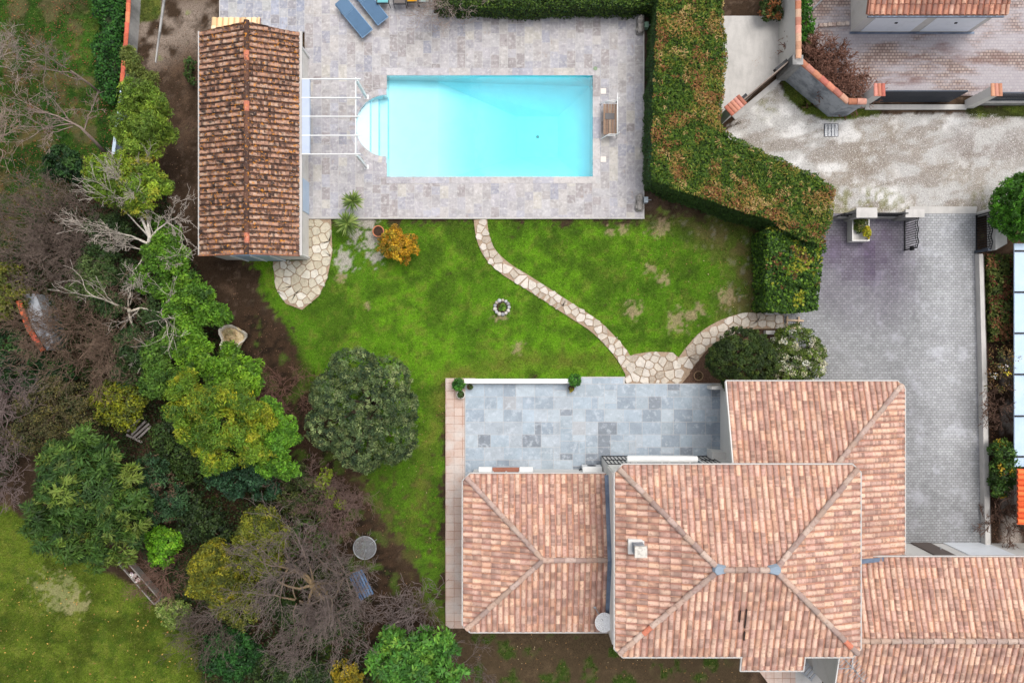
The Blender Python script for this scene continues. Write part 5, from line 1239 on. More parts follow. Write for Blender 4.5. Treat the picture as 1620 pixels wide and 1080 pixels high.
leafy('shrub', 'dark shaded shrub in the hollow between the largest tree and the gold conifers', 'shrub', (315, 820), [(300, 800, 26, 1.0), (325, 825, 24, .9), (300, 838, 20, .8), (345, 845, 20, .9)], [(48, 66, 36, 3), (62, 80, 40, 3), (40, 52, 32, 2)], leaf=.12, dens=13, per=26, cr=.2)
leafy('shrub', 'dim green shrub under the left side of the golden mimosa', 'shrub', (265, 700), [(258, 690, 22, 1.0), (280, 715, 24, 1.1), (300, 740, 22, 1.0), (265, 725, 20, .9)], [(60, 82, 40, 3), (78, 100, 46, 2), (48, 62, 36, 2)], leaf=.12, dens=12, per=26, cr=.2)
leafy('evergreen_tree', 'mid green leafy tree between the crooked white limbs and the mimosa', 'tree', (268, 590), [(245, 560, 24, 2.0), (262, 590, 26, 2.1), (240, 605, 22, 1.9), (270, 540, 20, 2.0), (285, 530, 18, 2.0)], [(84, 118, 46, 4), (104, 140, 50, 2), (64, 92, 42, 3)], leaf=.13, aspect=.4, dens=13, per=32, cr=.2, trunk_r=.09)
leafy('evergreen_tree', 'green leafy tree between the pale fan shaped tree and the pool house corner', 'tree', (262, 395), [(252, 360, 20, 2.0), (268, 375, 18, 2.0), (285, 405, 18, 2.2), (246, 400, 20, 2.1), (232, 440, 22, 2.0)], [(92, 134, 42, 4), (116, 160, 48, 2), (72, 104, 40, 3)], leaf=.13, aspect=.4, dens=13, per=32, cr=.19, trunk_r=.07)
leafy('shrub', 'small bright green bush just above the long planter trough', 'shrub', (258, 862), [(250, 852, 20, 1.2), (268, 858, 20, 1.2), (256, 874, 20, 1.1)], [(104, 156, 36, 4), (84, 128, 36, 3), (130, 176, 46, 1.5)], leaf=.10, aspect=.6, dens=24, per=28, cr=.14)
leafy('shrub', 'pale variegated bush at the lower end of the planter trough', 'shrub', (272, 968), [(264, 962, 16, .8), (282, 966, 18, .9), (272, 980, 14, .7)], [(120, 140, 66, 4), (98, 120, 56, 3), (160, 170, 100, 2)], leaf=.10, aspect=.6, dens=26, per=24, cr=.13)
leafy('conifer', 'golden tipped conifer left of the big leafless tree', 'conifer', (345, 895), [(340, 880, 24, 2.0, 1.0), (322, 895, 20, 1.8, .8), (355, 900, 26, 1.9, .9), (335, 918, 24, 1.7, .9), (318, 925, 18, 1.5, .8), (350, 935, 24, 1.6, .8)], [(126, 126, 40, 4), (102, 108, 40, 3), (158, 150, 44, 2), (78, 86, 38, 2)], leaf=.13, aspect=.28, dens=17, per=34, cr=.18)
leafy('conifer', 'olive gold conifer, the upper of the two beside the leafless tree', 'conifer', (410, 850), [(412, 830, 28, 2.2, 1.0), (400, 850, 26, 2.0, .9), (432, 848, 24, 2.0, .9), (415, 872, 28, 1.9, .9), (395, 885, 24, 1.7, .8), (425, 890, 22, 1.7, .8)], [(122, 128, 42, 4), (100, 110, 42, 3), (150, 148, 46, 2), (76, 88, 38, 2)], leaf=.13, aspect=.28, dens=16, per=34, cr=.19)
leafy('shrub', 'dim olive shrub below the golden tipped conifer', 'shrub', (365, 965), [(360, 955, 24, 1.3), (385, 970, 24, 1.3), (378, 935, 22, 1.4), (400, 925, 22, 1.4)], OLV, leaf=.11, aspect=.35, dens=13, per=28, cr=.18)
leafy('shrub', 'dark glossy ivy mound at the edge of the bottom left lawn', 'shrub', (365, 1030), [(352, 1018, 26, .9), (378, 1022, 26, .9), (345, 1042, 24, .8), (372, 1050, 26, .8), (400, 1040, 20, .8)], [(44, 84, 38, 3), (54, 100, 42, 3), (36, 66, 34, 2)], leaf=.10, aspect=.7, dens=20, per=26, cr=.15)
leafy('evergreen_tree', 'glossy broad leaved green tree at the bottom edge', 'tree', (665, 1010), [(640, 1030, 38, 2.4), (680, 1035, 40, 2.5), (655, 1065, 44, 2.6), (700, 1065, 36, 2.4), (612, 1045, 28, 2.2), (690, 1010, 26, 2.2), (622, 1010, 18, 2.0)], [(74, 122, 48, 4), (92, 144, 54, 3), (58, 96, 44, 3), (126, 164, 60, 1.5)], leaf=.21, aspect=.36, dens=8.5, per=20, cr=.22, rosette=True, trunk_r=.14, inner=.2)
leafy('shrub', 'yellow flowering shrub at the bottom edge', 'shrub', (548, 1066), [(540, 1062, 18, 1.1), (558, 1068, 18, 1.1), (548, 1082, 20, 1.0)], [(172, 150, 40, 3), (146, 132, 42, 3), (110, 108, 42, 2)], leaf=.09, dens=22, per=26, cr=.14)
leafy('shrub', 'dark green shrub row along the bottom edge', 'shrub', (450, 1068), [(425, 1062, 24, 1.2), (455, 1066, 26, 1.2), (485, 1064, 24, 1.2), (510, 1072, 22, 1.1)], [(58, 78, 38, 3), (74, 92, 42, 2), (46, 62, 36, 2)], leaf=.11, dens=15, per=28, cr=.18)
leafy('shrub', 'yellow tufted shrub over the reddish twigs', 'shrub', (530, 778), [(508, 762, 11, 1.2), (540, 797, 9, 1.2), (524, 780, 8, 1.1), (516, 750, 10, 1.1)], [(138, 156, 46, 3), (118, 140, 44, 2), (160, 170, 54, 1)], leaf=.11, dens=20, per=18, cr=.13)
leafy('shrub', 'mixed green undergrowth shrub left of the reddish leafless bush', 'shrub', (470, 770), [(468, 752, 22, 1.2), (490, 772, 22, 1.1), (470, 800, 22, 1.1), (505, 810, 18, 1.0), (450, 780, 18, 1.1)], [(82, 92, 50, 3), (66, 78, 44, 3), (100, 110, 56, 1)], leaf=.10, aspect=.4, dens=13, per=24, cr=.18)
leafy('shrub', 'yellow green bush on the far left edge by the broken wall', 'shrub', (14, 470), [(10, 440, 26, 1.3), (24, 470, 22, 1.3), (4, 480, 24, 1.3)], OLV, leaf=.11, dens=14, per=28, cr=.18)
leafy('shrub', 'deep green bush on the far left edge below the broken wall', 'shrub', (20, 560), [(12, 545, 26, 1.2), (28, 570, 26, 1.1), (8, 590, 28, 1.1)], DKG, leaf=.11, dens=14, per=28, cr=.18)
leafy('shrub', 'dark green shaded bush under the brown leafless thicket', 'shrub', (75, 595), [(60, 580, 24, .8), (90, 595, 26, .8), (50, 610, 24, .8)], DKG, leaf=.11, dens=12, per=26, cr=.18)
leafy('shrub', 'small dark weed bush at the west wall of the pool house', 'shrub', (302, 106), [(302, 100, 9, .4), (300, 115, 8, .3), (304, 128, 6, .3)], [(62, 88, 40, 3), (80, 104, 48, 2)], leaf=.09, dens=30, per=16, cr=.1)

WH, WHT = C(206, 198, 186), C(190, 178, 166)
bare('bare_tree', 'pale white leafless tree fanning out left of the pool house', 'tree', (226, 416),
     [(236, 375, 2.6, -.35, 1, .45, 1.35, .075), (237, 372, 2.6, .1, 1, .5, 1.35, .065), (237, 378, 2.5, .75, .8, .4, 1.2, .055), (233, 385, 2.4, -.9, .6, .35, 1.25, .055), (230, 395, 2.2, -.8, -.2, .25, .8, .035), (236, 400, 2.2, .95, -.2, .15, .9, .035), (226, 408, 2.0, -.4, -.9, .1, .8, .04), (240, 392, 2.2, .9, .3, .2, .7, .035), (234, 372, 2.6, -.7, .9, .5, 1.25, .05)],
     WH, WHT, depth=4, seed=21, trunk=[(226, 422, 0, .12), (229, 408, 1.0, .10), (234, 392, 1.9, .085), (237, 374, 2.7, .07)], spread=.45, wob=.11, rmin=.0065, up=.1, kids=(2, 3))
bare('bare_tree', 'broken white barked tree with long crooked limbs above the brown thicket', 'tree', (208, 500),
     [(200, 488, 1.7, -.9, .45, .35, 1.4, .06), (208, 492, 1.7, 1, -.25, .2, 1.7, .06), (204, 496, 1.6, .3, -1, .15, 1.2, .05), (203, 485, 1.7, -.05, 1, .25, 1.2, .05), (214, 492, 1.6, .6, -.7, .25, 1.0, .045), (206, 482, 1.7, .5, .9, .2, .9, .035)],
     C(196, 186, 168), WHT, depth=3, seed=22, trunk=[(209, 502, 0, .12), (206, 496, .9, .10), (204, 490, 1.75, .08)], spread=.55, wob=.16, rmin=.007, up=.06, kids=(2, 3))
BR, BRT = C(104, 92, 82), C(122, 106, 96)
bare('bare_tree', 'big grey brown leafless thicket tree on the left edge of the border', 'tree', (95, 385),
     radial(90, 375, 1.0, 11, 1.35, .045, (.35, 1.1), 31) + radial(55, 350, .8, 7, 1.0, .03, (.3, .9), 32) + radial(130, 360, .8, 7, 1.0, .03, (.3, .9), 33) + radial(60, 420, .8, 6, .9, .03, (.3, .9), 39) + radial(120, 420, .8, 6, 1.0, .03, (.3, .9), 38), BR, BRT, depth=4, seed=23, trunk=[(92, 388, 0, .16), (90, 376, 1.0, .12)], spread=.6, rmin=.0058, wob=.18, kids=(2, 3))
bare('bare_tree', 'reddish brown leafless tree under the crooked white limbs', 'tree', (155, 545),
     radial(150, 535, .9, 9, 1.25, .04, (.3, 1.0), 34) + radial(190, 575, .8, 9, .95, .03, (.3, .9), 35) + radial(105, 520, .8, 8, 1.0, .03, (.3, .9), 36), C(104, 88, 74), C(128, 106, 90), depth=4, seed=24, trunk=[(152, 548, 0, .14), (150, 536, .9, .10)], spread=.55, rmin=.0058, wob=.18, kids=(2, 3))
bare('bare_tree', 'mauve leafless tree cut by the left edge', 'tree', (5, 655), radial(2, 650, .9, 13, 1.2, .04, (.3, 1.0), 37), C(118, 104, 100), C(136, 118, 114), depth=4, seed=25, trunk=[(6, 660, 0, .12), (2, 650, .9, .09)], spread=.55, rmin=.0058, kids=(2, 3))
bare('bare_shrub', 'small mauve leafless bush on the left edge above the bottom lawn', 'shrub', (0, 770), radial(-4, 765, .6, 11, .95, .03, (.3, 1.0), 41), C(118, 104, 100), C(136, 118, 114), depth=3, seed=26, rmin=.010)
bare('bare_tree', 'very large mauve leafless tree behind the weathered blue bench', 'tree', (500, 935),
     radial(495, 925, 1.8, 8, 1.75, .085, (.25, .95), 42) + radial(470, 950, 1.4, 5, 1.3, .05, (.2, .8), 43) + radial(545, 910, 1.4, 5, 1.25, .05, (.25, .8), 44) + radial(460, 890, 1.3, 5, 1.2, .05, (.25, .8), 47) + radial(530, 970, 1.3, 5, 1.2, .05, (.25, .8), 48), C(150, 128, 96), C(126, 112, 106), depth=4, seed=27, trunk=[(508, 950, 0, .2), (502, 938, .9, .17), (495, 926, 1.85, .14)], spread=.55, rmin=.0058, wob=.17, kids=(2, 3))
bare('bare_shrub', 'reddish leafless bush north of the wire mesh table', 'shrub', (515, 800), radial(500, 795, .5, 8, 1.05, .03, (.3, 1.0), 45) + radial(540, 810, .5, 7, .95, .03, (.3, .9), 46) + radial(520, 770, .5, 6, .7, .025, (.3, .9), 49), C(108, 88, 80), C(130, 106, 98), depth=4, seed=28, rmin=.0058, kids=(2, 3))
bare('bare_shrub', 'thin reddish leafless bush at the left foot of the olive tree', 'shrub', (445, 615), radial(445, 612, .3, 12, .85, .022, (.25, .8), 51), C(112, 82, 70), C(130, 96, 84), depth=3, seed=29, rmin=.0058)
bare('bare_shrub', 'grey leafless bush near the lower corner of the terracotta walk', 'shrub', (670, 975), radial(662, 970, .5, 10, 1.15, .025, (.25, .8), 52), C(110, 98, 94), C(128, 114, 110), depth=3, seed=30, rmin=.010)
bare('bare_shrub', 'grey twigs right of the glossy broad leaved tree', 'shrub', (735, 1055), radial(722, 1052, .5, 8, .9, .02, (.25, .8), 53), C(108, 96, 90), C(126, 112, 106), depth=3, seed=31, rmin=.0058)
bare('bare_shrub', 'brown leafless bush right beside the planter trough', 'shrub', (262, 912), radial(258, 910, .5, 12, .75, .025, (.3, 1.0), 54), C(112, 84, 72), C(134, 104, 90), depth=3, seed=32, rmin=.0058)
bare('bare_shrub', 'leafless bush with dark radiating stems below the gold conifer', 'shrub', (345, 990), radial(340, 985, .5, 13, .9, .03, (.3, 1.0), 55), C(84, 74, 66), C(108, 94, 86), depth=3, seed=33, rmin=.0058)
bare('bare_tree', 'grey leafless sapling leaning left from the boundary rail', 'tree', (168, 244), [(128, 202, 1.9, -.8, .7, .3, 1.2, .05), (120, 196, 2.0, -.9, .1, .3, 1.2, .045), (134, 205, 1.8, .1, 1, .2, .8, .03), (112, 196, 2.0, -.5, 1, .3, 1.0, .035), (115, 200, 1.9, -.9, -.5, .2, .8, .03)], C(150, 132, 122), C(160, 140, 132), depth=3, seed=34, trunk=[(170, 246, 0, .08), (152, 226, .8, .065), (128, 202, 1.9, .05)], rmin=.0058)
bare('bare_tree', 'slim grey leafless sapling on the neighbouring lawn, nearest the ivy', 'tree', (163, 150), [(120, 118, 1.6, -.9, .5, .3, 1.2, .035), (105, 108, 1.8, -.7, .8, .3, 1.0, .03), (130, 126, 1.5, -.8, -.3, .2, .9, .025)], C(132, 116, 106), C(140, 124, 116), depth=3, seed=35, trunk=[(164, 152, 0, .055), (140, 132, .9, .045), (112, 112, 1.8, .035)], rmin=.0058)
bare('bare_tree', 'thin pinkish leafless tree cut by the left edge of the neighbouring lawn', 'tree', (-5, 235), radial(-8, 232, 1.0, 6, 1.1, .03, (.3, .9), 56, -1.4, 1.2), C(160, 140, 124), C(170, 148, 134), depth=3, seed=36, trunk=[(-8, 240, 0, .09), (-8, 232, 1.0, .06)], rmin=.007)
bare('bare_tree', 'thin leafless tree in the upper left corner', 'tree', (-5, 105), radial(-8, 102, 1.0, 6, 1.1, .03, (.3, .9), 57, -1.4, 1.4), C(160, 146, 134), C(172, 156, 146), depth=3, seed=37, trunk=[(-8, 108, 0, .08), (-8, 102, 1.0, .05)], rmin=.007)

leafy('evergreen_tree', 'feathery green tree rising through the brown thicket left of the white limbs', 'tree', (150, 440), [(140, 430, 22, 2.0), (160, 455, 22, 2.0), (128, 455, 16, 1.8), (165, 425, 18, 2.0)], [(92, 112, 60, 3), (72, 96, 52, 3), (110, 128, 72, 1)], leaf=.12, aspect=.3, dens=9, per=26, cr=.2, trunk_r=.07)
leafy('shrub', 'green shrub rising through the twigs below the olive tree', 'shrub', (495, 850), [(480, 840, 20, 1.0), (505, 855, 18, 1.0), (460, 860, 18, 1.0)], [(62, 86, 40, 3), (80, 104, 46, 2)], leaf=.11, dens=13, per=24, cr=.18)
leafy('shrub', 'green shrub under the lower branches of the very large leafless tree', 'shrub', (490, 985), [(470, 985, 24, .8), (505, 995, 24, .8), (540, 985, 20, .7), (445, 960, 18, .7)], [(58, 80, 38, 3), (74, 98, 44, 2), (48, 64, 34, 2)], leaf=.11, dens=13, per=24, cr=.18)
# ---- ivy and seedlings below the wild border: one mass, tree shade in its colours
def undergrowth(poly, n, zmax, pal, leaf=.11):
    px = rng.uniform(min(p[0] for p in poly), max(p[0] for p in poly), n); py = rng.uniform(min(p[1] for p in poly), max(p[1] for p in poly), n)
    m = soft_poly(px, py, poly, 18); f = fbm(px, py, 26, 3, 71); k = m * (.35 + f) > .42; px, py, f = px[k], py[k], f[k]; n = len(px)
    z = zmax * sstep(f, .3, .75) * rng.uniform(.3, 1.0, n) + .03; X, Y = (px - 810) / S, (540 - py) / S
    N_ = np.stack([rng.normal(size=n) * .7, rng.normal(size=n) * .7, np.full(n, .8)], 1)
    stuff(leaf_mesh('undergrowth', np.stack([X, Y, z], 1), N_, leaf, .6, pal_pick(pal, n, .3), None))
undergrowth([(-20, 420), (120, 300), (200, 250), (262, 300), (330, 450), (380, 560), (440, 700), (480, 800), (560, 900), (600, 1100), (330, 1100), (300, 990), (240, 880), (60, 700), (-20, 800)], 125000, .9, [(46, 64, 32, 4), (58, 80, 36, 3), (64, 60, 40, 1.5), (84, 66, 48, .8), (40, 52, 30, 2)])
# ---- yuccas: sword leaves round a short stem
def yucca(px, py, z, r, label, seed):
    t = thing('yucca', label, 'yucca', (*G(px, py), 0), 'yuccas at the corner of the pool deck'); x, y, _ = P(px, py, z); r = R(r, z)
    mb = MB(); mb.tube([(*G(px, py), 0), (x, y, z)], [.09, .07], 8, C(120, 104, 84)); mb.build('stem', M['bark'], t, smooth=True)
    rnd = random.Random(seed); mb = MB()
    for i in range(95):
        a = rnd.uniform(0, 2 * math.pi); e = math.asin(rnd.uniform(-.25, .95)); L_ = r * rnd.uniform(.85, 1.12); w = .028
        d = Vector((math.cos(a) * math.cos(e), math.sin(a) * math.cos(e), math.sin(e))); s = Vector((-math.sin(a), math.cos(a), 0)) * w
        p0 = Vector((x, y, z)); p1 = p0 + d * L_ * .55; p2 = p0 + d * L_ + Vector((0, 0, -.10 * L_))
        col = C(*rnd.choice([(128, 150, 72), (104, 130, 62), (150, 166, 92), (92, 112, 58)])); n_ = d.cross(s).normalized() * .008
        mb.poly([p0 - s * .6, p0 + s * .6, p1 + s, p1 - s], col); mb.poly([p1 - s, p1 + s, p2], col)
    mb.build('leaves', M['leaf'], t)
yucca(558, 318, 1.0, 19, 'upper spiky yucca, standing on the pool deck corner', 1); yucca(549, 353, .9, 22, 'lower spiky yucca, where the deck meets the stone patio', 2)

# ---- grass blades over the lawns and fallen leaves: nobody could count them
def blades(name, x0, x1, y0, y1, n, hgt, polys):
    px = rng.uniform(x0, x1, n); py = rng.uniform(y0, y1, n); m = np.zeros(n)
    for p in polys: m = np.maximum(m, soft_poly(px, py, p, 10))
    c = ground_col(px, py); green = (c[:, 1] > c[:, 0] * 1.12) & (c[:, 1] > c[:, 2] * 1.5)
    k = (m > .4) & green; px, py, c = px[k], py[k], c[k]; n = len(px)
    X, Y = (px - 810) / S, (540 - py) / S; Z = bump(px, py); a = rng.uniform(0, 2 * math.pi, n); h = hgt * rng.uniform(.5, 1.3, n); w = .012; le = rng.uniform(.2, 1.0, n) * h
    dx, dy = np.cos(a), np.sin(a)
    V = np.stack([np.stack([X - dy * w, Y + dx * w, Z - .01], 1), np.stack([X + dy * w, Y - dx * w, Z - .01], 1), np.stack([X + dx * le, Y + dy * le, Z + h], 1)], 1).reshape(-1, 3)
    c = c * rng.uniform(.5, 1.75, (n, 1)) * np.array([1.03, 1.03, .9]); sk = rng.random(n) < .05; c[sk] = np.array(C(156, 150, 90)) * rng.uniform(.7, 1.2, (sk.sum(), 1))
    stuff(fast_mesh(name, V, np.arange(n * 3).reshape(n, 3), c, M['grass_blade']))
blades('grass', 390, 1215, 340, 880, 420000, .055, [LAWN])
blades('grass', -20, 345, -10, 420, 130000, .06, [LAWN_NW, LAWN_N]); blades('grass', -20, 340, 780, 1100, 150000, .06, [LAWN_SW])
blades('grass', 1225, 1640, -10, 195, 60000, .06, [LAWN_NE, VERGE1, VERGE2]); blades('grass', 690, 1180, 995, 1100, 70000, .06, [[(690, 1000), (1180, 1000), (1180, 1100), (690, 1100)]])
def litter(name, polys, n, pal, size=.07):
    xs_ = [p[0] for q_ in polys for p in q_]; ys_ = [p[1] for q_ in polys for p in q_]
    px = rng.uniform(min(xs_), max(xs_), n); py = rng.uniform(min(ys_), max(ys_), n); m = np.zeros(n)
    for q_ in polys: m = np.maximum(m, soft_poly(px, py, q_, 15))
    k = m * fbm(px, py, 25, 3, 61) > .36 * rng.random(n) + .22; px, py = px[k], py[k]; n = len(px)
    pos = np.stack([(px - 810) / S, (540 - py) / S, bump(px, py) + .03 + rng.random(n) * .03], 1)
    N_ = np.stack([rng.normal(size=n) * .35, rng.normal(size=n) * .35, np.ones(n)], 1)
    o = leaf_mesh(name, pos, N_, size, .7, pal_pick(pal, n, .25), None); stuff(o)
litter('fallen_leaves', [[(-10, -10), (190, -10), (180, 330), (-10, 420)]], 4500, [(140, 84, 56, 3), (120, 74, 52, 3), (104, 70, 52, 2), (170, 112, 72, 1)], .06)
litter('fallen_leaves', [[(200, 30), (345, 0), (320, 400), (240, 330)], [(340, 400), (480, 560), (600, 800), (700, 1000), (620, 960), (420, 640)]], 9000, [(104, 76, 58, 3), (82, 60, 46, 3), (136, 104, 78, 1.2)], .055)
litter('fallen_leaves', [[(0, 860), (160, 890), (260, 960), (330, 1080), (0, 1080)]], 260, [(206, 166, 86, 3), (170, 140, 80, 2), (200, 140, 90, 1)], .08)
litter('fallen_leaves', [[(1206, 26), (1238, 26), (1238, 104), (1216, 106), (1212, 70)], [(1183, 85), (1204, 92), (1198, 122), (1184, 122)], [(1188, 42), (1204, 46), (1206, 60), (1190, 54)], [(1138, 130), (1158, 138), (1152, 165), (1136, 160)]], 14000, [(168, 122, 78, 3), (146, 98, 62, 3), (188, 142, 96, 1)], .06)
litter('fallen_leaves', [[(560, 610), (700, 600), (700, 990), (640, 880)], [(700, 1000), (1175, 1000), (1175, 1080), (700, 1080)], [(1000, 350), (1190, 350), (1200, 500), (1000, 480)]], 2600, [(150, 112, 72, 3), (180, 140, 90, 2), (200, 180, 140, 1)], .055)
litter('fallen_leaves', [[(1548, 400), (1575, 400), (1590, 860), (1562, 860)]], 3500, [(110, 80, 60, 3), (84, 62, 50, 3), (136, 96, 70, 1)], .06)
# ---------------------------------------------------------------- garden objects
BL = C(84, 112, 140)
# ---- blue sun loungers
def lounger(cx, cy, ang, label, proto=None):
    if proto is not None: return dup(proto, (*G(cx, cy), DZ + .005), ang, label)
    t = thing('sun_lounger', label, 'sun lounger', (*G(cx, cy), DZ + .005), 'blue sun loungers by the pool', ang)
    L_, W = 1.85, .56; f = MB()
    for s in (-1, 1): f.tube([(-L_ / 2, s * W / 2, .30), (L_ / 2, s * W / 2, .30)], .022, 8, C(120, 150, 180))
    for x in (-L_ / 2, -.28, L_ / 2): f.tube([(x, -W / 2, .30), (x, W / 2, .30)], .02, 8, C(120, 150, 180))
    f.build('frame', M['plain'], t, local=True)
    m = MB(); m.prism([(-.27, -W / 2 + .01), (L_ / 2 - .02, -W / 2 + .01), (L_ / 2 - .02, W / 2 - .01), (-.27, W / 2 - .01)], .305, .325, BL); m.build('seat', M['fabric'], t, local=True)
    m = MB(); a = [(-L_ / 2 + .02, -W / 2 + .01, .40), (-.29, -W / 2 + .01, .315), (-.29, W / 2 - .01, .315), (-L_ / 2 + .02, W / 2 - .01, .40)]
    m.mesh(a + [(x, y, z + .02) for x, y, z in a], [(3, 2, 1, 0), (4, 5, 6, 7), (0, 1, 5, 4), (1, 2, 6, 5), (2, 3, 7, 6), (3, 0, 4, 7)], C(92, 120, 148)); m.build('backrest', M['fabric'], t, local=True)
    for x in (-L_ / 2 + .3, L_ / 2 - .25):
        for s in (-1, 1): m = MB(); m.tube([(x, s * (W / 2 - .01), .30), (x + .03, s * (W / 2 + .02), 0)], .02, 8, C(120, 150, 180)); m.build('leg', M['plain'], t, local=True)
    return t
l1 = lounger(563, 34, math.atan2(-49, 40.7), 'blue mesh sun lounger lying fully in view on the pool deck')
lounger(588, 14, math.atan2(-47, 37), '', l1)['label'] = 'blue mesh sun lounger cut off by the top edge of the photo'
# ---- cushioned chairs lined up at the top edge
def chair(px, col, label, w=.52, y=0):
    t = thing('garden_chair', label, 'chair', (*G(px, y), DZ + .005), 'padded garden chairs along the top edge')
    m = MB()
    for s in (-1, 1):
        m.tube([(s * w / 2, -.40, .0), (s * w / 2, -.40, .42), (s * w / 2, .35, .42), (s * w / 2, .48, .85)], .016, 7, C(60, 62, 66)); m.tube([(s * w / 2, .30, .42), (s * w / 2, .36, 0)], .016, 7, C(60, 62, 66))
    for yy, z in ((-.40, .40), (.35, .40), (.48, .85)): m.tube([(-w / 2, yy, z), (w / 2, yy, z)], .016, 7, C(60, 62, 66))
    m.build('frame', M['black_iron'], t, local=True)
    m = MB(); m.box(-w / 2 + .03, w / 2 - .03, -.38, .32, .40, .47, col); m.build('seat_cushion', M['fabric'], t, local=True, bevel=.025)
    m = MB(); a = w / 2 - .03; m.mesh([(-a, .30, .47), (a, .30, .47), (a, .45, .92), (-a, .45, .92), (-a, .36, .45), (a, .36, .45), (a, .51, .90), (-a, .51, .90)], [(0, 1, 2, 3), (7, 6, 5, 4), (0, 4, 5, 1), (1, 5, 6, 2), (2, 6, 7, 3), (3, 7, 4, 0)], col); m.build('backrest', M['fabric'], t, local=True, bevel=.02)
chair(609, C(112, 178, 184), 'garden chair with teal cushion on the pool deck'); chair(635, C(116, 108, 104), 'garden chair with dark grey cushion beside the yellow one', y=1)
chair(654.5, C(240, 176, 32), 'garden chair with bright yellow cushion', .46, y=-2); chair(673, C(166, 184, 184), 'garden chair with pale grey cushion next to the leafless bush', .46, y=-1)
# ---- white tubular bench with wooden slats, east of the pool
t = thing('bench', 'white tubular metal bench with wooden slats at the east end of the pool', 'bench', (*G(963, 193), DZ))
for py_, sg in ((168, 1), (220, -1)):
    m = MB(); a, b = G(949, py_), G(975, py_); m.tube([(a[0], a[1] + .06 * sg, DZ), (a[0], a[1] + .06 * sg, DZ + .05), (a[0] + .30, a[1], DZ + .62), (b[0] - .06, b[1], DZ + .64), (b[0], b[1], DZ + .02)], .022, 8, C(238, 238, 238))
    m.tube([(a[0] + .2, a[1], DZ + .40), (b[0] - .04, b[1], DZ + .40)], .02, 8, C(238, 238, 238)); m.tube([(b[0] - .10, b[1], DZ + .40), (b[0] - .02, b[1], DZ + .95)], .022, 8, C(238, 238, 238)); m.build('side_frame', M['white_paint'], t, smooth=True)
m = MB(); a, b = G(972.5, 160), G(972.5, 224); m.tube([(a[0] - .03, a[1], DZ + .95), (b[0] - .03, b[1], DZ + .95)], .026, 8, C(240, 240, 240)); m.build('back_rail', M['white_paint'], t, smooth=True)
m = MB()
for i in range(5):
    a, b = G(954 + i * 4.3, 171), G(954 + i * 4.3, 218); m.box(a[0] - .05, a[0] + .05, b[1], a[1], DZ + .40, DZ + .43, C(*[(150, 124, 104), (136, 112, 96), (160, 136, 116), (144, 118, 100), (128, 106, 90)][i]))
m.build('seat', M['wood'], t)
m = MB(); a = G(962, 190); m.box(a[0] - .2, a[0] + .2, a[1] - .13, a[1] + .13, DZ + .432, DZ + .45, C(92, 88, 88)); m.build('seat_panel', M['plain'], t)
# ---- weathered stone ornaments and the little pump box
def stone_ornament(px, py, label, seed, ang):
    t = thing('stone_ornament', label, 'ornament', (*G(px, py), DZ), 'weathered stone ornaments on the deck corners', ang)
    m = MB(); m.prism([(-.36, -.15), (.36, -.15), (.36, .15), (-.36, .15)], .001, .10, C(150, 146, 140), inset=.02); m.build('plinth', M['rock'], t, local=True, bevel=.015)
    # a reclining animal worn by weather: haunch, trunk, chest and head as one lofted skin, with paws
    m = MB(); prof = [(-.33, .16, .06), (-.27, .20, .115), (-.15, .21, .13), (0, .21, .11), (.11, .24, .12), (.18, .31, .13), (.24, .38, .125), (.30, .38, .10), (.345, .35, .06)]
    m.tube([(x, .01 * math.sin(x * 9), z) for x, z, r in prof], [r for x, z, r in prof], 12, C(158, 152, 146))
    for s in (-1, 1):
        m.tube([(.12, s * .09, .17), (.26, s * .09, .125), (.36, s * .085, .12)], [.05, .04, .03], 8, C(150, 146, 140)); m.tube([(-.24, s * .11, .2), (-.14, s * .13, .15), (-.03, s * .125, .125)], [.075, .06, .03], 8, C(150, 146, 140))
        m.tube([(.22, s * .06, .47), (.22, s * .075, .53)], [.03, .01], 6, C(150, 146, 140))
    m.build('figure', M['rock'], t, smooth=True, local=True)
stone_ornament(1011, 45, 'weathered stone animal ornament on the upper deck corner', 1, math.pi / 2); stone_ornament(1010, 323, 'weathered stone animal ornament on the lower deck corner', 2, math.pi / 2)
for px_, py_, lab in ((1020, 318, 'small pale tap box beside the lower stone ornament'), (1021, 44, 'small green tap box beside the upper stone ornament')):
    t = thing('tap_box', lab, 'tap box', (*G(px_, py_), 0)); m = MB(); x, y = G(px_, py_); m.box(x - .09, x + .09, y - .12, y + .12, 0, .32, C(176, 186, 192) if py_ > 100 else C(120, 150, 130)); m.build('housing', M['plain'], t, bevel=.015)
    m = MB(); m.tube([(x + .05, y, .26), (x + .22, y, .26), (x + .25, y, .18)], .02, 8, C(160, 165, 170)); m.build('spout', M['metal'], t)
# ---- pots
def pot(px, py, r, h, col, label, plant, ppal, z0=0, pr=.25, pz=.3, leaf=.1, m_='terracotta', per=22):
    t = thing('plant_pot', label, 'potted plant', (*G(px, py), z0), 'plant pots round the terrace')
    x, y = G(px, py); m = MB(); m.lathe([(r * .72, .002), (r * .95, h * .8), (r * 1.06, h * .82), (r * 1.06, h), (r * .9, h), (r * .88, h * .8), (.01, h * .8)], (x, y, z0), 20, col); m.build('pot', M[m_], t, smooth=False)
    m = MB(); m.lathe([(r * .88, h * .80), (r * .88, h * .86)], (x, y, z0), 16, C(80, 60, 46)); m.build('soil', M['soil'], t)
    if plant: crown([(x, y, z0 + h + pz * .6, pr, pr, pz)], t, ppal, leaf=leaf, aspect=.4, dens=60, per=per, cr=.1, name='foliage')
    return t
GR = [(70, 120, 44, 3), (90, 144, 52, 2), (54, 94, 40, 2)]
pot(728, 607, .20, .34, C(180, 150, 130), 'pot with bushy green plant at the left end of the white parapet', 1, GR, .09, .24, .22, .13)
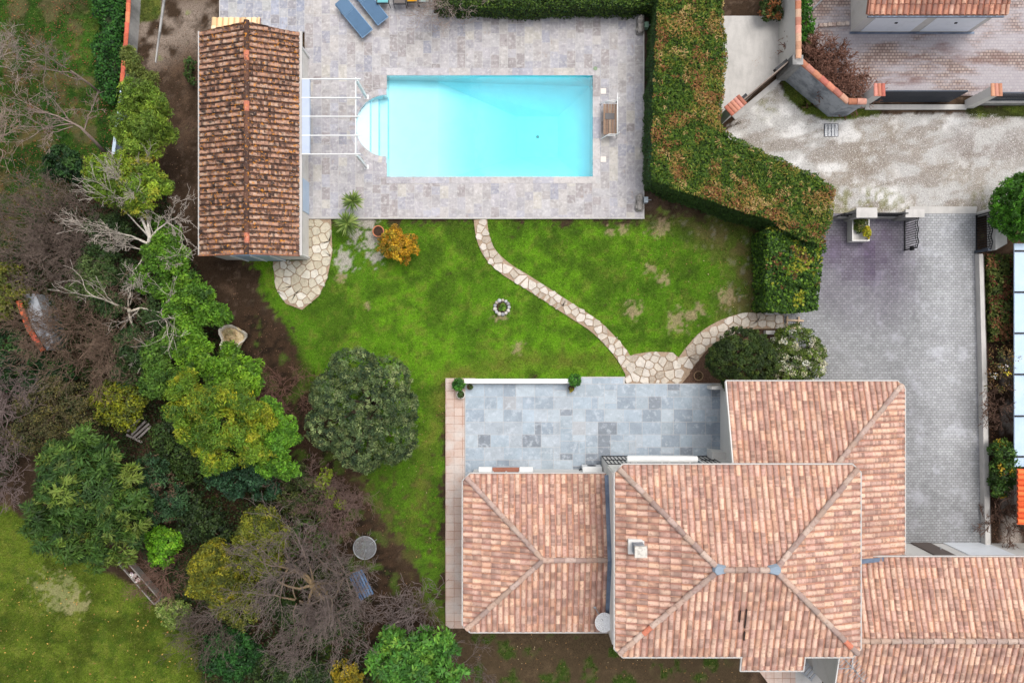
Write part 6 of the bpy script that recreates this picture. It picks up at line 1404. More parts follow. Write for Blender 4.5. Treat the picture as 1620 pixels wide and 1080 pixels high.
pot(730, 623, .18, .30, C(216, 206, 190), 'cream pot with low plant on the terracotta walk', 1, [(84, 110, 62, 3), (66, 92, 52, 2)], .09, .13, .08, .06, 'white_wall')
pot(744, 611, .13, .22, C(110, 100, 84), 'small dark pot on the terrace corner beside the white parapet', 1, [(92, 112, 64, 3), (70, 90, 50, 2)], TZ, .12, .06, .06)
pot(908, 600, .17, .40, C(90, 80, 70), 'pot with tall bushy green plant at the right end of the white parapet', 1, GR, .02, .24, .28, .12)
pot(903, 613, .13, .22, C(80, 74, 66), 'small dark pot with yellow plant below the right end of the parapet', 1, [(206, 176, 40, 3), (110, 120, 44, 2)], TZ, .11, .07, .06)
pot(1104, 594, .20, .14, C(150, 122, 92), 'empty shallow clay bowl in the bed by the dark conifer', 1, [(108, 96, 60, 2), (90, 84, 52, 2)], .0, .12, .03, .06, per=8)
pot(601, 368, .24, .42, C(196, 124, 92), 'big open clay pot behind the orange shrub on the lawn', 0, GR)
# ---- white rendered parapet of the terrace
t = thing('parapet', 'long white rendered parapet wall along the terrace edge', 'wall', (*G(818, 601), 0))
m = MB(); a, b = G(737, 604), G(898, 599); m.box(a[0], b[0], a[1], b[1], -.05, .5, C(222, 220, 214)); m.build('wall', M['white_wall'], t)
m = MB(); m.box(a[0] - .03, b[0] + .03, a[1] - .03, b[1] + .03, .502, .56, C(236, 232, 224)); m.build('coping', M['white_paint'], t, bevel=.012)
# ---- ring of stones
ring = thing('stone_ring', 'ring of round stones around a small plant in the lawn', 'flower bed', (*G(794, 486), 0))
rnd = random.Random(4); x, y = G(794, 486)
for i in range(13):
    a = 2 * math.pi * i / 13; m = MB(); r = rnd.uniform(.075, .10); cx_, cy_ = x + .31 * math.cos(a), y + .31 * math.sin(a)
    col = C(*rnd.choice([(190, 190, 192), (160, 160, 164), (206, 200, 190), (140, 138, 140), (180, 168, 156)])); m.lathe([(r * .6, -.02), (r, .03), (r * .92, .08), (r * .5, .12), (.01, .13)], (cx_, cy_, 0), 9, col); m.build('stone', M['rock'], ring, smooth=True)
sp = thing('small_plant', 'small green sprouting plant inside the stone ring', 'plant', (x, y, 0)); crown([(x + .03, y - .02, .12, .14, .14, .12)], sp, [(120, 160, 60, 3), (90, 130, 50, 2)], leaf=.14, aspect=.25, dens=50, per=12, cr=.08, name='foliage')
m = MB(); m.lathe([(.26, -.02), (.25, .02), (.01, .03)], (x, y, 0), 16, C(86, 84, 50)); m.build('soil', M['soil'], sp)
# ---- timber step frame laid by the drive
t = thing('timber_step', 'light timber frame lying across the end of the stone path at the drive', 'timber', (*G(1255, 511), .05))
m = MB()
for a, b in (((1243, 518), (1269, 520)), ((1242, 506), (1270, 507.5))): m.bar((*G(*a), .10), (*G(*b), .10), .07, .07, C(206, 180, 152))
for a, b in (((1244, 500), (1243, 519)), ((1262, 501), (1261, 520))): m.bar((*G(*a), .13), (*G(*b), .13), .06, .06, C(196, 170, 142))
m.build('rails', M['wood'], t)
t = thing('garden_wall', 'low pale block wall at the foot of the ivy hedge by the path', 'wall', (*G(1226, 496), 0)); m = MB(); a, b = G(1208, 498), G(1247, 494); m.box(a[0], b[0], a[1], b[1], 0, .25); m.build('wall', M['concrete'], t)
t = thing('garden_wall', 'low pale block wall between the dark conifer and the path', 'wall', (*G(1214, 526), 0)); m = MB(); a, b = G(1208, 529), G(1222, 523); m.box(a[0], b[0], a[1], b[1], 0, .3); m.build('wall', M['concrete'], t)

# ---- drive gates, pillars, walls
t = thing('gate_wall', 'rendered gate wall with two flat capped pillars and iron infill left of the drive gate', 'wall', (*G(1390, 340), 0))
def pillar(px, py, w, d, h, parent, cap=True):
    x, y = G(px, py); m = MB(); m.box(x - w / 2, x + w / 2, y - d / 2, y + d / 2, 0, h, C(206, 202, 196)); p = m.build('pillar', M['grey_wall'], parent)
    m = MB(); m.box(x - w / 2 - .04, x + w / 2 + .04, y - d / 2 - .04, y + d / 2 + .04, h + .002, h + .09, C(196, 188, 178)); m.build('cap', M['concrete'], p, bevel=.01); return p
pillar(1348, 345, .80, .34, 1.25, t); pillar(1424, 345, .72, .26, 1.1, t)
m = MB(); a, b = G(1318, 347), G(1420, 343); m.box(a[0], G(1337, 0)[0], a[1], b[1], 0, .45); m.box(G(1360, 0)[0], G(1414, 0)[0], a[1], b[1], 0, .45); m.build('low_wall', M['grey_wall'], t)
for xa, xb in ((1316, 1336), (1361, 1413)): railing('iron_infill', (*G(xa, 345), .47), (*G(xb, 345), .47), .75, t, M['black_iron'], bars=.12, r=.016)
def gate_leaf(label, px, ya, yb, h, seed):
    t = thing('drive_gate', label, 'gate', (*G(px, (ya + yb) / 2), 0), 'open iron leaves of the drive gate'); m = MB(); x = G(px, 0)[0]; y0, y1 = G(0, ya)[1], G(0, yb)[1]; n = 15
    for i in range(n + 1):
        yy = y0 + (y1 - y0) * i / n; hh = h + .10 * math.sin(math.pi * i / n * 3) ** 2; m.bar((x, yy, .08), (x, yy, hh), .026, .026, C(34, 35, 38))
    m.build('bars', M['black_iron'], t); m = MB(); pts = [(x, y0 + (y1 - y0) * i / 24, h + .10 * math.sin(math.pi * i / 24 * 3) ** 2) for i in range(25)]
    m.tube(pts, .024, 6, C(34, 35, 38)); m.tube([(p[0], p[1], p[2] - .16) for p in pts], .016, 6, C(34, 35, 38)); m.bar((x, y0, .08), (x, y1, .08), .045, .045, C(34, 35, 38)); m.bar((x, y0, .05), (x, y0, h), .05, .05, C(34, 35, 38)); m.bar((x, y1, .05), (x, y1, h), .05, .05, C(34, 35, 38)); m.build('frame', M['black_iron'], t)
    m = MB(); m.box(x - .05, x + .05, y1 - .08, y1 + .08, .55, .75, C(40, 42, 46)); m.build('lock', M['black_iron'], t); return t
gate_leaf('open left leaf of the black iron drive gate, standing on the pavers', 1430, 342, 396, 1.05, 1)
gate_leaf('open right leaf of the black iron drive gate, folded beside the white wall', 1543, 342, 398, 1.05, 2)
t = thing('gate_wall', 'white rendered return wall and dark post at the right side of the drive gate', 'wall', (*G(1555, 338), 0))
m = MB(); m.prism(GP((1543, 337), (1573, 327), (1577, 332), (1577, 336), (1547, 343)), 0, 1.3, C(222, 220, 216)); m.build('wall', M['white_wall'], t)
m = MB(); m.prism(GP((1561, 340), (1578, 334), (1580, 388), (1562, 398)), 0, .55, C(224, 222, 218)); m.build('side_wall', M['white_wall'], t)
m = MB(); a, b = G(1540, 401), G(1544, 397); m.box(a[0], b[0], a[1], b[1], 0, 1.0, C(70, 76, 86)); m.build('gate_post', M['dark_panel'], t)
kw = thing('kerb_wall', 'long low concrete kerb wall along the right side of the driveway', 'wall', (*G(1553, 630), 0)); m = MB(); m.prism(GP((1541, 403), (1547, 403), (1552, 560), (1559, 858), (1551, 858), (1545, 560)), 0, .35); m.build('wall', M['concrete'], kw)
m = MB(); m.prism(GP((1548.2, 404), (1550, 404), (1555, 560), (1562, 858), (1560, 858), (1553.2, 560)), 0, .28, C(90, 84, 80)); m.build('back_strip', M['plain'], kw)
# planter by the gate
t = thing('planter', 'rectangular white planter with green and yellow shrubs by the gate pillar', 'planter', (*G(1353, 364), .05)); x0, y0 = G(1339, 384); x1, y1 = G(1366, 346); m = MB()
for bx in ((x0, x0 + .05, y0, y1), (x1 - .05, x1, y0, y1), (x0 + .05, x1 - .05, y0, y0 + .05), (x0 + .05, x1 - .05, y1 - .05, y1)): m.box(*bx, .05, .55, C(214, 214, 210))
m.box(x0 + .05, x1 - .05, y0 + .05, y1 - .05, .05, .10, C(190, 190, 186)); m.build('trough', M['white_wall'], t); m = MB(); m.box(x0 + .052, x1 - .052, y0 + .052, y1 - .052, .101, .45, C(150, 140, 126)); m.build('soil', M['concrete'], t)
crown([(x0 + .32, y1 - .3, .62, .26, .32, .25), (x0 + .3, y0 + .55, .55, .2, .2, .15)], t, [(110, 124, 56, 3), (84, 100, 46, 3), (150, 146, 90, 1.5)], leaf=.09, dens=40, per=22, cr=.1, name='foliage')
crown([(x1 - .2, y0 + .38, .66, .15, .3, .2)], t, [(196, 180, 40, 3), (150, 150, 44, 2)], leaf=.09, dens=40, per=20, cr=.1, name='yellow_foliage')

# ---- neighbour's walls, pillars, sliding gate, wooden gate
def coping(line, z, parent, w=.30, seed=1, pal=((192, 124, 100), (176, 110, 88), (204, 144, 120), (164, 104, 84)), m_='terracotta', L_=.33, ang=0):
    rnd = random.Random(seed); mb = MB()
    for a, b in zip(line[:-1], line[1:]):
        a = Vector((*a, z)); b = Vector((*b, z)); n = max(1, int((b - a).length / L_)); d = (b - a) / n; u = d.normalized(); s = Vector((-u.y, u.x, 0))
        for i in range(n):
            p = a + d * i + u * .004; q_ = a + d * (i + 1) - u * .004 + u * .03; col = C(*rnd.choice(pal)); col = tuple(c_ * rnd.uniform(.85, 1.1) for c_ in col); A, B = [], []
            for k in range(7):
                t_ = math.pi * k / 6; A.append(p - s * math.cos(t_) * w / 2 + Vector((0, 0, math.sin(t_) * w * .34 + .025))); B.append(q_ - s * math.cos(t_) * w * .46 + Vector((0, 0, math.sin(t_) * w * .30)))
            for k in range(6): mb.poly([A[k], A[k + 1], B[k + 1], B[k]], col)
            mb.poly(A, col); mb.poly(B[::-1], col)
    return mb.build('coping', M[m_], parent)
def long_wall(poly, z, parent, m, name='wall'):
    mb = MB(); mb.prism([G(*p) for p in poly], -.05, z, C(200, 196, 190)); return mb.build(name, m, parent)
bw = thing('boundary_wall', 'pale rendered boundary wall with tile coping running down from the top edge', 'wall', (*G(1245, 40), 0)); 
zw = 1.9; k_ = 1 - zw / HCAM
def atz(px, py, z): return P(px, py, z)[:2]
lineA = [atz(1262, -60, zw), atz(1263, 92, zw)]; wp = [atz(1258, -60, zw), atz(1266, -60, zw), atz(1267, 94, zw), atz(1259, 94, zw)]; m = MB(); m.prism(wp, -.05, zw, C(200, 196, 190)); m.build('wall', M['white_wall'], bw); coping(lineA, zw + .002, bw, .26, 3, ((196, 140, 116), (176, 116, 96), (206, 156, 132)))
bd = thing('boundary_wall', 'stained grey diagonal wall with orange tile coping bordering the gravel lane', 'wall', (*G(1310, 120), 0))
zd = 1.75; ln = [atz(1265, 96, zd), atz(1341, 161, zd), atz(1369, 161, zd)]
m = MB(); m.prism([atz(1262, 99, zd), atz(1267, 93, zd), atz(1343, 157, zd), atz(1369, 157, zd), atz(1369, 164, zd), atz(1339, 164, zd)], -.05, zd, C(190, 190, 190)); m.build('wall', M['stain_wall'], bd); coping(ln, zd + .002, bd, .28, 4)
p = atz(1262, 95, zd + .1); m = MB(); m.box(p[0] - .22, p[0] + .22, p[1] - .2, p[1] + .2, 0, zd + .12, C(200, 196, 190)); m.build('pier', M['grey_wall'], bd)
# pillars and black sliding gate
cg = thing('sliding_gate', 'long black slatted sliding gate closing the pink paved court', 'gate', (*G(1462, 165), 0)); hz = 1.45
ya = G(0, 163)[1]; xa, xb = G(1366, 0)[0], G(1498, 0)[0]; m = MB(); n = 62
for i in range(n + 1): xx = xa + (xb - xa) * i / n; m.bar((xx, ya, .12), (xx, ya, hz), .03, .02, C(58, 64, 74))
m.build('slats', M['dark_panel'], cg); m = MB()
for zz in (.10, hz * .5, hz): m.bar((xa, ya + .03, zz), (xb, ya + .03, zz), .05, .05, C(48, 54, 62))
for f in (0, .33, .66, 1): xx = xa + (xb - xa) * f; m.bar((xx, ya + .03, .05), (xx, ya + .03, hz), .06, .05, C(44, 48, 56))
m.build('frame', M['dark_panel'], cg); m = MB(); m.box(xb - .9, xb - .3, ya + .06, ya + .3, .05, .45, C(58, 60, 66)); m.build('motor', M['dark_panel'], cg)
for nm, (pxa, pxb), lab in (('pillar', (1352, 1366), 'left tile capped gate pillar of the pink court'), ('pillar', (1527, 1540), 'right tile capped gate pillar of the pink court')):
    pl = thing('gate_pillar', lab, 'pillar', (*G((pxa + pxb) / 2, 160), 0), 'tile capped pillars of the court gate')
    zt = 1.75; x0_, x1_ = G(pxa, 0)[0], G(pxb, 0)[0]; yc = G(0, 165)[1]; m = MB(); m.box(x0_, x1_, yc - .18, yc + .18, -.05, zt, C(212, 208, 200)); m.build('shaft', M['white_wall'], pl)
    for dx in (.08, .24, .40): coping([(x0_ + dx - .04, yc - .26), (x0_ + dx - .04, yc + .26)], zt + .003, pl, .17, int(pxa + dx * 10), L_=.27)
t = thing('threshold', 'pale concrete threshold strip under the sliding gate', 'kerb', (*G(1450, 170), 0)); m = MB(); a, b = G(1368, 174), G(1528, 166); m.box(a[0], b[0], a[1], b[1], -.03, .05); m.build('strip', M['concrete'], t)
cf = thing('fence', 'black slatted fence right of the court gate pillar', 'fence', (*G(1590, 165), 0)); xa, xb = G(1541, 0)[0], G(1680, 0)[0]; m = MB(); n = 50
for i in range(n + 1): xx = xa + (xb - xa) * i / n; m.bar((xx, ya, .32), (xx, ya, 1.2), .03, .02, C(58, 64, 74))
for zz in (.32, 1.2): m.bar((xa, ya + .03, zz), (xb, ya + .03, zz), .05, .05, C(48, 54, 62))
m.build('slats', M['dark_panel'], cf); m = MB(); m.box(xa, xb, ya - .1, ya + .12, -.05, .3, C(206, 202, 196)); m.build('base_wall', M['grey_wall'], cf)
# slim gate to the concrete strip with tile-capped end pier
wg = thing('lane_gate', 'slim metal gate set diagonally across the concrete strip', 'gate', (*G(1190, 150), 0)); a, b = Vector((*G(1153, 181), 0)), Vector((*G(1226, 119), 0)); hg = 1.5
m = MB(); n = 26
for i in range(n + 1): q_ = a + (b - a) * i / n; m.bar(q_ + Vector((0, 0, .1)), q_ + Vector((0, 0, hg)), .06, .02, C(122, 100, 86))
m.build('panel', M['wood'], wg); m = MB()
for zz in (.1, hg): m.bar(a + Vector((0, 0, zz)), b + Vector((0, 0, zz)), .05, .06, C(120, 106, 96))
for f in (0, 1): q_ = a + (b - a) * f; m.bar(q_, q_ + Vector((0, 0, hg)), .07, .07, C(60, 60, 64))
m.build('frame', M['plain'], wg)
for f0, f1 in ((-.12, .18), (.78, 1.02)):
    m = MB(); q0, q1 = a + (b - a) * f0, a + (b - a) * f1; nn = Vector((-.035, .09, 0)); m.bar(q0 + nn + Vector((0, 0, 1.3)), q1 + nn + Vector((0, 0, 1.3)), .12, .25, C(36, 38, 42)); m.build('gate_fitting', M['black_iron'], wg)
t = thing('threshold', 'white concrete sill in front of the diagonal lane gate', 'kerb', (*G(1195, 158), 0)); m = MB(); m.prism(GP((1158, 184), (1232, 122), (1236, 128), (1226, 138), (1163, 190)), -.05, .03); m.build('strip', M['concrete'], t)
gp = thing('gate_pillar', 'short pier with red tile cap at the lower end of the lane gate', 'pillar', (*G(1149, 190), 0)); x, y = G(1146, 186); m = MB(); d_ = (b - a).normalized(); s_ = Vector((-d_.y, d_.x, 0)); c0 = Vector((x, y, 0))
qv = [c0 - d_ * .38 - s_ * .16, c0 + d_ * .38 - s_ * .16, c0 + d_ * .38 + s_ * .16, c0 - d_ * .38 + s_ * .16]; m.prism([(v.x, v.y) for v in qv], -.05, 1.6, C(200, 180, 170)); m.build('shaft', M['white_wall'], gp)
for f in (-.34, -.17, 0, .17, .34): u_ = c0 + d_ * f; coping([(u_.x - s_.x * .24, u_.y - s_.y * .24), (u_.x + s_.x * .24, u_.y + s_.y * .24)], 1.603, gp, .18, int(f * 100) + 60, L_=.25)
t = thing('garden_step', 'rough stone edging at the corner of the pink paved court', 'kerb', (*G(1305, 42), 0)); rnd = random.Random(9); m = MB()
for (xa_, ya_, xb_, yb_, n) in ((1294, 42, 1342, 39, 7), (1294, 46, 1293, 60, 2), (1276, 58, 1290, 58, 3)):
    for i in range(n): cx_, cy_ = G(xa_ + (xb_ - xa_) * (i + .5) / n, ya_ + (yb_ - ya_) * (i + .5) / n); w_ = abs(xb_ - xa_) / n / S / 2 + .02; m.prism([(cx_ - w_, cy_ - .09), (cx_ + w_ - .03, cy_ - .1), (cx_ + w_ - .02, cy_ + .08), (cx_ - w_ + .02, cy_ + .09)], 0, .14 + rnd.uniform(-.02, .03), C(*rnd.choice([(196, 176, 164), (180, 156, 146), (208, 192, 182)])), inset=.015)
m.build('stones', M['rock'], t)
t = thing('metal_pole', 'thin grey pole lying diagonally in the grass at the top right', 'pole', (*G(1292, 8), 0)); m = MB(); m.tube([(*G(1280, 20), .1), (*G(1312, -10), .5)], .035, 8, C(170, 172, 172)); m.build('pole', M['metal'], t)
# drain grate
t = thing('drain_grate', 'square dark drain grate set in the gravel lane', 'drain grate', (*G(1315, 206), 0)); x, y = G(1315, 206); m = MB(); m.box(x - .31, x + .31, y - .28, y + .28, -.02, .012, C(60, 66, 72)); m.build('pit', M['dark_panel'], t); m = MB()
for i in range(4):
    for j in range(6): m.box(x - .29 + i * .15, x - .29 + i * .15 + .115, y - .26 + j * .088, y - .26 + j * .088 + .05, .013, .035, C(150, 160, 172))
m.build('grille', M['metal'], t)

# ---- west boundary: orange coped wall then blue rail, concrete kerb, broken wall piece
wl_ = thing('boundary_wall', 'thin boundary wall with bright orange tile coping at the upper left', 'wall', (*G(203, 60), 0)); zb = .8
pts = [atz(206, -50, zb), atz(203, 20, zb), atz(199, 70, zb), atz(193, 133, zb)]
m = MB(); 
for a, b in zip(pts[:-1], pts[1:]): m.prism([(a[0] - .07, a[1]), (b[0] - .07, b[1]), (b[0] + .07, b[1]), (a[0] + .07, a[1])], -.05, zb, C(180, 170, 160))
m.build('wall', M['grey_wall'], wl_); coping(pts, zb + .002, wl_, .2, 8, ((206, 112, 80), (188, 98, 70), (216, 128, 96)), L_=.36)
fr_ = thing('fence', 'pale blue metal rail fence continuing below the orange coped wall', 'fence', (*G(187, 200), 0)); m = MB()
zf = 1.0; p0, p1, p2 = atz(192, 136, zf), atz(188, 175, zf), atz(179, 246, zf)
for a, b, w in ((p0, p1, .05), (p1, p2, .13)): m.bar((*a, zf), (*b, zf), w, .06, C(190, 206, 220))
m.build('rail', M['plain'], fr_); m = MB(); m.bar((*p1, .5), (*p2, .5), .03, .95, C(150, 166, 182)); m.build('panel', M['plain'], fr_)
for f in (0, .33, .66, 1): q_ = (p1[0] + (p2[0] - p1[0]) * f, p1[1] + (p2[1] - p1[1]) * f); m = MB(); m.tube([(*q_, 0), (*q_, zf + .05)], .035, 8, C(110, 122, 136)); m.build('post', M['metal'], fr_)
t = thing('kerb', 'narrow broken concrete kerb on the bare soil at the upper left', 'kerb', (*G(253, 50), 0)); m = MB(); m.prism(GP((263.5, -40), (267, -40), (252, 66), (247, 100), (245.5, 98), (250, 60)), -.05, .03); m.build('strip', M['grey_wall'], t)
bk = thing('broken_wall', 'short piece of grey wall with orange tile coping under the thicket', 'wall', (*G(52, 505), 0)); zk = 1.3
pts = [atz(30, 476, zk), atz(46, 520, zk), atz(68, 554, zk)]; m = MB(); q2 = [atz(30, 464, zk), atz(50, 464, zk), atz(78, 540, zk), atz(68, 554, zk), atz(44, 516, zk)]; m.prism(q2, -.05, zk - .25, C(190, 190, 190)); m.build('wall', M['stain_wall'], bk); coping(pts, zk, bk, .24, 12, ((206, 98, 62), (222, 112, 76), (186, 88, 60)))
# ---- sack, timber, trough, round table, bench
t = thing('garden_sack', 'open cream woven sack of dry cuttings beside the lime tree', 'sack', (*G(372, 533), 0)); x, y = G(374, 534); m = MB()
rnd = random.Random(5); n = 22; rings = []
for r, z in ((.40, 0), (.50, .25), (.52, .5), (.55, .66), (.49, .60), (.43, .45)):
    rings.append([(x + r * (1 + .16 * math.sin(3 * a + z * 2) + .09 * math.sin(5 * a + 1) + .04 * rnd.uniform(-1, 1)) * math.cos(a), y + r * (1 + .16 * math.sin(3 * a + z * 2) + .09 * math.sin(5 * a + 1) + .04 * rnd.uniform(-1, 1)) * math.sin(a), z + .05 * math.sin(5 * a) * (z > .4)) for a in [2 * math.pi * k / n for k in range(n)]])
for i in range(len(rings) - 1):
    for k in range(n): m.poly([rings[i][k], rings[i][(k + 1) % n], rings[i + 1][(k + 1) % n], rings[i + 1][k]], C(222, 214, 200))
m.build('bag', M['fabric'], t, smooth=True)
m = MB(); m.lathe([(.5, .4), (.49, .47), (.3, .52), (.01, .5)], (x, y, 0), 18, C(196, 176, 138)); m.build('cuttings', M['stone'], t)
crown([(x - .1, y, .5, .36, .36, .1)], t, [(196, 176, 130, 3), (170, 148, 104, 2), (214, 200, 160, 1), (120, 140, 60, .7)], leaf=.14, aspect=.14, dens=30, per=22, cr=.14, name='loose_twigs')
t = thing('timber_pile', 'loose pile of split grey timber between the dome shrub and the mimosa', 'timber', (*G(228, 680), 0)); m = MB()
for a, b, z in (((214, 686), (238, 664), .3), ((218, 690), (244, 668), .36), ((210, 680), (230, 660), .42), ((222, 694), (246, 672), .3), ((205, 686), (232, 698), .25)): m.bar((*G(*a), z), (*G(*b), z + .1), .09, .05, C(150, 142, 138))
m.build('boards', M['wood'], t)
t = thing('planter', 'long narrow wooden planter trough with white flowers beside the bottom left lawn', 'planter', (*G(228, 915), 0)); A, B = Vector((*G(200, 882), 0)), Vector((*G(256, 946), 0)); d_ = (B - A).normalized(); s_ = Vector((-d_.y, d_.x, 0)) * .16; m = MB()
for sg in (-1, 1): m.bar(A + s_ * sg + Vector((0, 0, .25)), B + s_ * sg + Vector((0, 0, .25)), .05, .4, C(150, 144, 138))
for q_ in (A, B): m.bar(q_ - s_ + Vector((0, 0, .25)), q_ + s_ + Vector((0, 0, .25)), .05, .4, C(140, 134, 128))
m.build('trough', M['wood'], t); m = MB(); m.bar(A + Vector((0, 0, .3)), B + Vector((0, 0, .3)), .28, .1, C(64, 52, 42)); m.build('soil', M['soil'], t)
L_ = [tuple(A + (B - A) * f + Vector((0, 0, .4))) + (.13, .13, .1) for f in (.55, .66, .78, .9)]; crown(L_, t, [(84, 96, 52, 3), (110, 112, 66, 2)], leaf=.07, dens=50, per=12, cr=.08, name='foliage')
crown([tuple(A + (B - A) * .34 + Vector((0, 0, .45))) + (.12, .12, .1), tuple(A + (B - A) * .48 + Vector((0, 0, .42))) + (.07, .07, .08)], t, [(236, 222, 214, 3), (222, 190, 190, 2)], leaf=.09, dens=60, per=14, cr=.07, name='flower_cluster')
t = thing('mesh_table', 'round grey wire mesh garden table near the leafless tree', 'table', (*G(577, 866), 0)); zt = .72; x, y, _ = P(577, 866, zt); r = R(18, zt); m = MB()
m.tube([(x + r * math.cos(a), y + r * math.sin(a), zt) for a in np.linspace(0, 2 * math.pi, 33)], .022, 6, C(176, 178, 180)); m.build('rim', M['metal'], t, smooth=True); m = MB()
for i in range(-9, 10):
    o_ = i * r / 9.5; h_ = math.sqrt(max(0, r * r - o_ * o_)); m.bar((x + o_, y - h_, zt), (x + o_, y + h_, zt), .014, .01, C(170, 172, 176)); m.bar((x - h_, y + o_, zt + .004), (x + h_, y + o_, zt + .004), .014, .01, C(170, 172, 176))
m.build('mesh_top', M['metal'], t)
for a in (.4, 2.5, 4.6): m = MB(); m.tube([(x + r * .8 * math.cos(a), y + r * .8 * math.sin(a), zt), (x + r * .3 * math.cos(a), y + r * .3 * math.sin(a), .4), (x + r * .85 * math.cos(a), y + r * .85 * math.sin(a), 0)], .016, 6, C(150, 152, 156)); m.build('leg', M['metal'], t)
t = thing('bench', 'weathered blue slatted bench under the large leafless tree', 'bench', (*G(574, 922), 0)); A, B = Vector((*P(565, 903, .45)[:2], 0)), Vector((*P(584, 942, .45)[:2], 0)); d_ = (B - A).normalized(); s_ = Vector((-d_.y, d_.x, 0)); m = MB()
for i in range(4): o_ = s_ * (-.18 + i * .12); m.bar(A + o_ + Vector((0, 0, .45)), B + o_ + Vector((0, 0, .45)), .085, .03, C(*((96, 130, 170), (84, 116, 156), (110, 140, 176), (90, 122, 160))[i]))
m.build('seat', M['wood'], t); m = MB()
for i in range(2): m.bar(A - s_ * (.26 + .03 * i) + Vector((0, 0, .6 + .16 * i)), B - s_ * (.26 + .03 * i) + Vector((0, 0, .6 + .16 * i)), .03, .1, C(88, 120, 160))
m.build('backrest', M['wood'], t)
for f in (.12, .88):
    for o_ in (-.2, .2): q_ = A + (B - A) * f + s_ * o_; m = MB(); m.bar(q_, q_ + Vector((0, 0, .44)), .05, .05, C(60, 66, 74)); m.build('leg', M['black_iron'], t)
# ---- things on and by the house
t = thing('satellite_dish', 'round white satellite dish at the lower right corner of the left wing roof', 'satellite dish', P(954, 983, 2.9)); z = 3.25; x, y, _ = P(955, 983, z); m = MB(); r = .37; ax = Vector((.12, .12, .95)).normalized(); e1 = ax.orthogonal().normalized(); e2 = ax.cross(e1); c_ = Vector((x, y, z))
for i in range(6):
    for k in range(24):
        f = lambda ri, kk: c_ + (e1 * math.cos(2 * math.pi * kk / 24) + e2 * math.sin(2 * math.pi * kk / 24)) * (r * ri / 6) + ax * (.10 * (ri / 6) ** 2)
        m.poly([f(i, k), f(i + 1, k), f(i + 1, k + 1), f(i, k + 1)] if i else [f(0, k), f(1, k), f(1, k + 1)], C(246, 246, 246))
d = m.build('dish', M['plain'], t, smooth=True); sm_ = d.modifiers.new('thick', 'SOLIDIFY'); sm_.thickness = .015; sm_.offset = -1
m = MB(); tip = c_ + ax * .42 + e1 * .1; nx_ = P(941, 960, 3.3); m.tube([c_ - ax * .02, Vector(nx_)], .018, 6, C(200, 200, 204)); m.tube([Vector(nx_) - Vector((.04, 0, 0)), Vector(nx_) + Vector((.05, 0, .03))], .04, 8, C(190, 190, 194)); m.build('feed_arm', M['metal'], t)
m = MB(); m.tube([c_, c_ - ax * .12, (x, y, 2.75)], .025, 8, C(170, 172, 176)); m.build('mast', M['metal'], t)
t = thing('tv_antenna', 'spidery metal television aerial over the lower right roof', 'aerial', P(1350, 1062, 4.0)); zt = 5.3; m = MB(); x, y, _ = P(1352, 1060, zt); m.tube([(*P(1348, 1052, 3.7)[:2], 3.5), (x, y, zt + .2)], .022, 8, C(110, 112, 116)); m.build('mast', M['metal'], t); m = MB()
bd_ = Vector((.65, -.75, 0)).normalized(); sd = Vector((bd_.y, -bd_.x, 0)); c_ = Vector((x, y, zt)); m.tube([c_ - bd_ * .75, c_ + bd_ * .55], .018, 6, C(90, 92, 96)); m.build('boom', M['metal'], t); m = MB()
for i in range(11): q_ = c_ + bd_ * (-.7 + i * .12); l_ = .36 - abs(i - 4) * .025; m.bar(q_ - sd * l_, q_ + sd * l_, .012, .012, C(196, 198, 204))
for sg in (-1, 1): m.bar(c_ - bd_ * .1, c_ - bd_ * .5 + sd * .4 * sg + Vector((0, 0, .1 * sg)), .03, .012, C(214, 216, 220))
m.build('elements', M['metal'], t)
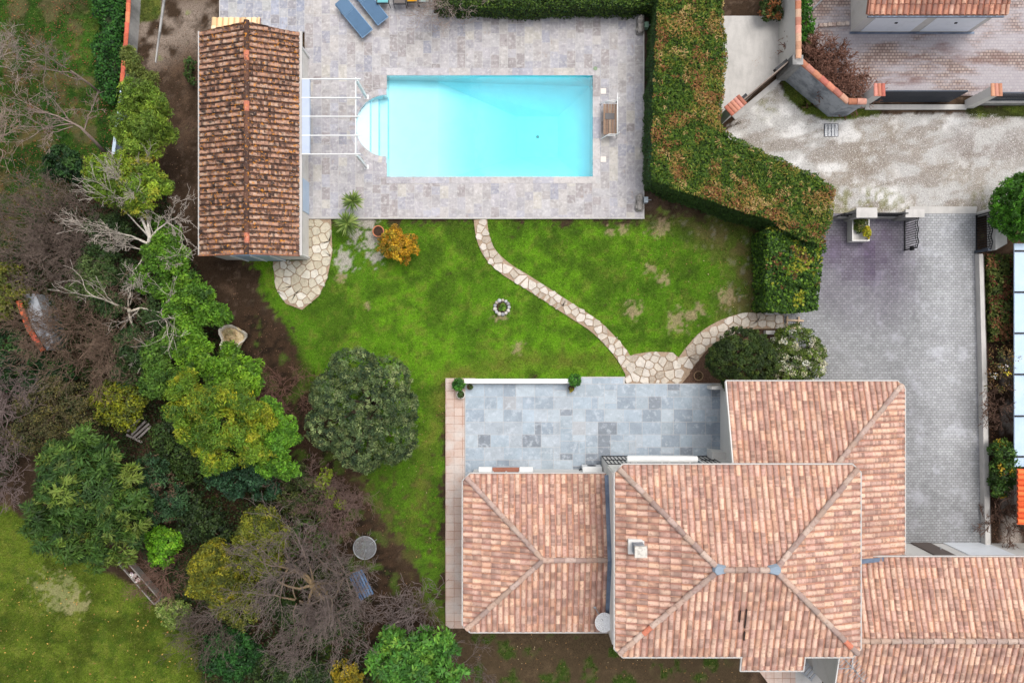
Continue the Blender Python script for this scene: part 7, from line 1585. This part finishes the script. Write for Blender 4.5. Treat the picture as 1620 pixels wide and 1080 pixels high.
t = thing('air_conditioner', 'white outdoor air conditioning unit on the terrace beside the house wall', 'air conditioner', (*G(935, 737), TZ)); x0, y0 = G(919, 742); x1, y1 = G(949, 733); m = MB(); m.box(x0, x1, y0, y1, TZ + .08, TZ + .72, C(222, 218, 206)); m.build('casing', M['white_paint'], t, bevel=.02)
m = MB(); m.lathe([(.2, 0), (.2, .01), (.03, .012)], (0, 0, 0), 20, C(60, 62, 66)); m.v = [((x0 + x1) / 2 + a, y1 + .004 + c2, TZ + .4 + b2) for a, b2, c2 in m.v]; m.build('fan_grille', M['dark_panel'], t); m = MB()
for xx in (x0 + .12, x1 - .12): m.box(xx - .04, xx + .04, y0, y1, TZ + .001, TZ + .08, C(60, 62, 66))
m.build('feet', M['black_iron'], t); m = MB(); m.tube([(x0, y0 + .1, TZ + .4), (x0 - .08, y0 + .1, TZ + .38), (x0 - .1, y0 + .02, TZ + .3), (x0 - .09, y0 - .1, TZ + .1)], .03, 8, C(40, 42, 46)); m.build('pipe', M['plain'], t)
t = thing('metal_steps', 'grey metal ladder like steps beside the back path at the bottom edge', 'steps', (*G(1262, 1040), 0)); m = MB(); a, b = Vector((*G(1240, 1026), .5)), Vector((*G(1282, 1062), .5)); nn = Vector((.5, .62, 0)).normalized() * .22
for sg in (-1, 1): m.bar(a + nn * sg, b + nn * sg, .05, .05, C(150, 156, 164))
for i in range(9): q_ = a + (b - a) * (i + .5) / 9; m.bar(q_ - nn, q_ + nn, .10, .03, C(168, 174, 182))
for q_ in (a, b):
    for sg in (-1, 1): v_ = q_ + nn * sg; m.bar((v_.x, v_.y, 0), (v_.x, v_.y, .48), .05, .05, C(120, 126, 134))
m.build('frame', M['metal'], t)
t = thing('blue_tub', 'blue plastic tub beside the straw coloured lean-to tiles', 'tub', (*G(350, 46), DZ)); x, y = G(352, 58); t.location = (x, y, 0); x, y, _ = P(345, 44, .5); t.location = (x, y, 0); m = MB(); m.lathe([(.16, DZ + .001), (.2, .42), (.22, .42), (.22, .45), (.19, .45), (.15, .14), (.01, .14)], (x, y, 0), 18, C(90, 130, 186)); m.build('tub', M['plain'], t, smooth=False)
